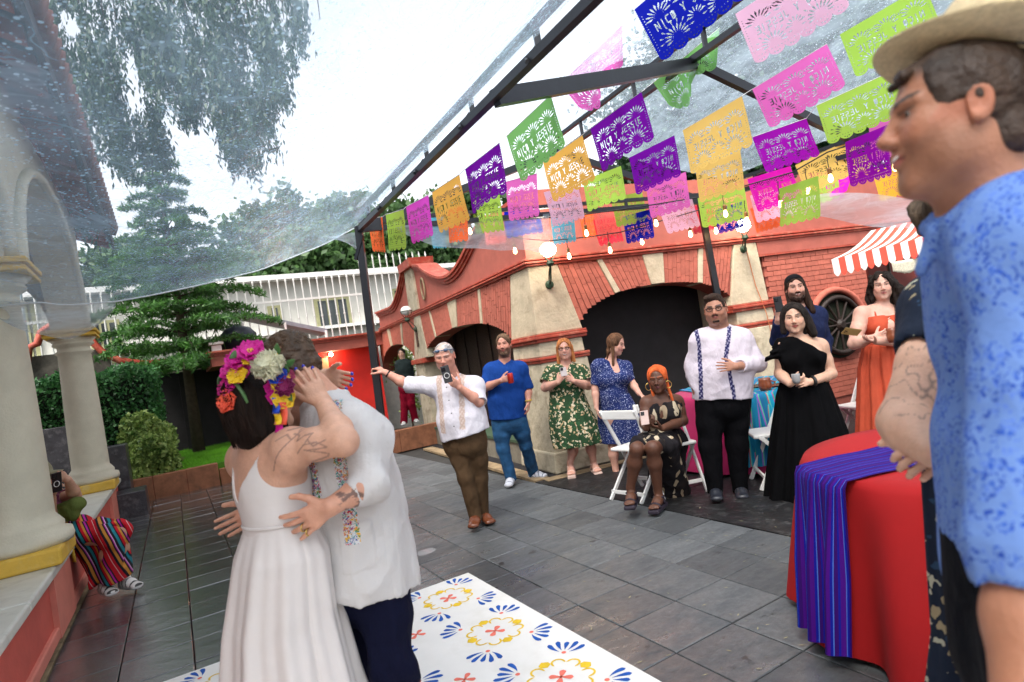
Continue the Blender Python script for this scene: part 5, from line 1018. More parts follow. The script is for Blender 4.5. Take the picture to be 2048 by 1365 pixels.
# ================================================================ FIGURE BUILDER: smooth implicit bodies on a rectilinear grid
def axis_pts(lo, hi, h, fine=()):
    xs = [lo]
    while xs[-1] < hi:
        x = xs[-1]; st = h
        for a, b, hf in fine:
            if a <= x < b: st = min(st, hf)
            elif x < a < x + st: st = max(a - x, hf * .6)
        xs.append(x + st)
    return np.array(xs, np.float32)
class Sd:
    def __init__(s, lo, hi, h=.008, fine=()):  # fine: list of (centre, radius, h)
        s.ax = [axis_pts(lo[i], hi[i], h, [(c[i] - r_, c[i] + r_, hf) for c, r_, hf in fine]) for i in range(3)]
        s.d = np.full([len(a) for a in s.ax], .08, np.float32)
    def sub(s, lo, hi):
        sl = tuple(slice(max(0, int(np.searchsorted(s.ax[i], lo[i])) - 1), int(np.searchsorted(s.ax[i], hi[i])) + 1) for i in range(3))
        X = s.ax[0][sl[0]][:, None, None]; Y = s.ax[1][sl[1]][None, :, None]; Z = s.ax[2][sl[2]][None, None, :]; return sl, X, Y, Z
    def comb(s, sl, v, k, op):
        if v.size == 0: return s
        d = s.d[sl]
        if op == 'u': h = np.clip(.5 + .5 * (d - v) / k, 0, 1); s.d[sl] = d + (v - d) * h - k * h * (1 - h)
        else: h = np.clip(.5 - .5 * (d + v) / k, 0, 1); s.d[sl] = d * (1 - h) - v * h + k * h * (1 - h)
        return s
    def cone(s, a, b, ra, rb, k=.02, op='u'):
        a, b = np.asarray(a, float), np.asarray(b, float); m = max(ra, rb) + k + .03; sl, X, Y, Z = s.sub(np.minimum(a, b) - m, np.maximum(a, b) + m)
        e = b - a; L = max(e @ e, 1e-9); t = np.clip(((X - a[0]) * e[0] + (Y - a[1]) * e[1] + (Z - a[2]) * e[2]) / L, 0, 1)
        v = np.sqrt((X - a[0] - t * e[0]) ** 2 + (Y - a[1] - t * e[1]) ** 2 + (Z - a[2] - t * e[2]) ** 2) - (ra + (rb - ra) * t); return s.comb(sl, v.astype(np.float32), k, op)
    def ecap(s, a, b, ra, rb, xd, k=.03, op='u'):  # elliptical tapered capsule, xd = direction of the first radius
        a, b = np.asarray(a, float), np.asarray(b, float); m = max(*ra, *rb) + k + .03; sl, X, Y, Z = s.sub(np.minimum(a, b) - m, np.maximum(a, b) + m)
        e = b - a; l = math.sqrt(e @ e) + 1e-9; w_ = e / l; x = np.asarray(xd, float) - w_ * (w_ @ xd); x /= np.linalg.norm(x); y = np.cross(w_, x)
        px, py, pz = X - a[0], Y - a[1], Z - a[2]; tt = px * w_[0] + py * w_[1] + pz * w_[2]; t = np.clip(tt / l, 0, 1); r1 = ra[0] + (rb[0] - ra[0]) * t; r2 = ra[1] + (rb[1] - ra[1]) * t
        u = px * x[0] + py * x[1] + pz * x[2]; v = px * y[0] + py * y[1] + pz * y[2]; q = (tt - t * l); rm = np.minimum(r1, r2)
        n = np.sqrt((u / r1) ** 2 + (v / r2) ** 2 + (q / rm) ** 2); g = np.sqrt((u / r1 ** 2) ** 2 + (v / r2 ** 2) ** 2 + (q / rm ** 2) ** 2) + 1e-6
        return s.comb(sl, (n * (n - 1) / g).astype(np.float32), k, op)
    def ell(s, c, r, ax=None, k=.02, op='u'):
        c = np.asarray(c, float); m = max(r) + k + .03; sl, X, Y, Z = s.sub(c - m, c + m); px, py, pz = X - c[0], Y - c[1], Z - c[2]
        if ax is None: u, v, q = px, py, pz
        else: u, v, q = [px * a_[0] + py * a_[1] + pz * a_[2] for a_ in ax]
        n = np.sqrt((u / r[0]) ** 2 + (v / r[1]) ** 2 + (q / r[2]) ** 2); g = np.sqrt((u / r[0] ** 2) ** 2 + (v / r[1] ** 2) ** 2 + (q / r[2] ** 2) ** 2) + 1e-6
        return s.comb(sl, (n * (n - 1) / g).astype(np.float32), k, op)
    def plane(s, p, n, k=.004):  # keep the side n points away from
        n = np.asarray(n, float); n = n / np.linalg.norm(n); v = (s.ax[0][:, None, None] - p[0]) * n[0] + (s.ax[1][None, :, None] - p[1]) * n[1] + (s.ax[2][None, None, :] - p[2]) * n[2]
        s.d = np.maximum(s.d, v.astype(np.float32)); return s
    def wrinkle(s, amp, f, seed=0, stretch=(1, 1, 1), oct=2, ridge=False):
        m = np.abs(s.d) < .03; i, j, k = np.nonzero(m); P = np.stack([s.ax[0][i], s.ax[1][j], s.ax[2][k]], 1) * np.array(stretch); n_ = snoise(P, seed, oct, f)
        if ridge: n_ = n_ * .5 + (1.6 * np.abs(snoise(P[:, [1, 2, 0]], seed + 3, 2, f * .62)) - .5) * np.clip(snoise(P * .5 + 3, seed + 7, 1, f * .5) + .6, 0, 1.2)
        s.d[m] += (amp * (2.1 if ridge else 1) * n_).astype(np.float32); return s
    def mesh(s):
        d = s.d; sg = d < 0; c = [sg[a:a + d.shape[0] - 1 or None, b:b + d.shape[1] - 1 or None, e:e + d.shape[2] - 1 or None] for a in (0, 1) for b in (0, 1) for e in (0, 1)]
        n1, n2, n3 = [q - 1 for q in d.shape]; c = [sg[a:a + n1, b:b + n2, e:e + n3] for a in (0, 1) for b in (0, 1) for e in (0, 1)]
        tot = sum(q.astype(np.int8) for q in c); act = (tot > 0) & (tot < 8); I = np.stack(np.nonzero(act), 1); N = len(I); idx = np.full(act.shape, -1, np.int32); idx[act] = np.arange(N)
        acc = np.zeros((N, 3)); cnt = np.zeros(N)
        for axi in range(3):
            for o1 in (0, 1):
                for o2 in (0, 1):
                    o = [0, 0, 0]; oth = [q for q in range(3) if q != axi]; o[oth[0]] = o1; o[oth[1]] = o2; p = I + o; q = p.copy(); q[:, axi] += 1
                    da, db = d[tuple(p.T)], d[tuple(q.T)]; m = (da < 0) != (db < 0); t = da[m] / (da[m] - db[m]); pos = np.zeros((m.sum(), 3)); pm = p[m]
                    for w_ in range(3): pos[:, w_] = s.ax[w_][pm[:, w_]]
                    pos[:, axi] += t * (s.ax[axi][pm[:, axi] + 1] - s.ax[axi][pm[:, axi]]); acc[m] += pos; cnt[m] += 1
        Vv = acc / np.maximum(cnt, 1)[:, None]; F = []
        for axi in range(3):
            oth = [q for q in range(3) if q != axi]; sla = [slice(1, -1)] * 3; sla[axi] = slice(0, -1); slb = list(sla); slb[axi] = slice(1, None)
            A_, B_ = sg[tuple(sla)], sg[tuple(slb)]; ch = np.stack(np.nonzero(A_ != B_), 1)
            if not len(ch): continue
            fl = A_[tuple(ch.T)]; base = ch.copy(); base[:, oth[0]] += 1; base[:, oth[1]] += 1
            def cell(a, b): q = base.copy(); q[:, oth[0]] -= a; q[:, oth[1]] -= b; return idx[tuple(q.T)]
            quad = np.stack([cell(1, 1), cell(0, 1), cell(0, 0), cell(1, 0)], 1)
            if axi == 1: fl = ~fl
            quad[~fl] = quad[~fl][:, ::-1]; F.append(quad)
        F = np.vstack(F); F = F[(F >= 0).all(1)]; return Vv, F
def setcol(me, col):
    a = me.color_attributes.new('tint', 'FLOAT_COLOR', 'POINT'); c = np.ones((len(me.vertices), 4), np.float32); c[:, :3] = col; a.data.foreach_set('color', c.ravel())
def sdobj(sd, name, mat, parent, col=None):
    v, f = sd.mesh(); me = npmesh(name, v - wloc(parent), f, True)
    if col is not None: setcol(me, col(v) if callable(col) else np.tile(col, (len(v), 1)))
    return link(name, me, mat, parent)
def unit(v): v = np.asarray(v, float); return v / (np.linalg.norm(v) + 1e-9)
def smst(x, a, b): t = np.clip((x - a) / (b - a), 0, 1); return t * t * (3 - 2 * t)
m_skin = M('skin', rough=.5, var=.09, scale=38, bump=.2, bscale=160, attr='tint', sss=.1, spec=.4)
m_cloth = M('cloth', rough=.85, var=.07, scale=9, bump=1., bscale=13, stretch=(1, 1, .55), attr='tint', spec=.08)
m_hairm = M('hair_strands', rough=.65, var=.6, scale=2.2, bump=1., bscale=4, stretch=(38, 38, 4), attr='tint', spec=.14)
m_eyew = M('eye_white', (.42, .39, .36), .2, .02, 4, 0, spec=.6); m_lens = M('glass_lens', (.05, .05, .05), .05, 0, 4, 0)
class Head:
    """local frame: x = to the viewer's right when the face looks at the viewer, y = where the face looks, z = up; unit = head height s"""
    def __init__(h, c, F, U=(0, 0, 1), s=.235, wide=1.): h.c = np.asarray(c, float); h.y = unit(F); h.z = unit(np.asarray(U, float) - h.y * (h.y @ np.asarray(U, float))); h.x = np.cross(h.y, h.z) * -1; h.s = s; h.w = wide; h.ax = (h.x, h.y, h.z)
    def p(h, x, y, z): return h.c + (h.x * x * h.w + h.y * y + h.z * z) * h.s
    def loc(h, P): q = (P - h.c) / h.s; return np.stack([q @ h.x / h.w, q @ h.y, q @ h.z], -1)
def add_head(sd, h, fem=False, smile=0., fat=0., neck=None, nr=.056, nose=1.):
    s = h.s; E = lambda c, r, k=.03, op='u': sd.ell(h.p(*c), [r[0] * s * h.w, r[1] * s, r[2] * s], h.ax, k * s, op); C = lambda a, b, ra, rb, k=.04, op='u': sd.cone(h.p(*a), h.p(*b), ra * s, rb * s, k * s, op)
    E((0, -.07, .13), (.32, .385, .365), .02); E((0, .06, -.1), (.265 + fat * .5, .27, .34), .1); E((0, .1, -.3), (.17 + fat, .18, .16), .12)
    C((-.035, .23, -.425), (.035, .23, -.425), .062 if fem else .075, .062 if fem else .075, .1)
    for q in (-1, 1):
        E((q * .2, .03, -.24), (.07 + fat * .6, .12, .12), .12); E((q * .165, .2, -.07), (.09, .07, .07), .1)
        if smile: E((q * .15, .24, -.15), (.07, .05, .06), .08)
        E((q * .125, .325, .045), (.072, .055, .045), .05, 's'); E((q * .125, .222, .035), (.06, .055, .05), .02)
        C((q * .05, .31, .115), (q * .2, .255, .11), .028, .02, .05); C((q * .07, .296, .055), (q * .185, .266, .047), .018, .014, .012); C((q * .08, .286, .006), (q * .175, .262, .010), .014, .012, .012)
        E((q * .325, -.05, .0), (.03, .075, .125), .02); E((q * .345, -.03, .0), (.02, .045, .08), .02, 's'); E((q * .335, -.03, -.1), (.025, .04, .035), .02)
        C((q * .036, .37, -.125), (q * .055, .335, -.13), .03, .026, .03)
    C((0, .3, .08), (0, .395 * 1, -.095), .03, .042 * nose, .05); E((0, .40 + .02 * (nose - 1), -.105), (.04, .042, .036), .03)
    w_ = .075 + .025 * smile; up = .02 * smile
    C((-w_, .295, -.222 + up), (0, .338, -.218), .016, .022, .02); C((0, .338, -.218), (w_, .295, -.222 + up), .022, .016, .02)
    C((-w_ * .9, .29, -.255 + up), (0, .328, -.268 - .008 * smile), .014, .026, .02); C((0, .328, -.268 - .008 * smile), (w_ * .9, .29, -.255 + up), .026, .014, .02)
    if smile: C((-w_ * .9, .335, -.232 + up * .8), (0, .375, -.243), .008, .012, .01, 's'); C((0, .375, -.243), (w_ * .9, .335, -.232 + up * .8), .012, .008, .01, 's')
    else: C((-w_, .33, -.237), (w_, .33, -.237), .006, .006, .012, 's')
    if neck is not None: sd.ecap(h.p(0, -.1, -.28), neck, (nr, nr * 1.05), (nr * 1.08, nr * 1.1), h.x, .03)
def face_paint(V_, col, h, skin, hair, lips=(.5, .17, .15), brow=1., beard=0., scalp=0., stache=0., lid=.7):
    q = h.loc(V_); x, y, z = q[:, 0], q[:, 1], q[:, 2]; near = (np.abs(x) < .5) & (np.abs(z) < .62) & (np.abs(y) < .6); skin = np.array(skin); hair = np.array(hair)
    def mix(m, c): m = (m * near)[:, None]; col[:] = col * (1 - m) + np.array(c) * m
    fr = smst(y, .05, .16)
    mix(fr * .3 * np.exp(-(((np.abs(x) - .17) / .09) ** 2 + ((z + .1) / .08) ** 2)), skin * np.array([1.25, .78, .72])); mix(fr * .35 * np.exp(-((x / .05) ** 2 + ((z + .1) / .07) ** 2)), skin * np.array([1.2, .8, .75]))
    mix(.4 * smst(-np.hypot(np.abs(x) - .335, (z + .0)), -.16, -.05) * (np.abs(x) > .27), skin * np.array([1.15, .7, .6]))
    mix(fr * .5 * np.exp(-(((np.abs(x) - .125) / .075) ** 2 + ((z - .03) / .045) ** 2)), skin * .6)
    if beard: mix(beard * smst(-z, .1, .2) * smst(y, -.12, .05) * (1 - np.exp(-((x / .1) ** 2 + ((z + .1) / .1) ** 2))) * smst(np.abs(x) + (-z - .12) * .9, .12, .22), hair)
    if stache: mix(stache * fr * np.exp(-((x / .1) ** 4 + ((z + .185) / .025) ** 4)), hair)
    mix(fr * brow * (np.abs(x) > .045) * smst(-np.abs(z - .118 - .02 * np.sin((np.abs(x) - .05) * 14)), -.026, -.014) * smst(-np.abs(np.abs(x) - .125), -.1, -.075), hair)
    mix(fr * lid * smst(-np.abs(z - .062), -.016, -.006) * smst(-np.abs(np.abs(x) - .125), -.08, -.06), hair * .5 + .003)
    mix(fr * .9 * smst(-np.hypot(x / .1, (z + .243 - .2 * x * x) / .045), -1.05, -.8), lips); mix(fr * .8 * smst(-np.abs(z + .238 - .35 * x * x), -.012, -.004) * (np.abs(x) < .1), (.06, .015, .015))
    mix(.9 * fr * np.exp(-(((np.abs(x) - .035) / .016) ** 2 + ((z + .142) / .01) ** 2)), skin * .2)
    if scalp: mix(scalp * smst(z + .35 * np.clip(-y, 0, 1) - .25 * np.clip(y, 0, 1), .12, .28), hair)
    return col
def eyes(h, root, iris=(.05, .025, .012), look=(0, 1, 0), teeth=False, r_=.046):
    g = MB(); gi = MB(); l = h.x * look[0] + h.y * look[1] + h.z * look[2]
    for q in (-1, 1):
        c = h.p(q * .125, .248, .033); g.ball(c, r_ * h.s, 14); d = unit(h.y * .9 + l * .6 + h.x * q * .08); gi.ball(c + d * r_ * h.s * .5, r_ * h.s * .6, 12)
    g.obj('eyes', m_eyew, root, True); gi.obj('irises', M('iris_%d' % int(iris[0] * 1000), iris, .1, .05, 4, 0, spec=.8), root, True)
    if teeth:
        g = MB(); P = [[h.p(x, .352 - 2.6 * x * x, -.224 + .9 * x * x - (.024 * (1 - 60 * x * x)) * v) for x in np.linspace(-.078, .078, 9)] for v in (0, 1)]; g.grid(P); g.obj('teeth', M('teeth', (.8, .78, .72), .2, .02, 4, 0), root, True)
def glasses(h, root, mat, sun=False):
    g = MB()
    for q in (-1, 1):
        P = [h.p(q * .135 + .085 * math.cos(t), .325 - .02 * abs(math.cos(t)) * (1 if math.cos(t) * q > 0 else 0), .035 + .068 * math.sin(t)) for t in np.linspace(0, 6.283, 22)]; g.tube(P, .009 * h.s * 1.4, 5)
        g.tube([h.p(q * .22, .31, .06), h.p(q * .33, .1, .05), h.p(q * .345, -.06, .04)], .01 * h.s, 5)
    g.tube([h.p(-.05, .34, .05), h.p(0, .36, .06), h.p(.05, .34, .05)], .01 * h.s, 5); return g.obj('glasses', mat, root, True)
def add_hand(sd, wr, D_, N_, T_, s=1., curl=.5, thumb=.5, spread=.1, curls=None, tdir=None, r=.0085):
    """wr wrist, D_ towards the fingers, N_ palm normal (out of the palm), T_ towards the thumb side"""
    D_ = unit(D_); N_ = unit(N_ - D_ * (N_ @ D_)); T_ = unit(T_ - D_ * (T_ @ D_) - N_ * (T_ @ N_)); tips = []
    kn = wr + D_ * .088 * s; sd.ecap(wr + D_ * .012 * s, kn - D_ * .018 * s, (.026 * s, .018 * s), (.037 * s, .0135 * s), T_, .016 * s)
    for i, (o, ln) in enumerate(((.029, .072), (.010, .08), (-.010, .075), (-.028, .06))):
        b = kn + T_ * o * s - D_ * (.004 + .008 * (i == 3)) * s; cu = (curls[i] if curls else curl) ; an = cu * .8; dd = unit(D_ + T_ * (1.5 - i) * spread * .5); p = b; rr = r * s * (1 - .08 * (i == 3))
        sd.cone(kn - D_ * .03 * s + T_ * o * .8 * s, b, .011 * s, rr * 1.12, .008 * s)
        for j, fr in enumerate((.45, .31, .24)):
            v = dd * math.cos(an) + N_ * math.sin(an); q = p + v * ln * s * fr; sd.cone(p, q, rr * (1 - .1 * j), rr * (1 - .1 * (j + 1)), .003 * s); p = q; an += cu * 1.15
        tips.append((p, v))
    b = wr + D_ * .03 * s + T_ * .024 * s + N_ * .004 * s; td = unit(tdir) if tdir is not None else unit(D_ * .62 + T_ * .7 + N_ * .35 * thumb * 2); m_ = b + td * .034 * s; e_ = m_ + unit(td + D_ * .5 + N_ * thumb) * .032 * s; f_ = e_ + unit(td * .6 + D_ * .9 + N_ * thumb) * .024 * s
    sd.cone(b, m_, .0145 * s, .0115 * s, .012 * s); sd.cone(m_, e_, .0112 * s, .0095 * s, .004); sd.cone(e_, f_, .0095 * s, .0082 * s, .004); tips.append((f_, unit(f_ - e_))); return tips
def limb(sd, pts, rs, k=.02):
    for a, b, ra, rb in zip(pts[:-1], pts[1:], rs[:-1], rs[1:]): sd.cone(a, b, ra, rb, k)
def mids(a, b, t): return np.asarray(a) * (1 - t) + np.asarray(b) * t
def add_leg(sd, hip, kn, an, fwd, toe, s=1., b=1., foot=True, shoe=None):
    sd.cone(hip, mids(hip, kn, .55), .083 * b * s, .066 * b * s, .03); sd.cone(mids(hip, kn, .55), kn, .066 * b * s, .052 * s * (b * .4 + .6), .03)
    c = mids(kn, an, .33) - fwd * .014 * s; sd.cone(kn, c, .05 * s, .053 * s * b, .03); sd.cone(c, an + UP * .03 * s, .053 * s * b, .034 * s, .03)
    sd.cone(an + UP * .03 * s, an - UP * .02 * s, .034 * s, .035 * s, .02)
    if foot: foot_(sd, an, toe, s)
def foot_(sd, an, toe, s=1., up=0.):
    t = unit(toe); h_ = an - UP * .045 * s; side = np.cross(t, UP)
    sd.cone(h_ - t * .03 * s, h_ + t * .06 * s + UP * .008, .034 * s + up, .036 * s + up, .03); sd.ecap(h_ + t * .05 * s, h_ + t * .15 * s - UP * .012 * s, (.038 * s + up, .028 * s + up), (.042 * s + up, .017 * s + up), side, .03)
    for i in range(5):
        if up: break
        o = (.5 - i / 4) * .066 * s; sd.cone(h_ + t * .13 * s + side * o - UP * .012 * s, h_ + t * (.185 - .008 * abs(i - 1) * 1.) * s + side * o * 1.05 - UP * .018 * s, .0115 * s, .0095 * s, .006)
def add_torso(sd, J, dims, off=0., k=.05, lo=0):
    """dims: (chest rx,ry),(waist rx,ry),(hip rx,ry); J has neck, chest, waist, pelvis, shA, shB and side direction S"""
    S = J['S']; (cx, cy), (wx, wy), (hx, hy) = dims
    sd.ecap(J['chest'] + J['up'] * .05, J['chest'] - J['up'] * .04, (cx + off, cy * .95 + off), (cx + off, cy + off), S, k); sd.ecap(J['chest'] - J['up'] * .04, J['waist'], (cx * .97 + off, cy + off), (wx + off, wy + off), S, k); sd.ecap(J['waist'], J['pelvis'], (wx + off, wy + off), (hx + off, hy + off), S, k)
    for q in ('shA', 'shB'): sd.cone(J['neck'] - J['up'] * .02, J[q], .052 + off, .052 + off, .045); sd.cone(J['chest'], J[q] - J['up'] * .02, .06 + off, .056 + off, .05)
def ring_loft(rings):  # rings: (n,m,3) closed in the second index
    P = np.asarray(rings, float); n, m, _ = P.shape; f = [(i * m + j, i * m + (j + 1) % m, (i + 1) * m + (j + 1) % m, (i + 1) * m + j) for i in range(n - 1) for j in range(m)]; return P.reshape(-1, 3), f
def skirt(name, mat, root, secs, S, Fd, nf=9, amp=.02, seed=0, n=40, m=150, col=None, sharp=1., twist=0.):
    """secs: list of (centre, rx, ry, amp factor); lofted with folds growing to the hem"""
    T = np.linspace(0, 1, n); K_ = len(secs) - 1; xs = np.linspace(0, 1, len(secs)); r = np.random.default_rng(seed); ph = r.uniform(0, 6.28, 8)
    get = lambda f: np.array([[np.interp(t, xs, [np.atleast_1d(f(s))[i] for s in secs]) for i in range(len(np.atleast_1d(f(secs[0]))))] for t in T])
    C = get(lambda s: s[0]); RX = get(lambda s: s[1])[:, 0]; RY = get(lambda s: s[2])[:, 0]; AM = get(lambda s: s[3])[:, 0]; rings = []; uv = []
    for i in range(n):
        row = []
        for j in range(m):
            t = 2 * math.pi * j / m + twist * T[i]; f = math.sin(nf * t + ph[0] + .7 * math.sin(2 * t + ph[1])); f = math.copysign(abs(f) ** sharp, f) * .7 + .3 * math.sin(nf * 2.3 * t + ph[2] + T[i] * 1.3)
            e = 1 + 0 * f; row.append(C[i] + S * (math.cos(t) * (RX[i] + amp * AM[i] * f)) + Fd * (math.sin(t) * (RY[i] + amp * AM[i] * f)))
        rings.append(row)
    v, f = ring_loft(rings); me = npmesh(name, v - wloc(root), f, True)
    if col is not None: setcol(me, col(v) if callable(col) else np.tile(col, (len(v), 1)))
    a = me.attributes.new('stripe', 'FLOAT', 'POINT'); a.data.foreach_set('value', np.tile(np.arange(m) / m, n).astype(np.float32)); o = link(name, me, mat, root); solid(o, .004); return o
def ball_collar(sd, c, S, Fd, up, rx, ry, r_=.012, drop=.0, k=.01, open_=.5):
    pts = []
    for t in np.linspace(open_, 2 * math.pi - open_, 14): a = t + math.pi / 2; pts.append(c + S * rx * math.cos(a) + Fd * ry * math.sin(a) - up * drop * max(0, math.sin(a)))
    for p, q in zip(pts[:-1], pts[1:]): sd.cone(p, q, r_, r_, k)
    return pts
def phone(c, up, right, nrm, root_label, col=(.02, .02, .022), w_=.072, h_=.148, ring=False, parent=None):
    """nrm points out of the phone's back (towards the viewer)"""
    up, right, nrm = unit(up), unit(right), unit(nrm); o = empty('phone', c, root_label, 'phone')
    g = MB(); g.box(c, w_, .009, h_, right, nrm, up); bevel(g.obj('case', M('phone_case_%d' % int(col[0] * 100), col, .3, .05, 8, 0), o), .006, 3)
    g = MB(); cc = c + up * h_ * .3 - right * w_ * .2 + nrm * .006; g.box(cc, w_ * .44, .004, w_ * .46, right, nrm, up); bevel(g.obj('camera_bump', M('phone_black', (.01, .01, .01), .15), o), .002)
    g = MB()
    for dx, dz in ((-.1, .1), (.1, .1), (0, -.1)): g.lathe(cc + right * w_ * dx + up * w_ * dz, [(.0075, 0), (.0075, .005), (.005, .006)], 12, nrm)
    g.obj('lenses', M('lens_black', (.005, .005, .01), .05), o)
    if ring: g = MB(); P = [c - up * .012 + nrm * .007 + right * .022 * math.cos(t) + up * .022 * math.sin(t) for t in np.linspace(0, 6.283, 24)]; g.tube(P, .003, 5); g.obj('grip_ring', M('ring_white', (.7, .7, .7), .3), o)
    return o
# ================================================================ PEOPLE
def pattern(name, base, dots, scale, thr, rough=.85, dark=None, sstr=None, mask=None, tint=False, noisecut=0.):
    """cloth with blotches in palette colours (dots = list), on a base; mask = attribute limiting the pattern"""
    m, nt, b = newmat(name); L = nt.links.new; tc = node(nt, 'ShaderNodeTexCoord'); src = tc.outputs['Object']
    if sstr: mp = node(nt, 'ShaderNodeMapping'); mp.inputs['Scale'].default_value = sstr; L(src, mp.inputs[0]); src = mp.outputs[0]
    nz = node(nt, 'ShaderNodeTexNoise', Scale=scale * .8, Detail=2.); L(src, nz.inputs['Vector']); mxv = node(nt, 'ShaderNodeMix', data_type='VECTOR'); mxv.inputs[0].default_value = .06; L(src, mxv.inputs[4]); L(nz.outputs['Color'], mxv.inputs[5])
    vo = node(nt, 'ShaderNodeTexVoronoi', Scale=scale); L(mxv.outputs[1], vo.inputs['Vector']); sp = node(nt, 'ShaderNodeSeparateColor'); L(vo.outputs['Color'], sp.inputs[0])
    cr = node(nt, 'ShaderNodeValToRGB'); cr.color_ramp.interpolation = 'CONSTANT'; e = cr.color_ramp.elements; e[0].position = 0; e[0].color = (*dots[0], 1); e[1].position = 1 / len(dots); e[1].color = (*dots[min(1, len(dots) - 1)], 1)
    for i, c in enumerate(dots[2:]): q = e.new((i + 2) / len(dots)); q.color = (*c, 1)
    L(sp.outputs[0], cr.inputs[0]); lt = node(nt, 'ShaderNodeMath', operation='LESS_THAN'); L(vo.outputs['Distance'], lt.inputs[0]); lt.inputs[1].default_value = thr; fac = lt.outputs[0]
    if noisecut:
        n5 = node(nt, 'ShaderNodeTexNoise', Scale=scale * .35, Detail=1.); L(src, n5.inputs['Vector']); g5 = node(nt, 'ShaderNodeMath', operation='GREATER_THAN'); L(n5.outputs['Fac'], g5.inputs[0]); g5.inputs[1].default_value = noisecut; mu = node(nt, 'ShaderNodeMath', operation='MULTIPLY'); L(fac, mu.inputs[0]); L(g5.outputs[0], mu.inputs[1]); fac = mu.outputs[0]
    bc = node(nt, 'ShaderNodeRGB'); bc.outputs[0].default_value = (*base, 1); mx = node(nt, 'ShaderNodeMix', data_type='RGBA'); L(fac, mx.inputs[0]); L(bc.outputs[0], mx.inputs[6]); L(cr.outputs[0], mx.inputs[7]); out = mx.outputs[2]
    if mask:
        at = node(nt, 'ShaderNodeAttribute', attribute_name=mask); ta = node(nt, 'ShaderNodeAttribute', attribute_name='tint'); gt = node(nt, 'ShaderNodeMath', operation='GREATER_THAN'); L(at.outputs['Fac'], gt.inputs[0]); gt.inputs[1].default_value = .5
        m2 = node(nt, 'ShaderNodeMix', data_type='RGBA'); L(gt.outputs[0], m2.inputs[0]); L(ta.outputs['Color'], m2.inputs[6]); L(out, m2.inputs[7]); out = m2.outputs[2]
    L(out, b.inputs['Base Color']); b.inputs['Roughness'].default_value = rough; b.inputs['Specular IOR Level'].default_value = .2
    n = node(nt, 'ShaderNodeTexNoise', Scale=11., Detail=6.); L(tc.outputs['Object'], n.inputs['Vector']); bp = node(nt, 'ShaderNodeBump', Strength=.8, Distance=.018); L(n.outputs['Fac'], bp.inputs['Height']); L(bp.outputs[0], b.inputs['Normal']); MATS[name] = m; return m
class Fig: pass
def fig(label, Y, pts, S, Fd, hF, skin, hair, hU=(0, 0, 1), hs=.24, wide=1., fem=False, smile=0., fat=0., dims=((.16, .115), (.135, .1), (.165, .12)), ar=1., lr=1., hands=None, shoes=None, h=.0085, hh=.0048, hf=.0045, beard=0., stache=0., scalp=0., lips=(.42, .13, .11), iris=(.05, .025, .012), look=(0, 1, 0), teeth=False, feet='bare', toeA=None, toeB=None, bust=0., nose=1., eyesf=True, brow=1., sole=None, noarm='', bare=True, nr=.056, base=None, paint=None):
    P = Fig(); S = unit(S); Fd = unit(Fd); J = {k: gy(v[0], v[1], Y + (v[2] if len(v) > 2 else 0)) for k, v in pts.items()}; J['S'] = S; J['F'] = Fd; J['up'] = unit(J['neck'] - J['pelvis']); P.J = J; P.skin = np.array(skin, float); P.hairc = np.array(hair, float)
    b_ = J['pelvis'].copy() if base is None else np.array(base, float); b_[2] = 0; P.root = empty('person', b_, label, 'person'); P.h = H = Head(J['head'], hF, hU, hs, wide); P.dims = dims
    allp = np.array([v for k, v in J.items() if k not in ('S', 'F', 'up')]); lo, hi = allp.min(0) - .22, allp.max(0) + .2; lo[2] = max(lo[2], -.02)
    fine = [(J['head'] + H.z * -.02, hs * .62, hh)] + [(J[k], .13, hf) for k in ('wrA', 'wrB') if k in J]; sd = Sd(lo, hi, h, fine); P.hand = {}
    add_torso(sd, J, dims); add_head(sd, H, fem, smile, fat, J['neck'] + J['up'] * .0, nr, nose)
    if bust:
        for q in (-1, 1): sd.ell(J['chest'] - J['up'] * .03 + S * q * .075 + Fd * dims[0][1] * .72, (.07 * bust, .065 * bust, .07 * bust), None, .05)
    for q in 'AB':
        if q in noarm: continue
        s_, e_, w_ = J['sh' + q], J['el' + q], J['wr' + q]; limb(sd, [s_, mids(s_, e_, .5), e_], [.054 * ar, .048 * ar, .04 * ar]); m_ = mids(e_, w_, .3); limb(sd, [e_, m_, w_], [.04 * ar, .042 * ar, .027 * (ar * .4 + .6)])
        if hands and q in hands: P.hand[q] = add_hand(sd, w_, **hands[q])
    for q, toe in (('A', toeA), ('B', toeB)):
        if 'kn' + q in J: add_leg(sd, J['hip' + q], J['kn' + q], J['an' + q], Fd, toe if toe is not None else Fd, b=lr, foot=bool(feet))
    sk = P.skin
    def col(v):
        c = np.tile(sk, (len(v), 1)) * (1 + .06 * snoise(v, 2, 2, 7))[:, None]; c = face_paint(v, c, H, sk, hair, lips, brow, beard, scalp, stache)
        if paint: c = paint(v, c)
        return c
    P.body = sdobj(sd, 'body', m_skin, P.root, col); P.lo, P.hi = lo, hi; P.lr = lr; P.ar = ar
    if eyesf: eyes(H, P.root, iris, look, teeth)
    return P
def garment(P, name, build, mat=None, col=(.5, .5, .5), h=.0085, lo=None, hi=None, wr=None, mask=None, fine=()):
    sd = Sd(P.lo - .03 if lo is None else lo, P.hi + .03 if hi is None else hi, h, fine); build(sd)
    if wr: sd.wrinkle(*(tuple(wr) + ((1, 1, 1), 2)[len(wr) - 3:]), ridge=True)
    o = sdobj(sd, name, mat or m_cloth, P.root, col)
    if mask: v = np.empty(len(o.data.vertices) * 3, np.float32); o.data.vertices.foreach_get('co', v); v = v.reshape(-1, 3) + wloc(P.root); a = o.data.attributes.new('band', 'FLOAT', 'POINT'); a.data.foreach_set('value', mask(v).astype(np.float32))
    return o
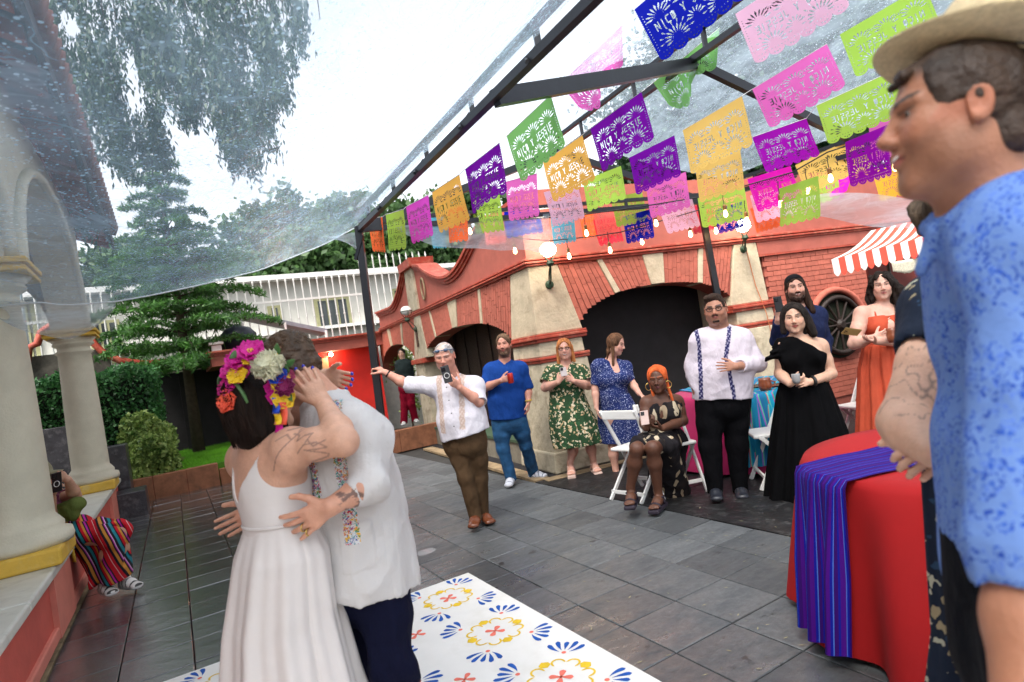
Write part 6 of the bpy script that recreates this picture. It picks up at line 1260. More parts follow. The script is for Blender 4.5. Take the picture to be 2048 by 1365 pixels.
def shirt(P, off=.014, sl=.85, hem=0., collar=True, open_=0., slr=.062, slen=None, cuff=None, extra=None, loose=.012, open_len=.16):
    """sl: how far the sleeve goes along the upper arm (>1 continues to the forearm)"""
    J = P.J
    def b(sd):
        (cx, cy), (wx, wy), (hx, hy) = P.dims; S = J['S']; hemc = J['pelvis'] - J['up'] * .13
        for q in 'AB':
            s_, e_, w_ = J['sh' + q], J['el' + q], J['wr' + q]; t = min(sl, 1); sd.cone(s_ + (J['neck'] - s_) * .12, mids(s_, e_, t), slr * P.ar, slr * P.ar * (.95 if sl <= 1 else .88), .035)
            if sl > 1: sd.cone(e_, mids(e_, w_, sl - 1), slr * P.ar * .88, slr * P.ar * .66, .02)
            a_, b2, t = (s_, e_, sl) if sl <= 1 else (e_, w_, sl - 1); d = unit(b2 - a_); c = mids(a_, b2, t); sd.cone(c + d * .052, c + d * .11, .064 * P.ar, .064 * P.ar, .002, 's')
        add_torso(sd, J, P.dims, off, .05)
        sd.ecap(J['waist'], hemc, (wx + off + loose, wy + off + loose), (hx + off + loose * 1.6, hy + off + loose * 1.6), S, .04)
        if extra: extra(sd)
        sd.plane(J['pelvis'] - J['up'] * hem, -J['up'] if not hasattr(P, 'hemn') else P.hemn)
        nk = J['neck'] + J['up'] * .06
        if open_: sd.cone(nk, J['neck'] + J['F'] * .1 - J['up'] * open_len, .052, .012, .01, 's')
        sd.cone(nk + J['up'] * .03, nk + J['up'] * .1, .07, .07, .004, 's')
        if collar:
            c = J['neck'] + J['up'] * .022; pts = ball_collar(sd, c, S, J['F'], J['up'], .068 + off * .6, .066 + off * .5, .011, .03, .012, .25 if not open_ else .5)
            for q, p in ((-1, pts[0]), (1, pts[-1])): sd.cone(p, p + J['F'] * .015 - J['up'] * .055 + S * ((p - c) @ S > 0 and .02 or -.02), .012, .006, .01)
    return b
def trousers(P, off=.012, hemr=.075, kr=.072, top=.02, tr=.098):
    J = P.J
    def b(sd):
        hx, hy = P.dims[2]; sd.ecap(J['pelvis'] + J['up'] * .08, mids(J['hipA'], J['hipB'], .5) - J['up'] * .02, (hx + .013, hy + .012), (hx + off + .002, hy + off + .002), J['S'], .04)
        for q in 'AB':
            hp, kn, an = J['hip' + q], J['kn' + q], J['an' + q]; sd.cone(hp, mids(hp, kn, .5), tr * P.lr, (tr * .6 + kr * .4) * P.lr, .03); sd.cone(mids(hp, kn, .5), kn, (tr * .6 + kr * .4) * P.lr, kr * P.lr, .03); sd.cone(kn, an + unit(an - kn) * .03, kr * P.lr, hemr, .03)
            d = unit(an - kn); sd.cone(an + d * (.03 + hemr * 1.0), an + d * (.03 + hemr * 2.2), hemr * 1.15, hemr * 1.15, .004, 's')
        sd.plane(J['pelvis'] + J['up'] * (.05 + top), J['up'])
    return b
def shoes(P, col, sole=(.6, .6, .58), rough=.4, toeA=None, toeB=None, up=.009, which='AB', nm='shoe', trim=None):
    for q in which:
        an = P.J['an' + q]; t = unit((toeA if q == 'A' else toeB) if (toeA if q == 'A' else toeB) is not None else P.J['F']); lo = an - V(.26, .26, .14); hi = an + V(.26, .26, .1); sd = Sd(lo, hi, .005); foot_(sd, an, t, 1., up); sd.cone(an + UP * .02, an - UP * .03, .042, .044, .02); sd.plane(an + UP * .025, UP); zb = an[2] - .045 - .034 - up
        cc = np.array(col, float); ss = np.array(sole, float)
        def cf(v, cc=cc, ss=ss, an=an, t=t):
            c = np.tile(cc, (len(v), 1)); f = (v - an) @ t; c[(v[:, 2] < an[2] - .062)] = ss
            if trim is not None: c[(np.abs(np.sin(f * 70 + v[:, 2] * 30)) > .93) & (v[:, 2] > an[2] - .055)] = trim
            return c
        sdobj(sd, nm, M('shoe_%d' % int(rough * 100), rough=rough, var=.1, scale=20, bump=.1, bscale=120, attr='tint'), P.root, cf)
def bandmask(J, lines, w_, y0=None):
    """lines: list of (top point, bottom point): strips of half width w_ on the front"""
    def f(v):
        m = np.zeros(len(v))
        for a, b in lines:
            e = b - a; L = e @ e; t = ((v - a) @ e) / L; r_ = v - a - np.clip(t, 0, 1)[:, None] * e; m = np.maximum(m, (np.abs(r_ @ J['S']) < w_) & (t > 0) & (t < 1) & ((v - J['chest']) @ J['F'] > -.02))
        return m
    return f
def bandcol(P, base, lines, w_, c2, lattice=None):
    bm = bandmask(P.J, lines, w_)
    def f(v):
        c = np.tile(np.array(base, float), (len(v), 1)); m = bm(v) > .5; cc = np.tile(np.array(c2, float), (len(v), 1))
        if lattice is not None: z = v @ P.J['up']; x = v @ P.J['S']; k = (np.sin(z * 160) * np.sin(x * 200) > .25); cc[k] = lattice
        c[m] = cc[m]; return c
    return f
def hair_sd(P, build, col, nm='hair', amp=.006, f=14, st=(1, 1, .3), lo=None, hi=None, h=.006, seed=3, mat=None):
    H = P.h; lo = H.c - .24 if lo is None else lo; hi = H.c + .24 if hi is None else hi; sd = Sd(lo, hi, h); build(sd, H); sd.wrinkle(amp, f, seed, st, 3)
    c = np.array(col, float); return sdobj(sd, nm, mat or m_hairm, P.root, lambda v: np.tile(c, (len(v), 1)) * (1 + .35 * snoise(v * np.array([1, 1, .35]), seed + 1, 2, 18))[:, None])
def cap(sd, H, gr=.02, front=.2, low=-.05, k=.02, back=-.3):
    s = H.s; sd.ell(H.p(0, -.075, .13), [(.325 + gr) * s * H.w, (.39 + gr) * s, (.37 + gr) * s], H.ax, k * s)
    sd.cone(H.p(-.15, -.25, back + .12), H.p(.15, -.25, back + .12), .14 * s, .14 * s, .1 * s)
    sd.ell(H.p(0, .36, -.1), [.3 * s * H.w, .34 * s, (front + .22) * s], H.ax, .04 * s, 's')      # face opening
    for q in (-1, 1): sd.ell(H.p(q * .38, .02, -.16), [.12 * s, .16 * s, .2 * s], H.ax, .03 * s, 's')
    sd.plane(H.p(0, 0, back), -H.z)
cm = (0, -1, 0)
# ---- older man leaning on the tent post, filming
Y = 5.4
P = fig('older man in white guayabera leaning on the tent post and filming with a phone', Y, dict(head=(889, 714, -.12), neck=(906, 758), chest=(917, 795), waist=(923, 838), pelvis=(930, 866), shA=(866, 772), shB=(952, 772), elA=(814, 770, .02), wrA=(772, 746, 0), elB=(958, 804, -.1), wrB=(921, 776, -.2), hipA=(910, 884), hipB=(950, 884), knA=(932, 955, -.04), knB=(960, 955, .05), anA=(950, 1030, -.02), anB=(966, 1026, .1)),
        (1, -.1, 0), (.1, -1, 0), (-.1, -1, -.25), (.62, .3, .22), (.6, .55, .5), hs=.25, wide=1.08, fat=.03, dims=((.19, .14), (.19, .15), (.18, .14)), ar=1.12, lr=1.1, feet=None, scalp=.5, brow=.35, nr=.068,
        hands=dict(A=dict(D_=(-.75, .1, .6), N_=(-.6, .3, -.6), T_=(.2, -1, .2), s=1.05, curl=.75), B=dict(D_=(-.6, -.25, .65), N_=(-.1, .6, .3), T_=(-.3, -.2, .9), s=1.05, curl=.6)))
P.hemn = unit(-P.J['up'] + V(.08, 0, 0)); wl = [(gy(873, 752, Y - .15), gy(886, 868, Y - .15)), (gy(921, 742, Y - .15), gy(927, 858, Y - .15))]
garment(P, 'shirt', shirt(P, .016, .95, .015, slr=.07, loose=.02), col=bandcol(P, (.62, .6, .66), wl, .024, (.5, .38, .33), (.6, .5, .46)), wr=(.0045, 5, 3, (1, 1, .7), 3))
garment(P, 'trousers', trousers(P, .012, .056, .064, tr=.1), col=(.075, .045, .024), wr=(.004, 6, 5, (1, 1, .5), 3)); shoes(P, (.13, .04, .018), (.03, .015, .01), .25, V(-.1, -1, 0), V(.5, -1, 0))
hair_sd(P, lambda sd, H: cap(sd, H, -.002, .3, back=-.15), (.45, .42, .4), amp=.002)
g = MB(); H = P.h
for q in (-1, 1): g.ball(H.p(q * .14, .27, .3), .06 * H.s * 1.2, 10, (1.3, .5, .8)); g.tube([H.p(q * .2, .26, .3), H.p(q * .34, .05, .24), H.p(q * .34, -.1, .16)], .004, 5)
g.tube([H.p(-.06, .32, .31), H.p(.06, .32, .31)], .004, 5); g.obj('sunglasses', M('blue_grey_lens', (.08, .12, .2), .1, .1, 5, 0, spec=.8), P.root, True)
g = MB(); w_ = P.J['wrA']; d_ = unit(P.J['wrA'] - P.J['elA']); g.tube([w_ - d_ * .02 + np.cross(d_, UP) * .036 * math.cos(t) + np.cross(np.cross(d_, UP), d_) * .036 * math.sin(t) for t in np.linspace(0, 6.3, 16)], .009, 6, cap=False); g.obj('watch_strap', m_cable, P.root)
for k in range(4): g = MB(); g.ball(gy(893 + k * 5, 775 + k * 26, Y - .19 - .01 * k), .006, 8); g.obj('button', m_cable, P.root)
phone(gy(893, 749, Y - .33), (-.12, -.1, 1), (1, 0, .12), (0, -1, 0), 'dark phone with a round grip ring held by the man at the tent post', (.05, .05, .055), ring=True)
# ---- bearded man in blue polo
Y = 6.85
P = fig('bearded man in blue polo shirt and jeans holding a red can', Y, dict(head=(1007, 690, -.05), neck=(1009, 727), chest=(1010, 758), waist=(1013, 800), pelvis=(1017, 832), shA=(980, 740), shB=(1043, 738), elA=(970, 776, -.08), wrA=(1001, 762, -.25), elB=(1056, 778, .02), wrB=(1057, 803, -.05), hipA=(1002, 842), hipB=(1036, 842), knA=(1006, 898, -.02), knB=(1052, 892, .08), anA=(1021, 954, 0), anB=(1066, 943, .28)),
        (1, .05, 0), (-.15, -1, 0), (-.2, -1, -.03), (.56, .27, .2), (.09, .05, .03), hs=.245, fat=.01, dims=((.19, .13), (.185, .14), (.18, .13)), ar=1.1, lr=1.1, feet=None, beard=.85, stache=.7, smile=.4, nr=.064,
        hands=dict(A=dict(D_=(.95, -.2, .15), N_=(.1, .9, 0), T_=(.1, -.1, 1), curl=.55), B=dict(D_=(-.15, -.1, -1), N_=(-.9, 0, .1), T_=(0, -1, 0), curl=.4)))
garment(P, 'polo_shirt', shirt(P, .014, .9, .03, open_=.5, slr=.07, open_len=.1), col=(.01, .05, .24), wr=(.0045, 5, 7, (1, 1, .6), 3)); garment(P, 'jeans', trousers(P, .01, .064, .066, tr=.1), M('denim', (.012, .07, .17), .85, .45, 9, .3, 60), wr=(.005, 6, 9, (1, 1, .8), 3))
shoes(P, (.5, .52, .58), (.75, .75, .75), .6, V(-.2, -1, 0), V(.9, -.6, 0), trim=(.15, .17, .22)); hair_sd(P, lambda sd, H: cap(sd, H, .03, .24), (.13, .08, .05), amp=.005)
hair_sd(P, lambda sd, H: [sd.ell(H.p(0, .2, -.4), [.16 * H.s, .13 * H.s, .14 * H.s], H.ax, .03), sd.cone(H.p(-.22, .05, -.2), H.p(-.1, .2, -.4), .06 * H.s, .07 * H.s, .02), sd.cone(H.p(.22, .05, -.2), H.p(.1, .2, -.4), .06 * H.s, .07 * H.s, .02)], (.13, .08, .055), 'beard', .004, 30)
g = MB(); c = gy(1021, 757, Y - .3); g.lathe(c - V(0, 0, .055), [(.026, 0), (.032, .008), (.032, .1), (.027, .112)], 18); tag(g.obj('drink_can', M('red_can', (.5, .03, .02), .3, .1, 10, 0, metal=.4), None, True), 'red drink can held by the bearded man in blue', 'can')
g = MB(); w_ = P.J['wrB']; g.tube([w_ + V(.035 * math.cos(t), .035 * math.sin(t), .01) for t in np.linspace(0, 6.3, 14)], .009, 6, cap=False); g.obj('yellow_wristband', m_yel, P.root)
# ---- woman in green floral dress
m_green = pattern('green_floral', (.025, .065, .028), [(.6, .5, .32), (.7, .62, .45), (.03, .1, .04), (.5, .36, .2)], 34, .5, noisecut=.44)
Y = 6.9
P = fig('woman with glasses and ginger hair in green floral dress holding a phone', Y, dict(head=(1129, 699, -.05), neck=(1131, 731), chest=(1132, 760), waist=(1134, 795), pelvis=(1140, 830), shA=(1103, 744), shB=(1162, 742), elA=(1090, 776, -.05), wrA=(1116, 765, -.25), elB=(1176, 772, -.05), wrB=(1148, 763, -.25), hipA=(1128, 840), hipB=(1160, 838), knA=(1148, 888, 0), knB=(1180, 885, 0), anA=(1141, 931, 0), anB=(1187, 926, .02)),
        (1, 0, 0), (-.1, -1, 0), (-.15, -1, 0), (.62, .33, .25), (.42, .17, .06), hs=.24, fem=True, smile=1, teeth=True, fat=.02, dims=((.18, .13), (.175, .14), (.21, .16)), ar=1.15, lr=1.1, bust=1.2, toeA=V(-.1, -1, 0), toeB=V(.1, -1, 0), nr=.058,
        hands=dict(A=dict(D_=(.7, -.1, .7), N_=(.4, .8, .2), T_=(.2, -.5, .8), s=.9, curl=.7), B=dict(D_=(-.75, -.1, .55), N_=(-.3, .8, .1), T_=(0, -.5, .8), s=.9, curl=.7)))
def bod(P, off, sl=.55, slr=.075, low=.3, vneck=.14, r2=None):
    def b(sd):
        J = P.J
        if sl:
            for q in 'AB': s_, e_ = J['sh' + q], J['el' + q]; sd.cone(s_, mids(s_, e_, sl), .06 * P.ar, slr * P.ar, .03); d = unit(e_ - s_); c = mids(s_, e_, sl); sd.cone(c + d * .06, c + d * .16, slr * P.ar * 1.02, slr * P.ar * 1.05, .002, 's')
        add_torso(sd, J, P.dims, off, .05)
        for q in (-1, 1): sd.ell(J['chest'] - J['up'] * .03 + J['S'] * q * .08 + J['F'] * P.dims[0][1] * .72, (.085, .08, .08), None, .05)
        if sl:
            pass
        sd.plane(J['waist'] - J['up'] * low, -J['up'])
        if vneck: sd.cone(J['neck'] + J['up'] * .08, J['neck'] + J['F'] * .13 - J['up'] * vneck, .06, .015, .01, 's'); sd.cone(J['neck'] + J['up'] * .06, J['neck'] + J['up'] * .14, .09, .09, .01, 's')
    return b
garment(P, 'dress_bodice', bod(P, .016, .6, .08, .1), m_green, wr=(.004, 6, 3, (1, 1, .5), 2)); J = P.J
skirt('dress_skirt', m_green, P.root, [(J['waist'] + UP * .04, .195, .16, .2), (J['pelvis'], .25, .2, .5), (gy(1150, 862, Y), .29, .23, .8), (gy(1157, 889, Y), .29, .23, 1.)], J['S'], -J['F'], 11, .016, 3)
hair_sd(P, lambda sd, H: [cap(sd, H, .045, .26, back=-.5), sd.cone(H.p(-.31, -.03, .1), H.p(-.38, .02, -.62), .1 * H.s, .08 * H.s, .02), sd.cone(H.p(.31, -.03, .1), H.p(.38, .02, -.62), .1 * H.s, .08 * H.s, .02), sd.ecap(H.p(0, -.25, 0), H.p(0, -.25, -.6), (.3 * H.s, .12 * H.s), (.32 * H.s, .1 * H.s), H.x, .02)], (.4, .15, .05), amp=.006)
glasses(P.h, P.root, m_cable)
phone(gy(1127, 744, Y - .33), (-.05, .3, 1), (1, 0, 0), (0, -1, .2), 'pale phone held by the woman in the green floral dress', (.45, .4, .4), .07, .1)
def sandal(P, q, toe, col, thick=.035):
    an = P.J['an' + q]; t = unit(toe); sd_ = np.cross(t, UP); g = MB(); c = an - UP * (.045 + .034 + thick / 2 - .004) + t * .06; g.box(c, .095, .27, thick, sd_, t, UP); bevel(g.obj('sandal_sole', M('sandal_%d' % int(col[0] * 100), col, .6), P.root), .012)
    for f, w_, hgt in ((.125, .05, .03), (.0, .046, .07)):
        g = MB(); b0 = an - UP * .075 + t * f
        P_ = [b0 + sd_ * w_ * math.cos(u) + UP * (hgt + .012) * math.sin(u) for u in np.linspace(0, math.pi, 12)]; g.grid([[p - t * .016 for p in P_], [p + t * .016 for p in P_]]); solid(g.obj('sandal_strap', M('sandal_%d' % int(col[0] * 100)), P.root, True), .006)
    g = MB(); b0 = an - UP * .015; g.tube([b0 + (sd_ * math.cos(u) + t * math.sin(u)) * .042 for u in np.linspace(0, 6.28, 16)], .009, 5, cap=False); g.obj('ankle_strap', M('sandal_%d' % int(col[0] * 100)), P.root, True)
sandal(P, 'A', (-.1, -1, 0), (.62, .45, .38), .045); sandal(P, 'B', (.1, -1, 0), (.62, .45, .38), .045)
# ---- woman in navy dress with white specks, looking down to the right
m_navy = pattern('navy_speckled', (.012, .025, .12), [(.55, .6, .75), (.4, .45, .65)], 62, .26)
Y = 6.7
P = fig('woman in navy speckled wrap dress with long brown hair looking down', Y, dict(head=(1233, 689, -.05), neck=(1221, 722), chest=(1222, 752), waist=(1228, 795), pelvis=(1237, 830), shA=(1196, 732), shB=(1250, 735), elA=(1190, 778, 0), wrA=(1193, 816, -.05), elB=(1264, 766, -.05), wrB=(1279, 788, -.3), hipA=(1225, 840), hipB=(1252, 838), knA=(1226, 893, .03), knB=(1256, 890, .06), anA=(1232, 943, .05), anB=(1258, 938, .2)),
        (.95, -.3, 0), (.35, -.95, 0), (.85, -.5, -.35), (.6, .33, .25), (.12, .06, .03), hs=.235, fem=True, smile=.7, dims=((.15, .11), (.135, .11), (.175, .13)), bust=1., ar=.95, toeA=V(.1, -1, 0), toeB=V(.3, -1, 0), nr=.048,
        hands=dict(A=dict(D_=(.05, -.1, -1), N_=(.95, 0, 0), T_=(0, -1, 0), s=.88, curl=.3), B=dict(D_=(.6, -.3, -.6), N_=(-.4, -.1, -.9), T_=(-.7, -.6, 0), s=.88, curl=.25)))
garment(P, 'dress_bodice', bod(P, .016, .75, .062, .13, .16), m_navy, wr=(.004, 6, 13, (1, 1, .5), 2)); J = P.J
skirt('dress_skirt', m_navy, P.root, [(J['waist'] + UP * .03, .155, .135, .2), (J['pelvis'], .215, .19, .5), (gy(1243, 868, Y), .23, .2, 1.), (gy(1246, 884, Y), .235, .2, 1.)], J['S'], -J['F'], 8, .014, 5)
hair_sd(P, lambda sd, H: [cap(sd, H, .035, .27, back=-.5), sd.cone(H.p(-.29, -.08, .1), H.p(-.34, .12, -.95), .1 * H.s, .06 * H.s, .02), sd.cone(H.p(.29, -.05, .1), H.p(.36, .05, -.9), .09 * H.s, .06 * H.s, .02), sd.ecap(H.p(0, -.3, 0), H.p(-.05, -.25, -.9), (.27 * H.s, .1 * H.s), (.24 * H.s, .07 * H.s), H.x, .02)], (.13, .065, .035), amp=.004, lo=P.h.c - V(.24, .24, .38), hi=P.h.c + .22)
sandal(P, 'A', (.1, -1, 0), (.06, .03, .02), .015); sandal(P, 'B', (.3, -1, 0), (.06, .03, .02), .015)
# ---- seated woman in the orange headwrap
m_palm = pattern('black_palm_print', (.012, .01, .012), [(.5, .42, .3), (.35, .27, .18), (.02, .015, .015)], 17, .5, sstr=(1, 1, .45), noisecut=.45)
Y = 5.35; sk7 = (.11, .045, .026)
P = fig('seated woman with orange headwrap and hoop earrings in black palm print dress', Y, dict(head=(1315, 760, -.04), neck=(1321, 792, .02), chest=(1322, 820, .05), waist=(1322, 852, .1), pelvis=(1325, 880, .12), shA=(1294, 806, 0), shB=(1353, 803, .05), elA=(1289, 845, -.05), wrA=(1292, 857, -.24), elB=(1366, 842, .0), wrB=(1325, 857, -.24), hipA=(1305, 884, .08), hipB=(1346, 884, .1), knA=(1273, 898, -.42), knB=(1305, 896, -.45), anA=(1262, 982, -.3), anB=(1317, 990, -.32)),
        (1, -.2, 0), (-.25, -1, 0), (-.4, -1, -.03), sk7, (.6, .13, .04), hs=.24, fem=True, smile=.5, dims=((.16, .115), (.14, .115), (.185, .15)), bust=1.05, ar=1.08, lr=1.12, lips=(.2, .06, .06), toeA=V(-.35, -1, 0), toeB=V(-.6, -1, 0), brow=.4, nr=.05,
        hands=dict(A=dict(D_=(.5, -.3, .45), N_=(0, .6, .8), T_=(-.3, -.8, .4), s=.9, curl=.45), B=dict(D_=(-.9, -.15, .3), N_=(.1, .3, .95), T_=(-.1, -.9, .2), s=.9, curl=.35)))
J = P.J
garment(P, 'dress_bodice', lambda sd: (bod(P, .01, 0, low=.06, vneck=.17)(sd), [sd.cone(J['sh' + q] + J['up'] * .02 + J['F'] * .0, J['sh' + q] + V(0, 0, .2), .08, .1, .01, 's') for q in 'AB'], sd.plane(J['neck'] - J['up'] * .03, J['up'])), m_palm, wr=(.003, 7, 3, (1, 1, .5), 2))
for q, sx in (('A', -1), ('B', 1)): g = MB(); g.tube([J['chest'] + J['S'] * sx * .07 + J['F'] * .13, J['neck'] + J['S'] * sx * .075 + J['F'] * .045, J['neck'] + J['S'] * sx * .08 + J['up'] * .01], .006, 6); g.obj('strap', m_palm, P.root)
def lapskirt(sd):
    hx, hy = P.dims[2]; sd.ecap(J['waist'], J['pelvis'] - UP * .02, (.15, .13), (hx + .02, hy + .03), J['S'], .05)
    for q in 'AB': sd.ecap(J['hip' + q], mids(J['hip' + q], J['kn' + q], .78) + UP * .01, (.115, .105), (.088, .08), J['S'], .05)
    a_ = mids(J['hipB'], J['knB'], .7); sd.ecap(a_ + J['S'] * .06, gy(1352, 985, Y + .05), (.09, .05), (.13, .07), J['S'], .06); sd.ecap(mids(J['hipA'], J['hipB'], .6) - UP * .05, gy(1335, 995, Y + .1), (.16, .1), (.17, .1), J['S'], .06)
garment(P, 'dress_skirt', lapskirt, m_palm, wr=(.01, 5, 6, (1, 1, .35), 3))
hair_sd(P, lambda sd, H: [cap(sd, H, .04, .25, back=-.1), sd.ell(H.p(0, -.2, .3), [.3 * H.s, .28 * H.s, .2 * H.s], H.ax, .03), sd.cone(H.p(-.27, -.05, 0), H.p(-.2, .1, -1.05), .06 * H.s, .05 * H.s, .02), sd.cone(H.p(.27, -.12, 0), H.p(.42, -.1, -1.0), .07 * H.s, .05 * H.s, .02)], (.62, .12, .035), 'headwrap_hair', .004, 16, lo=P.h.c - V(.2, .2, .34), hi=P.h.c + .2, mat=m_cloth)
for q in (-1, 1): g = MB(); c = P.h.p(q * .36, 0, -.22); g.tube([c + P.h.x * .0 + V(.028 * math.cos(t), 0, .032 * math.sin(t)) for t in np.linspace(0, 6.3, 22)], .0035, 5, cap=False); g.obj('hoop_earring', M('gold', (.7, .5, .15), .25, .05, 4, 0, metal=1), P.root, True)
sandal(P, 'A', (-.35, -1, 0), (.025, .018, .03), .035); sandal(P, 'B', (-.6, -1, 0), (.025, .018, .03), .035)
phone(gy(1289, 836, Y - .36), (.1, .35, 1), (1, 0, 0), (0, -1, .3), 'pale pink phone in the hands of the seated woman', (.55, .4, .36), .07, .12)
# ---- man in white shirt with navy bands
Y = 5.1
P = fig('heavyset man with glasses in white shirt with two navy embroidered bands', Y, dict(head=(1431, 620, -.06), neck=(1440, 660), chest=(1443, 700), waist=(1443, 750), pelvis=(1445, 785), shA=(1397, 682), shB=(1488, 678), elA=(1386, 735, .03), wrA=(1392, 785, 0), elB=(1516, 728, -.05), wrB=(1473, 733, -.27), hipA=(1420, 805), hipB=(1470, 805), knA=(1420, 890, 0), knB=(1474, 890, .02), anA=(1430, 975, 0), anB=(1480, 972, .05)),
        (.95, -.2, 0), (-.3, -1, 0), (-.5, -1, -.02), (.42, .2, .13), (.025, .015, .012), hs=.25, wide=1.1, fat=.05, smile=.3, dims=((.215, .15), (.225, .17), (.205, .155)), ar=1.12, lr=1.3, feet=None, beard=.3, stache=.55, nr=.074, brow=1,
        hands=dict(A=dict(D_=(.1, 0, -1), N_=(.9, 0, 0), T_=(0, -1, 0), curl=.4), B=dict(D_=(-.97, -.1, .12), N_=(.15, .9, -.1), T_=(0, -.1, 1), s=1., curl=.22, spread=.2)))
J = P.J; wl = [(gy(1395, 655, Y - .2), gy(1402, 700, Y - .2)), (gy(1402, 700, Y - .2), gy(1405, 802, Y - .2)), (gy(1463, 650, Y - .2), gy(1452, 715, Y - .2)), (gy(1452, 715, Y - .2), gy(1470, 800, Y - .2))]
garment(P, 'shirt', shirt(P, .014, 1.82, .05, open_=.6, slr=.072, open_len=.2, loose=.014), col=bandcol(P, (.6, .54, .6), wl, .016, (.02, .02, .09), (.3, .28, .4)), wr=(.005, 5, 3, (1, 1, .8), 3), h=.0075)
garment(P, 'trousers', trousers(P, .01, .066, .072, tr=.095), col=(.003, .003, .004), wr=(.004, 6, 5, (1, 1, .6), 2)); shoes(P, (.02, .022, .03), (.015, .015, .015), .3)
hair_sd(P, lambda sd, H: [cap(sd, H, .0, .26), sd.ell(H.p(-.05, .02, .42), [.27 * H.s, .3 * H.s, .13 * H.s], H.ax, .03)], (.035, .02, .014), amp=.006, f=20, st=(1, 1, 1)); glasses(P.h, P.root, m_cable)
g = MB(); H = P.h; g.ell = None
hair_sd(P, lambda sd, H: [sd.cone(H.p(-.07, .3, -.385), H.p(.07, .3, -.385), .04 * H.s, .04 * H.s, .02), sd.cone(H.p(-.09, .33, -.19), H.p(.09, .33, -.19), .02 * H.s, .02 * H.s, .01)], (.025, .015, .012), 'goatee', .002, 30, h=.0045)
g = MB(); c = J['neck']; g.tube([c + J['S'] * .062 * math.cos(t) + J['F'] * (.07 + .06 * math.sin(-t)) * 1. + UP * (.0 + .035 * math.sin(t) - .01) for t in np.linspace(math.pi, 2 * math.pi, 14)], .003, 5); g.obj('necklace', M('gold'), P.root, True)
# ---- long haired man with beanie behind
Y = 5.75
P = fig('smiling long haired man in black beanie holding up a black phone', Y, dict(head=(1591, 577, -.05), neck=(1597, 612), chest=(1604, 650), waist=(1608, 700), pelvis=(1612, 740), shA=(1567, 636), shB=(1636, 630), elA=(1553, 682, -.1), wrA=(1556, 640, -.3), elB=(1652, 682, 0), wrB=(1650, 728, -.1), hipA=(1595, 755), hipB=(1635, 752), knA=(1600, 850), knB=(1640, 850), anA=(1610, 930), anB=(1650, 930)),
        (1, -.05, 0), (-.2, -1, 0), (-.3, -1, -.02), (.66, .36, .27), (.04, .022, .014), hs=.25, wide=1.02, smile=1, teeth=True, dims=((.18, .125), (.16, .12), (.17, .12)), beard=.8, stache=.9, feet=None, nr=.06,
        hands=dict(A=dict(D_=(.1, -.1, 1), N_=(.3, -.6, 0), T_=(.9, .2, .1), curl=.5)))
garment(P, 'denim_shirt', shirt(P, .014, 1.9, .05, open_=.4, slr=.068), col=(.018, .026, .075), wr=(.005, 5, 3, (1, 1, .7), 3)); garment(P, 'trousers', trousers(P), col=(.012, .012, .014)); shoes(P, (.02, .02, .02))
hair_sd(P, lambda sd, H: [cap(sd, H, .02, .2, back=-.4), sd.cone(H.p(-.27, -.1, 0), H.p(-.3, .08, -.75), .1 * H.s, .09 * H.s, .02), sd.cone(H.p(.27, -.1, 0), H.p(.42, .12, -.95), .12 * H.s, .12 * H.s, .02), sd.cone(H.p(0, -.25, -.1), H.p(.1, -.25, -.85), .25 * H.s, .2 * H.s, .03)], (.035, .018, .012), amp=.007, f=16, lo=P.h.c - V(.24, .24, .36), hi=P.h.c + .22)
hair_sd(P, lambda sd, H: [sd.ell(H.p(0, .16, -.42), [.19 * H.s, .16 * H.s, .16 * H.s], H.ax, .03), sd.cone(H.p(-.24, .05, -.15), H.p(-.12, .2, -.38), .05 * H.s, .07 * H.s, .02), sd.cone(H.p(.24, .05, -.15), H.p(.12, .2, -.38), .05 * H.s, .07 * H.s, .02), sd.cone(H.p(-.09, .345, -.175), H.p(.09, .345, -.175), .022 * H.s, .022 * H.s, .01)], (.03, .016, .012), 'beard', .004, 30, h=.005)
hair_sd(P, lambda sd, H: [sd.ell(H.p(0, -.1, .2), [.35 * H.s, .42 * H.s, .36 * H.s], H.ax, .02), sd.ell(H.p(0, .4, .06), [.42 * H.s, .33 * H.s, .3 * H.s], H.ax, .03, 's'), sd.plane(H.p(0, 0, .12), -unit(H.z + H.y * .25))], (.01, .01, .012), 'beanie', .003, 10, mat=m_cloth)
phone(gy(1557, 609, Y - .4), (-.05, 0, 1), (1, 0, 0), (0, -1, 0), 'black phone held up by the man in the beanie', (.015, .015, .018), .075, .14)
# ---- woman in black one shoulder dress
Y = 4.9
P = fig('woman with wavy black bob in black one shoulder ruffle dress with clasped hands', Y, dict(head=(1588, 637, -.05), neck=(1597, 674), chest=(1602, 708), waist=(1604, 748), pelvis=(1606, 785), shA=(1568, 692), shB=(1640, 692), elA=(1560, 748, .05), wrA=(1580, 768, -.2), elB=(1662, 748, 0), wrB=(1622, 764, -.2), hipA=(1588, 800), hipB=(1626, 800), knA=(1592, 890), knB=(1630, 890), anA=(1600, 972), anB=(1640, 968)),
        (.95, -.25, 0), (-.35, -1, 0), (-.5, -1, -.05), (.6, .36, .25), (.015, .011, .01), hs=.24, wide=1.04, fem=True, smile=.5, fat=.02, dims=((.16, .11), (.14, .11), (.17, .13)), bust=1., ar=1.1, brow=.9, nr=.05, iris=(.02, .01, .008), lips=(.45, .08, .07),
        hands=dict(A=dict(D_=(.85, -.3, .15), N_=(-.2, .7, .5), T_=(.2, -.1, .95), s=.88, curl=.45), B=dict(D_=(-.95, -.25, .05), N_=(.1, .7, -.2), T_=(0, -.1, 1), s=.88, curl=.55)))
J = P.J; blk = M('black_crepe', (.003, .003, .0035), .95, .2, 8, .4, 25, spec=.06)
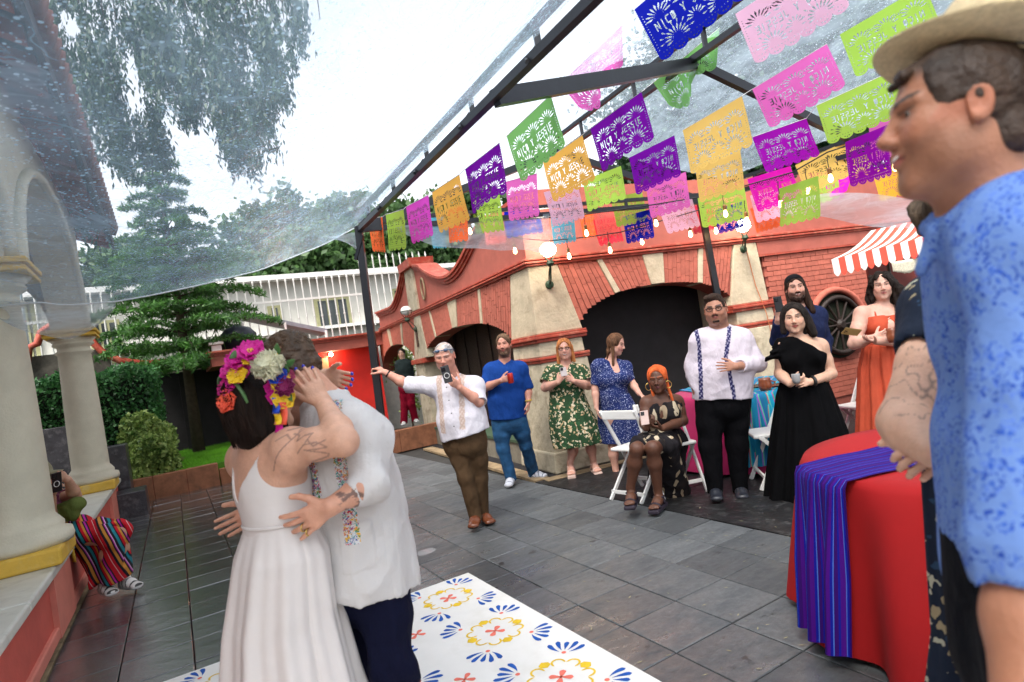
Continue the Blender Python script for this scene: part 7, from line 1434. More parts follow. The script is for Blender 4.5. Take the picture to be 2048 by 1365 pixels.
def onesh(sd):
    bod(P, .012, 0, low=.1, vneck=0)(sd); n = unit(J['up'] * .85 + J['S'] * .62); sd.plane(J['neck'] - J['up'] * .03 + J['S'] * .0, n); sd.cone(J['neck'] + J['up'] * .03, J['neck'] + J['up'] * .15, .07, .09, .02, 's')
    e_ = mids(J['shA'], J['elA'], .1)
    for k in range(7): t = k / 6; c = mids(J['neck'] - J['S'] * .05, J['shA'] - J['S'] * .05 - J['up'] * .07, t); sd.ecap(c + J['F'] * .04, c - J['S'] * .09 + J['F'] * (.05 * math.sin(k * 2.1)) - J['up'] * (.01 + .03 * (k % 2)), (.05, .014), (.055, .008), J['F'], .02)
garment(P, 'dress_bodice', onesh, blk, wr=(.004, 7, 3, (1, 1, .6), 2), h=.0075)
skirt('dress_skirt', blk, P.root, [(J['waist'], .155, .13, .2), (J['pelvis'], .2, .17, .6), (gy(1615, 870, Y), .28, .25, 1.), (gy(1620, 990, Y), .34, .3, 1.3)], J['S'], -J['F'], 10, .022, 8)
hair_sd(P, lambda sd, H: [cap(sd, H, .05, .24, back=-.45), sd.cone(H.p(-.3, -.05, .1), H.p(-.38, .05, -.42), .13 * H.s, .1 * H.s, .02), sd.cone(H.p(.3, -.08, .1), H.p(.5, -.05, -.6), .16 * H.s, .14 * H.s, .02), sd.cone(H.p(0, -.25, 0), H.p(.1, -.25, -.55), .3 * H.s, .25 * H.s, .03)], (.016, .011, .009), amp=.008, f=12, st=(1, 1, .5))
g = MB(); w_ = J['wrB'] + V(.02, 0, 0); g.tube([w_ + V(0, .034 * math.cos(t), .034 * math.sin(t)) for t in np.linspace(0, 6.3, 16)], .013, 6, cap=False); g.obj('watch', m_cable, P.root, True)
g = MB(); g.lathe(gy(1592, 757, Y - .28) - V(0, 0, .04), [(.02, 0), (.03, .02), (.032, .07), (.03, .075)], 16); tag(g.obj('drinking_glass', M('pale_glass', (.3, .3, .3), .1, .1, 4, 0), None, True), 'small glass held in the hands of the woman in black', 'glass')
# ---- woman in orange dress
Y = 5.35; m_or = M('orange_cotton', (.5, .07, .028), .85, .12, 8, .4, 30)
P = fig('woman with dark curly hair in orange strappy dress holding phone and cup', Y, dict(head=(1763, 573, -.05), neck=(1767, 610), chest=(1770, 645), waist=(1772, 692), pelvis=(1775, 728), shA=(1724, 627), shB=(1808, 622), elA=(1708, 688, -.05), wrA=(1748, 676, -.25), elB=(1820, 684, -.05), wrB=(1752, 683, -.32), hipA=(1755, 745), hipB=(1796, 742), knA=(1762, 830), knB=(1800, 826), anA=(1770, 905), anB=(1806, 900)),
        (.97, -.15, 0), (-.35, -1, 0), (-.45, -1, -.02), (.66, .38, .29), (.02, .012, .01), hs=.24, fem=True, smile=.5, dims=((.18, .12), (.16, .125), (.19, .14)), bust=1.15, ar=1.25, nr=.054, brow=.9, lips=(.45, .13, .12),
        hands=dict(A=dict(D_=(.97, -.1, .2), N_=(0, .8, .1), T_=(0, -.1, 1), s=.92, curl=.4), B=dict(D_=(-.95, -.2, .25), N_=(.1, -.1, .95), T_=(-.2, -.9, .1), s=.92, curl=.4)))
J = P.J
garment(P, 'dress_bodice', lambda sd: (bod(P, .012, 0, low=.02, vneck=.2)(sd), sd.plane(J['chest'] + J['up'] * .06, J['up'])), m_or, wr=(.003, 7, 3, (1, 1, .5), 2))
for sx in (-1, 1): g = MB(); g.tube([J['chest'] + J['S'] * sx * .09 + J['F'] * .14 + J['up'] * .02, J['neck'] + J['S'] * sx * .1 + J['F'] * .06 - J['up'] * .01, J['neck'] + J['S'] * sx * .1 - J['F'] * .02 + J['up'] * .0], .007, 6); g.obj('strap', m_or, P.root)
skirt('dress_skirt', m_or, P.root, [(J['waist'] + UP * .03, .185, .15, .3), (J['pelvis'], .235, .2, .8), (gy(1788, 800, Y), .3, .26, 1.), (gy(1800, 915, Y), .36, .32, 1.4)], J['S'], -J['F'], 13, .022, 11)
hair_sd(P, lambda sd, H: [cap(sd, H, .06, .24, back=-.4), sd.cone(H.p(-.3, -.1, .1), H.p(-.42, -.1, -.5), .15 * H.s, .13 * H.s, .02), sd.cone(H.p(.3, -.05, .15), H.p(.55, -.02, -.35), .19 * H.s, .22 * H.s, .03), sd.cone(H.p(.5, 0, -.35), H.p(.42, .22, -.95), .2 * H.s, .13 * H.s, .03), sd.cone(H.p(0, -.25, 0), H.p(.15, -.25, -.7), .3 * H.s, .28 * H.s, .03)], (.016, .01, .008), amp=.016, f=13, st=(1, 1, 1), lo=P.h.c - V(.24, .24, .34), hi=P.h.c + V(.28, .24, .24))
phone(gy(1703, 664, Y - .4), (-.95, .1, .3), (.2, -.6, .5), (.1, -.5, .85), 'gold cased phone held by the woman in orange', (.5, .33, .12), .07, .13)
mug(gy(1788, 690, Y - .36) + V(0, 0, .02), 'dark red clay cup held by the woman in orange', (.1, .015, .015), .045, .12, False)
# ---- background person in dark red trousers
Y = 13.2
P = fig('distant person in dark red trousers standing in the far arch passage', Y, dict(head=(803, 708), neck=(806, 722), chest=(808, 736), waist=(811, 756), pelvis=(813, 770), shA=(797, 728), shB=(819, 727), elA=(794, 748), wrA=(797, 766), elB=(824, 747), wrB=(823, 765), hipA=(807, 776), hipB=(819, 775), knA=(809, 810), knB=(823, 808), anA=(808, 843), anB=(830, 838, .1)),
        (1, 0, 0), cm, cm, (.5, .3, .22), (.02, .015, .012), hs=.23, h=.014, hh=.01, hf=.012, eyesf=False, feet=None)
garment(P, 'jacket', shirt(P, .02, 1.8, .0), col=(.02, .03, .03), h=.014); garment(P, 'trousers', trousers(P, .02, .08, .085), col=(.2, .005, .02), h=.014); shoes(P, (.5, .5, .48), toeB=V(.5, -1, 0))
hair_sd(P, lambda sd, H: cap(sd, H, .03), (.02, .015, .01), h=.01)
# ================================================================ NEAR PEOPLE
def field(sd, fn, lo, hi, k=.01, op='s'):
    sl, X, Y_, Z = sd.sub(lo, hi); v = fn(X, Y_, Z); return sd.comb(sl, v.astype(np.float32), k, op)
def polyd(u, v, pts):
    d = np.full(len(u), 9.)
    for (a, b), (c, e) in zip(pts[:-1], pts[1:]):
        L = (c - a) ** 2 + (e - b) ** 2 + 1e-9; t = np.clip(((u - a) * (c - a) + (v - b) * (e - b)) / L, 0, 1); d = np.minimum(d, np.hypot(u - a - t * (c - a), v - b - t * (e - b)))
    return d
# ---- bride
Y = 1.9
def bride_paint(v, c):
    a, b = gy(592, 888, Y - .1), gy(702, 886, Y - .2); e = unit(b - a); n = unit(UP - e * (UP @ e)); u = (v - a) @ e; w_ = (v - a) @ n; near = ((v - a) @ np.cross(e, n) * 1.) ; side = (v[:, 1] < (a[1] + (b[1] - a[1]) * np.clip(u / .2, 0, 1)) + .01)
    L = [[(-.05, -.07), (.0, -.01), (.04, .03), (.05, .045)], [(.03, .035), (.055, .03), (.05, .015), (.075, .03), (.1, .035), (.085, .01)], [(.05, -.02), (.08, .005), (.12, .01), (.155, -.005), (.12, -.01), (.08, -.01), (.155, -.025), (.14, -.035), (.08, -.05)], [(.09, .02), (.11, .0), (.15, .015)], [(-.02, .02), (.01, .035), (.03, .02)], [(.0, .045), (.03, .05), (.045, .035)]]
    d = np.min([polyd(u, w_, q) for q in L], 0); m = (smst(-d, -.0028, -.0012) * side * (u < .2) * (u > -.08) * .55)[:, None]; return c * (1 - m) + np.array([.06, .05, .06]) * m
P = fig('bride seen from behind in white V back dress and flower crown kissing the groom', Y, dict(head=(520, 806, .02), neck=(530, 884, .02), chest=(543, 955, .02), waist=(560, 1040, .0), pelvis=(566, 1105, 0), shA=(492, 915, .11), shB=(584, 893, -.09), elA=(575, 860, .36), wrA=(648, 752, .4), elB=(688, 884, -.17), wrB=(648, 808, .0), hipA=(545, 1130, .05), hipB=(590, 1130, -.05), knA=(560, 1370, .03), knB=(605, 1370, -.05), anA=(590, 1620, 0), anB=(640, 1610, -.05)),
        (.7, -.7, 0), (.7, .7, 0), (.82, .45, .3), (.6, .34, .235), (.03, .02, .015), hU=(-.25, 0, 1), hs=.22, fem=True, dims=((.125, .098), (.108, .088), (.155, .12)), ar=1.0, eyesf=False, feet=None, nr=.047, h=.006, hh=.005, hf=.0028, base=gy(580, 1600, Y), paint=bride_paint,
        hands=dict(A=dict(D_=(.88, -.25, -.3), N_=(-.2, -.9, 0), T_=(.3, 0, .9), s=.92, curl=.25, r=.0078), B=dict(D_=(-.42, .1, .85), N_=(-.45, .9, .1), T_=(-.85, -.1, -.3), s=.95, curl=.22, spread=.16, thumb=.3, r=.0078, tdir=(-.85, .1, .35))))
J = P.J; satin = M('white_satin_dress', (.64, .6, .58), .55, .04, 6, .25, 14, sheen=0.)
def brbod(sd):
    S_, F_, U_ = J['S'], J['F'], J['up']; (cx, cy), (wx, wy), (hx, hy) = P.dims; o = .007
    sd.ecap(J['chest'] + U_ * .07, J['chest'] - U_ * .03, (cx + o, cy + o), (cx + o, cy + o), S_, .04); sd.ecap(J['chest'] - U_ * .03, J['waist'], (cx * .97 + o, cy + o), (wx + o, wy + o), S_, .04); sd.ecap(J['waist'], J['pelvis'], (wx + o, wy + o), (hx + o, hy + o), S_, .04)
    for q, s_ in (('shA', -1), ('shB', 1)): sd.cone(J['neck'] + S_ * s_ * .07 - U_ * .03, mids(J['neck'], J[q], .75) - U_ * .045, .05, .05, .03)
    def vee(X, Y_, Z):
        px, py, pz = X - J['chest'][0], Y_ - J['chest'][1], Z - J['chest'][2]; x = px * S_[0] + py * S_[1] + pz * S_[2]; z = px * U_[0] + py * U_[1] + pz * U_[2] + .05; f = px * F_[0] + py * F_[1] + pz * F_[2]
        return np.maximum(np.maximum((np.abs(x) - np.clip(z, -1, 1) * .7) * .85, f - .02), -z)
    field(sd, vee, J['chest'] - .2, J['chest'] + .3, .004)
    for q, s_ in (('A', -1), ('B', 1)): sd.cone(J['sh' + q] + S_ * s_ * .05 - U_ * .02, J['sh' + q] - S_ * s_ * .0 - U_ * .055, .062, .045, .012, 's')
    def top(X, Y_, Z): px, py, pz = X - J['neck'][0], Y_ - J['neck'][1], Z - J['neck'][2]; x = px * S_[0] + py * S_[1] + pz * S_[2]; z = px * U_[0] + py * U_[1] + pz * U_[2]; return -np.minimum(np.abs(x) - .035, -z + .05)
    field(sd, lambda X, Y_, Z: (np.abs((X - J['neck'][0]) * S_[0] + (Y_ - J['neck'][1]) * S_[1]) - .05) , J['neck'] - V(.15, .15, .03), J['neck'] + V(.15, .15, .2), .004)
garment(P, 'dress_bodice', brbod, satin, h=.005, lo=J['waist'] - V(.28, .28, .2), hi=J['neck'] + V(.28, .28, .15), wr=(.0012, 6, 3, (1, 1, .6), 2))
skirt('dress_skirt', satin, P.root, [(J['waist'] - UP * .0, .124, .1, .05), (J['pelvis'] + UP * .0, .172, .14, .45), (gy(568, 1230, Y), .19, .17, .9), (gy(582, 1365, Y), .225, .2, 1.3), (gz(640, 1640, .012) * .0 + V(gy(600, 1500, Y)[0], Y, .012), .33, .3, 2.2)], J['S'], -J['F'], 9, .013, 21, n=60, m=260)
g = MB(); c = J['waist'] + UP * .004; g.tube([c + J['S'] * .13 * math.cos(t) + J['F'] * .105 * math.sin(t) for t in np.linspace(0, 6.2832, 40)], .006, 6, cap=False); g.obj('waist_seam', satin, P.root, True)
g = MB()
for q in 'AB':
    for i, (t_, d_) in enumerate(P.hand[q][:4]): g.ball(t_ - d_ * .001 + (V(0, -.0035, .002) if q == 'B' else V(0, -.005, .003)), .0062, 8, (1, .55, 1.25))
g.obj('blue_nails', M('blue_nail_polish', (.012, .02, .45), .15, .02, 4, 0, coat=1), P.root, True)
# hair bob with fine strands
H = P.h
def bob(sd, H):
    s = H.s; sd.ell(H.p(0, -.09, .13), [.37 * s, .44 * s, .41 * s], H.ax, .02)
    c0, c1 = H.c - H.y * .02 + V(.004, 0, .02), gy(524, 862, Y + .0); sd.ecap(c0, c1, (.096, .09), (.09, .082), J['S'], .04)
    sd.plane(gy(524, 893, Y), unit(V(-.06, 0, -1)))
    sd.ell(H.p(0, .5, -.25), [.25 * s, .3 * s, .6 * s], H.ax, .03, 's')
hair_sd(P, bob, (.011, .0062, .0045), amp=.0022, f=9, st=(1, 1, .12), h=.005, seed=5, lo=H.c - V(.2, .2, .3), hi=H.c + .22)
rr_ = np.random.default_rng(4); g = MB()
for k in range(620):
    th = rr_.uniform(math.pi * .0, 2 * math.pi); c0 = H.p(0, -.1, .12); top_ = c0 + (J['S'] * math.cos(th) * .06 + J['F'] * -abs(math.sin(th)) * .06) * rr_.uniform(.2, 1) + UP * .082
    mid_ = c0 + J['S'] * math.cos(th) * .09 - J['F'] * abs(math.sin(th)) * .096 + UP * rr_.uniform(-.03, .02); bo = gy(524, 880, Y) + J['S'] * math.cos(th) * .088 - J['F'] * abs(math.sin(th)) * .083 + UP * rr_.uniform(-.012, .03) + rr_.normal(size=3) * .002
    P3 = [top_, mids(top_, mid_, .55) + (mid_ - c0) * .12, mid_, mids(mid_, bo, .5) * 1. + rr_.normal(size=3) * .0015, bo]; g.tube(P3, [.0012, .0016, .0016, .0013, .0005], 3, cap=False)
g.obj('hair_locks', M('bride_hair', (.016, .0075, .005), .6, .5, 20, 0, spec=.15), P.root, True, kind='stuff')
# flower crown
fc = empty('flower_crown', H.p(0, 0, .5), 'flower crown of magenta white and yellow blooms on the bride', 'flower crown')
def bloom(c, n, R_, col, np_=6, layers=2, cup=.5, nm='flower', heart=None, ruffle=.15, seed=0, pw=.62):
    n = unit(n); x = unit(np.cross(n, V(.3, .2, 1))); y = np.cross(n, x); r = np.random.default_rng(seed); g = MB()
    for l in range(layers):
        for k in range(np_):
            a = 2 * math.pi * (k + l * .5) / np_ + r.uniform(-.15, .15); d = x * math.cos(a) + y * math.sin(a); t = np.cross(n, d); RL = R_ * (1 - .62 * l / layers); P_ = []
            for i in range(6):
                u = i / 5; w_ = pw * RL * math.sin(math.pi * (u * .82 + .09)) * (1.1 if l == 0 else .9); row = []
                for j in range(5): q = j / 2 - 1; row.append(c + d * RL * u * (1 - .12 * q * q) + t * w_ * q + n * (R_ * .12 * l + RL * cup * u * u * (.4 + .5 * l / layers) + RL * .12 * q * q + RL * ruffle * math.sin(q * 5 + k + u * 4) * u))
                P_.append(row)
            g.grid(P_)
    o = solid(g.obj(nm, M('petal_%d_%d_%d' % tuple(int(v * 100) for v in col), col, .5, .12, 25, .15, 60), fc, True), .0012)
    if heart is not None:
        g = MB()
        for k in range(16): a = r.uniform(0, 6.28); q = r.uniform(0, R_ * .22); g.ball(c + x * q * math.cos(a) + y * q * math.sin(a) + n * R_ * r.uniform(.2, .34), R_ * .05, 6)
        g.obj('flower_heart', M('petal_heart_%d' % int(heart[1] * 100), heart, .6), o, True)
    return o
mg, wt, yl, dr, bl_, cr_, gn = (.62, .01, .28), (.78, .76, .55), (.85, .55, .02), (.22, .01, .09), (.01, .06, .5), (.8, .1, .05), (.1, .22, .06)
FB = [(503, 705, mg, .04, 6, 2, .5), (479, 722, mg, .04, 6, 2, .6), (520, 728, (.75, .03, .35), .03, 5, 2, .5), (466, 742, (.7, .02, .3), .036, 6, 2, .5), (459, 775, (.5, .01, .18), .033, 6, 2, .8), (470, 762, mg, .028, 6, 2, .5), (476, 752, yl, .03, 5, 1, .4), (456, 803, cr_, .034, 5, 2, .4), (563, 741, gn, .022, 4, 1, .3), (553, 752, bl_, .03, 5, 2, .4), (548, 762, mg, .022, 5, 2, .5), (560, 765, yl, .03, 5, 2, .4), (545, 778, mg, .024, 5, 2, .5), (549, 794, mg, .024, 5, 2, .5), (566, 797, yl, .034, 5, 2, .4), (576, 752, (.3, .02, .08), .02, 6, 2, .6), (495, 722, yl, .016, 5, 1, .4), (545, 712, yl, .014, 5, 1, .4), (487, 745, mg, .024, 5, 2, .4)]
for i, (x, y, c_, R_, n_, l_, cp) in enumerate(FB):
    p = gy(x, y, Y - .1 + .05 * abs(x - 515) / 60 - (.025 if c_ in (yl, bl_, cr_) else 0)); bloom(p, unit(p - H.c) + V(0, -.5, .1), R_ * 1.12, c_, n_, l_, cp, 'flower', (.8, .55, .1) if i % 3 == 0 else None, seed=i)
p = gy(538, 735, Y - .1); bloom(p, unit(V(.2, -1, .5)), .052, wt, 11, 6, .55, 'large_white_flower', None, .35, 77, .34); p = gy(569, 774, Y - .09); bloom(p, unit(V(.3, -1, .1)), .034, dr, 9, 4, .55, 'dark_dahlia', None, .15, 78, .34)
g = MB()
for k, (x, y) in enumerate(((570, 735), (577, 745), (583, 757), (462, 762), (555, 715), (485, 700), (572, 782), (560, 812))):
    c = gy(x, y, Y - .07); d = unit(V(math.cos(k * 1.9), -.3, math.sin(k * 1.9 + .5))); e = unit(np.cross(d, V(0, 1, .2))); g.grid([[c + d * .045 * u + e * .011 * q * math.sin(math.pi * (.05 + u * .95)) + V(0, -.004 * q * q, 0) for q in (-1, 0, 1)] for u in np.linspace(0, 1, 6)])
solid(g.obj('leaves', M('crown_leaf', (.07, .17, .05), .45, .3, 30), fc, True), .001)
for k, (c_, y0, y1, x0, x1) in enumerate(((bl_, 796, 828, 550, 553), (yl, 826, 850, 553, 557), (mg, 846, 866, 556, 558), (cr_, 805, 850, 565, 568))):
    g = MB(); g.grid([[gy(x0 + (x1 - x0) * u + q * 7 + 2 * math.sin(u * 4), y0 + (y1 - y0) * u, Y - .1 + .01 * math.sin(u * 5 + q)) for q in (-1, 0, 1)] for u in np.linspace(0, 1, 8)]); solid(g.obj('ribbon', M('petal_%d_%d_%d' % tuple(int(v * 100) for v in c_), c_, .5), fc, True), .001)
g = MB(); g.tube([H.p(0, -.09, .13) + J['S'] * .087 * math.cos(t) + unit(UP * .75 - J['F'] * .25) * .087 * math.sin(t) - J['F'] * .045 for t in np.linspace(-.4, 3.5, 26)], .006, 5); g.obj('wire_band', M('crown_leaf'), fc)
# ---- groom
Y = 2.1
def groom_paint(v, c):
    a, b = gy(745, 985, Y - .25), gy(668, 1014, Y - .33); e = unit(b - a); n = unit(UP - e * (UP @ e)); u = (v - a) @ e; w_ = (v - a) @ n; L = np.linalg.norm(b - a)
    P_ = v * 60; nz = snoise(v, 12, 3, 26); m = (smst(nz, .05, .28) * smst(u, L * .15, L * .3) * smst(-u, -L * 1.05, -L * .9) * (np.abs(w_) < .05))[:, None] * .8
    return c * (1 - m) + np.array([.07, .05, .05]) * m
P = fig('groom in white guayabera with floral embroidery bending to kiss the bride', Y, dict(head=(583, 737, .02), neck=(652, 806, .02), chest=(687, 900, .0), waist=(703, 1015, 0), pelvis=(722, 1110, 0), shA=(668, 842, .17), shB=(713, 856, -.15), elA=(610, 985, .12), wrA=(525, 1018, .0), elB=(742, 968, -.25), wrB=(664, 1012, -.34), hipA=(705, 1150, .09), hipB=(752, 1150, -.07), knA=(700, 1335, .1), knB=(790, 1330, -.12), anA=(745, 1560, .12), anB=(805, 1570, -.02)),
        (.2, -.98, 0), (-.98, -.15, 0), (-.72, .42, -.5), (.6, .31, .21), (.1, .06, .035), hU=(-.35, .2, .9), hs=.245, dims=((.18, .13), (.17, .135), (.175, .14)), ar=1.02, lr=1.05, eyesf=False, feet=None, nr=.058, h=.007, hh=.0048, hf=.0032, scalp=.6, base=gy(770, 1610, Y), paint=groom_paint,
        hands=dict(A=dict(D_=(-.95, -.15, -.3), N_=(.1, -.9, .1), T_=(-.1, 0, 1), s=1., curl=.3), B=dict(D_=(-.9, .02, -.36), N_=(-.1, 1, .15), T_=(-.25, -.15, 1), s=1.02, curls=[.16, .2, .24, .1], spread=.3, thumb=.2, r=.0092, tdir=(-.75, .1, .5))))
J = P.J
m_emb = pattern('embroidered_linen', (.62, .64, .66), [(.02, .2, .25), (.5, .02, .05), (.02, .05, .3), (.7, .4, .03), (.03, .3, .25), (.6, .15, .02), (.25, .02, .2), (.05, .2, .06)], 95, .55, mask='band')
def gmask(v):
    r_ = v - J['waist']; f = r_ @ J['F']; z = v[:, 2]; s_ = r_ @ J['S']; zt, zb, = gy(670, 798, Y)[2], gy(690, 1058, Y)[2]; zc, zd = gy(600, 905, Y)[2], gy(610, 1030, Y)[2]
    t = np.clip((zt - z) / (zt - zb), 0, 1); f0 = (J['waist'][0] - gy(650, 800, Y - .17)[0]) * (1 - t) + (J['waist'][0] - gy(690, 1058, Y - .17)[0]) * t; m1 = (np.abs(f - f0) < .024) & (z < zt) & (z > zb) & (s_ > .02); m2 = (f > .06) & (f < .17) & (z < zc + .03) & (z > zd) ; return m1 | m2
def gextra(sd):
    hem = J['pelvis'] - UP * .06; sd.ecap(J['waist'], hem, (.2, .155), (.215, .172), J['S'], .05)
    p0, p1 = gy(676, 1052, Y - .2), gy(752, 1132, Y - .2); X, Y_, Z = sd.ax[0][:, None, None], sd.ax[1][None, :, None], sd.ax[2][None, None, :]; tl = (Z - p0[2]) * .0
    sd.d = sd.d - (.004 * ((X > p0[0]) & (X < p1[0]) & (Z < p0[2]) & (Z > p1[2]) & (Y_ < J['waist'][1]))).astype(np.float32)
    sd.d = sd.d + (.0016 * (np.sin(X * 260 + Z * 8) > .86) * (Y_ < J['waist'][1]) * ((X < p0[0] - .02) | (X > p1[0] + .01))).astype(np.float32); sd.cone(J['shB'] - UP * .06 + V(.03, 0, 0), J['waist'] + V(.04, .0, 0), .085, .12, .06)
P.hemn = unit(V(-.25, 0, -1))
garment(P, 'shirt', shirt(P, .013, 1.5, .085, open_=0., slr=.057, extra=gextra, loose=.016), m_emb, col=(.56, .54, .53), wr=(.0058, 5, 13, (1, 1, .8), 3), h=.0058, mask=gmask, fine=[(J['wrB'] * .4 + J['elB'] * .6, .12, .005)])
garment(P, 'trousers', trousers(P, .01, .066, .07, tr=.095), col=(.005, .006, .02), wr=(.006, 5, 5, (1, 1, .9), 3), h=.0065); shoes(P, (.05, .03, .02))
def gh(sd, H): cap(sd, H, .015, .24, back=-.25); sd.ell(H.p(0, .05, .34), [.28 * H.s, .33 * H.s, .2 * H.s], H.ax, .03)
hair_sd(P, gh, (.07, .04, .022), amp=.006, f=26, st=(1, 1, 1), h=.0045, seed=9, mat=M('short_curly_hair', rough=.55, var=.4, scale=25, bump=1., bscale=60, attr='tint'))
g = MB(); H = P.h; cb_ = np.random.default_rng(6)
for k in range(1500):
    d = unit(cb_.normal(size=3)); 
    if d @ H.z < -.1 or d @ H.y > .55: continue
    c = H.p(0, -.06, .14) + (H.x * d[0] * .335 + H.y * d[1] * .41 + H.z * d[2] * .4) * H.s if False else H.p(0, -.06, .14) + (H.x * (d @ H.x) * .335 + H.y * (d @ H.y) * .41 + H.z * (d @ H.z) * .39) * H.s
    t_ = unit(np.cross(d, cb_.normal(size=3))); L_ = .012; g.tube([c, c + d * .004 + t_ * L_ * .5, c + d * .006 + t_ * L_ + np.cross(d, t_) * .004], [.0012, .001, .0003], 3, cap=False)
g.obj('hair_curls', M('groom_curls', (.13, .075, .036), .45, .4, 20, 0), P.root, True, kind='stuff')
g = MB(); t0, d0 = P.hand['B'][2]
for i, rr0 in ((2, .0115), (3, .0105)):
    c = P.J['wrB'] + unit(V(-.9, .02, -.36)) * (.105 if i == 2 else .098) + V(-.25, -.15, 1) * (-.012 if i == 2 else -.03); g.tube([c + V(.002 * math.cos(t), rr0 * math.cos(t), rr0 * math.sin(t)) + V(-.0, 0, 0) for t in np.linspace(0, 6.3, 18)], .0022, 6, cap=False)
g.obj('rings', M('gold'), P.root, True)
# ---- hatted man in the foreground
Y = .82; skf = (.4, .18, .105)
P = fig('smiling man in straw fedora and blue patterned shirt close in the right foreground', Y, dict(head=(1901, 240, 0), neck=(1988, 425, .0), chest=(2105, 620, .03), waist=(2120, 900, .03), pelvis=(2140, 1160, .03), shA=(2020, 510, .19), shB=(2085, 505, -.1), elA=(2070, 900, .2), wrA=(2070, 1150, .2), elB=(2070, 1120, -.17), wrB=(2060, 1560, -.23), hipA=(2130, 1330, .1), hipB=(2150, 1330, -.05), knA=(2190, 1900, .1), knB=(2220, 1900, -.05), anA=(2280, 2500, .1), anB=(2310, 2500, -.05)),
        (0, -1, 0), (-1, 0, 0), (-.95, .3, .12), skf, (.05, .028, .016), hU=(.1, 0, 1), hs=.206, smile=.9, teeth=True, dims=((.18, .1), (.165, .1), (.165, .105)), ar=1.0, feet=None, nr=.053, h=.0075, hh=.0038, hf=.006, scalp=.9, brow=1, iris=(.05, .03, .02), base=gz(2100, 1900, 0) * 0 + V(.62, .82, 0), nose=.85, beard=.25, stache=.1)
J = P.J; H = P.h
m_blue = pattern('blue_print_linen', (.14, .25, .56), [(.015, .06, .38), (.03, .1, .5), (.1, .2, .6)], 88, .42, noisecut=.38)
garment(P, 'patterned_shirt', shirt(P, .014, 1.12, .18, open_=0, slr=.072, loose=.015), m_blue, wr=(.005, 4, 31, (1, 1, .6), 3), h=.0065)
garment(P, 'shorts', trousers(P, .012, .08, .09), col=(.004, .005, .008), h=.009)
hair_sd(P, lambda sd, H: [cap(sd, H, .012, .26, back=-.32), sd.cone(H.p(-.1, .3, .3), H.p(.1, .3, .3), .03 * H.s, .03 * H.s, .02)], (.04, .022, .013), amp=.003, f=24, h=.0045, mat=MATS['short_curly_hair'])
ht = empty('straw_hat', H.p(0, 0, .35), 'pale straw fedora with a black band on the foreground man', 'hat'); hz = unit(H.z * .92 - H.y * .4); hy_ = unit(H.y - hz * (H.y @ hz)); hx_ = np.cross(hy_, hz); hc = gy(2012, 160, .84)
m_straw = M('straw_weave', (.62, .5, .3), .8, .2, 90, .5, 260, stretch=(1, 1, 3)); rings = []
for rr, zz in ((.088, .0), (.1, -.004), (.12, -.006), (.138, -.002), (.15, .008), (.152, .0105), (.15, .0115), (.137, .004), (.12, 0), (.1, .002), (.09, .006)):
    rings.append([hc + (hx_ * math.cos(t) * rr * .98 + hy_ * math.sin(t) * rr * 1.15) + hz * (zz + .02 * (rr / .15) ** 2 * abs(math.cos(t)) ** 3 - .012 * (rr / .15) ** 2 * max(0, math.sin(t)) ** 2) for t in np.linspace(0, 2 * math.pi, 64, endpoint=False)])
v, f = ring_loft(rings); link('brim', npmesh('brim', v - wloc(ht), f, True), m_straw, ht); rings = []
for rr, zz in ((.094, 0), (.094, .03), (.09, .06), (.085, .085), (.078, .1), (.06, .108), (.03, .1), (.002, .095)):
    rings.append([hc + (hx_ * math.cos(t) * rr * .95 * (1 - .1 * (zz > .07) * (math.sin(t) > .3)) + hy_ * math.sin(t) * rr * 1.24) + hz * (zz - .02 * (rr < .065) * abs(math.sin(t))) for t in np.linspace(0, 2 * math.pi, 56, endpoint=False)])
v, f = ring_loft(rings); link('crown', npmesh('crown', v - wloc(ht), f, True), m_straw, ht)
rings = [[hc + (hx_ * math.cos(t) * rr * .95 + hy_ * math.sin(t) * rr * 1.24) + hz * zz for t in np.linspace(0, 2 * math.pi, 56, endpoint=False)] for rr, zz in ((.0955, .003), (.097, .005), (.0965, .028), (.095, .03))]
v, f = ring_loft(rings); link('band', npmesh('band', v - wloc(ht), f, True), M('black_ribbon', (.008, .012, .02), .5), ht)
# ---- person with folded tattooed arms behind him
Y = 1.36
def tat(v, c):
    a, b = gy(1900, 690, Y - .1), gy(1805, 850, Y - .12); e = unit(b - a); u = (v - a) @ e; d = np.abs(snoise(v, 5, 2, 14)); m = (smst(-d, -.09, -.02) * (u > -.05) * (u < .22) * (v[:, 0] < b[0] + .14))[:, None] * .7; return c * (1 - m) + np.array([.1, .08, .07]) * m
P = fig('person with tattooed folded arms and navy floral skirt half hidden behind the hatted man', Y, dict(head=(1950, 452, 0), neck=(1960, 560, 0), chest=(1965, 660, 0), waist=(2000, 800, 0), pelvis=(2020, 940, 0), shA=(1895, 620, -.05), shB=(2040, 620, .05), elA=(1806, 846, -.14), wrA=(1868, 905, -.26), elB=(2060, 850, -.05), wrB=(1905, 880, -.2), hipA=(1990, 990), hipB=(2040, 990), knA=(2020, 1300), knB=(2070, 1300), anA=(2080, 1750), anB=(2130, 1750)),
        (.95, -.3, 0), (-.5, -.85, 0), (-.9, -.2, 0), (.6, .36, .25), (.1, .07, .045), hs=.235, fem=True, dims=((.15, .11), (.13, .1), (.16, .12)), ar=1.1, h=.0075, hh=.007, hf=.004, eyesf=False, feet=None, paint=tat,
        hands=dict(A=dict(D_=(.9, -.1, .1), N_=(.1, .9, -.2), T_=(0, -.1, 1), s=.95, curl=.9), B=dict(D_=(-.9, -.2, -.25), N_=(.2, .8, -.5), T_=(-.1, -.2, 1), s=.95, curl=.95)))
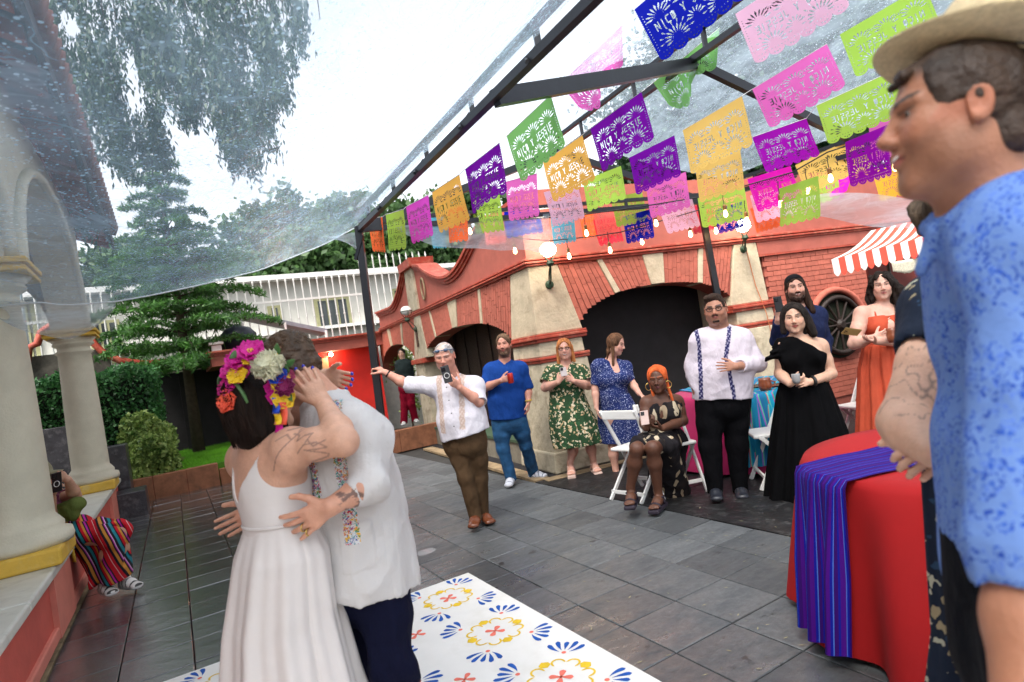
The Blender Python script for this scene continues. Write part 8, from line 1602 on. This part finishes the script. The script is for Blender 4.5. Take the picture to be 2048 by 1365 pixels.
J = P.J; m_nf = pattern('navy_floral_skirt', (.008, .014, .03), [(.4, .4, .3), (.3, .25, .15), (.02, .05, .1)], 34, .34, noisecut=.5)
garment(P, 'blouse', bod(P, .014, .35, .065, .05, .0), m_nf, wr=(.004, 6, 3), h=.0085)
skirt('skirt', m_nf, P.root, [(J['waist'], .14, .11, .3), (J['pelvis'], .17, .14, .7), (gy(2075, 1250, Y), .2, .17, 1.), (gy(2080, 1600, Y), .24, .2, 1.4)], J['S'], -J['F'], 10, .014, 4)
hair_sd(P, lambda sd, H: [cap(sd, H, .12, .2, back=-.25), sd.ell(H.p(0, .1, .25), [.4 * H.s, .4 * H.s, .25 * H.s], H.ax, .03)], (.09, .065, .045), amp=.014, f=14, st=(1, 1, 1))
# ---- seated woman at the left wall
Y = 5.05
P = fig('seated guest in striped skirt filming with a phone behind the near column', Y, dict(head=(80, 966, 0), neck=(88, 996, 0), chest=(96, 1016, .02), waist=(106, 1038, .05), pelvis=(116, 1052, .06), shA=(76, 1010, -.1), shB=(112, 1000, .12), elA=(98, 1040, -.2), wrA=(104, 996, -.28), elB=(150, 992, -.05), wrB=(136, 960, -.2), hipA=(122, 1062, -.03), hipB=(136, 1056, .1), knA=(222, 1080, -.12), knB=(240, 1068, .02), anA=(208, 1168, -.05), anB=(250, 1158, .05)),
        (.6, -.75, 0), (.75, -.65, 0), (.6, -.8, -.05), (.5, .28, .19), (.05, .03, .02), hs=.235, fem=True, dims=((.15, .11), (.14, .11), (.18, .14)), ar=1.1, feet=None, lr=1.1,
        hands=dict(A=dict(D_=(.5, -.1, .75), N_=(.5, .7, 0), T_=(-.4, -.6, .5), s=.9, curl=.6), B=dict(D_=(-.55, -.1, .6), N_=(-.4, .6, -.3), T_=(-.1, -.7, -.5), s=.9, curl=.6)))
J = P.J; garment(P, 'striped_blouse', bod(P, .016, .5, .07, .0, .06), MATS['turquoise_runner'] if False else M('dark_print_blouse', (.12, .02, .05), .8, .8, 30, .2), wr=(.004, 6, 3))
rd, bk_, oc, mgn, tl_c = (.45, .01, .02), (.015, .012, .02), (.5, .22, .04), (.4, .02, .3), (.02, .2, .25)
m_ser = stripes('serape_stripes', [(0, rd), (.14, (.6, .5, .5)), (.155, rd), (.25, bk_), (.33, oc), (.42, bk_), (.47, mgn), (.5, (.6, .4, .6)), (.52, bk_), (.6, tl_c), (.68, bk_), (.72, rd), (.8, oc), (.86, bk_), (.9, mgn), (.95, bk_)], scale=5.)
def gskirt(sd):
    hx, hy = P.dims[2]; sd.ecap(J['waist'], J['pelvis'] - UP * .02, (.15, .13), (hx + .02, hy + .02), J['S'], .05)
    for q in 'AB': sd.ecap(J['hip' + q], J['kn' + q] + UP * .02, (.12, .1), (.1, .085), J['S'], .05)
    k_, a_ = mids(J['knA'], J['knB'], .5), mids(J['anA'], J['anB'], .5); sd.ecap(k_ - J['F'] * .05, a_ - J['F'] * .1 + UP * .06, (.19, .1), (.25, .15), J['S'], .05); sd.ecap(mids(J['pelvis'], k_, .4) - UP * .05, a_ - J['F'] * .22 + UP * .1, (.18, .12), (.22, .12), J['S'], .05)
    sd.plane(a_ + UP * .015, -UP); sd.cone(J['knA'] * .2 + J['knB'] * .8 + UP * .06 + J['F'] * .05, J['anB'] + UP * .16 + J['F'] * .12, .055, .04, .02, 's')
o = garment(P, 'striped_skirt', gskirt, m_ser, wr=(.014, 4, 6, (1, 1, .1), 2)); v = np.empty(len(o.data.vertices) * 3, np.float32); o.data.vertices.foreach_get('co', v); v = v.reshape(-1, 3) + wloc(P.root); setattr_f(o, 'stripe', (v - J['pelvis']) @ V(.8, .55, .3) * .95 + .006 * snoise(v, 4, 2, 3) + 2)
shoes(P, (.6, .6, .58), (.7, .7, .7), .6, V(.8, -.6, 0), V(.9, -.4, 0), trim=(.03, .03, .03))
hair_sd(P, lambda sd, H: cap(sd, H, .03, .24, back=-.4), (.05, .03, .02)); phone(gy(114, 965, Y - .36), (.0, .1, 1), (1, 0, .1), (.3, -1, 0), 'black phone held by the seated guest at the left wall', (.01, .01, .012), .08, .15, ring=True)
g = MB(); c = P.h.p(0, -.05, .3); g.lathe(c, [(.16, -.01), (.17, 0), (.1, .012), (.095, .05), (.07, .1), (.02, .11)], 30); tag(g.obj('sun_hat', M('olive_felt', (.2, .19, .12), .9), None, True), 'olive brimmed hat on the seated guest behind the column', 'hat')
sd = Sd(gy(140, 1020, Y - .1) - .3, gy(140, 1020, Y - .1) + .3, .008); c = gy(140, 1018, Y - .12); sd.ecap(c - V(.07, 0, .02), c + V(.08, -.02, .03), (.075, .08), (.06, .07), UP, .03); sd.ecap(c - V(.02, 0, .04), c + V(.06, -.05, -.05), (.06, .05), (.05, .04), UP, .04); sd.wrinkle(.006, 6, 2)
hb = empty('green_bag', c, 'olive green soft bag on the lap of the seated guest', 'bag'); sdobj(sd, 'bag_body', m_cloth, hb, (.1, .13, .035))
g = MB(); g.grid([[gy(135 + 4 * q + 14 * u, 1050 + 75 * u, Y - .22 - .05 * u + .01 * math.sin(u * 6)) for q in (-1, 0, 1)] for u in np.linspace(0, 1, 10)]); solid(g.obj('yellow_strap', M('mustard_cloth', (.5, .3, .03), .8), hb, True), .004)
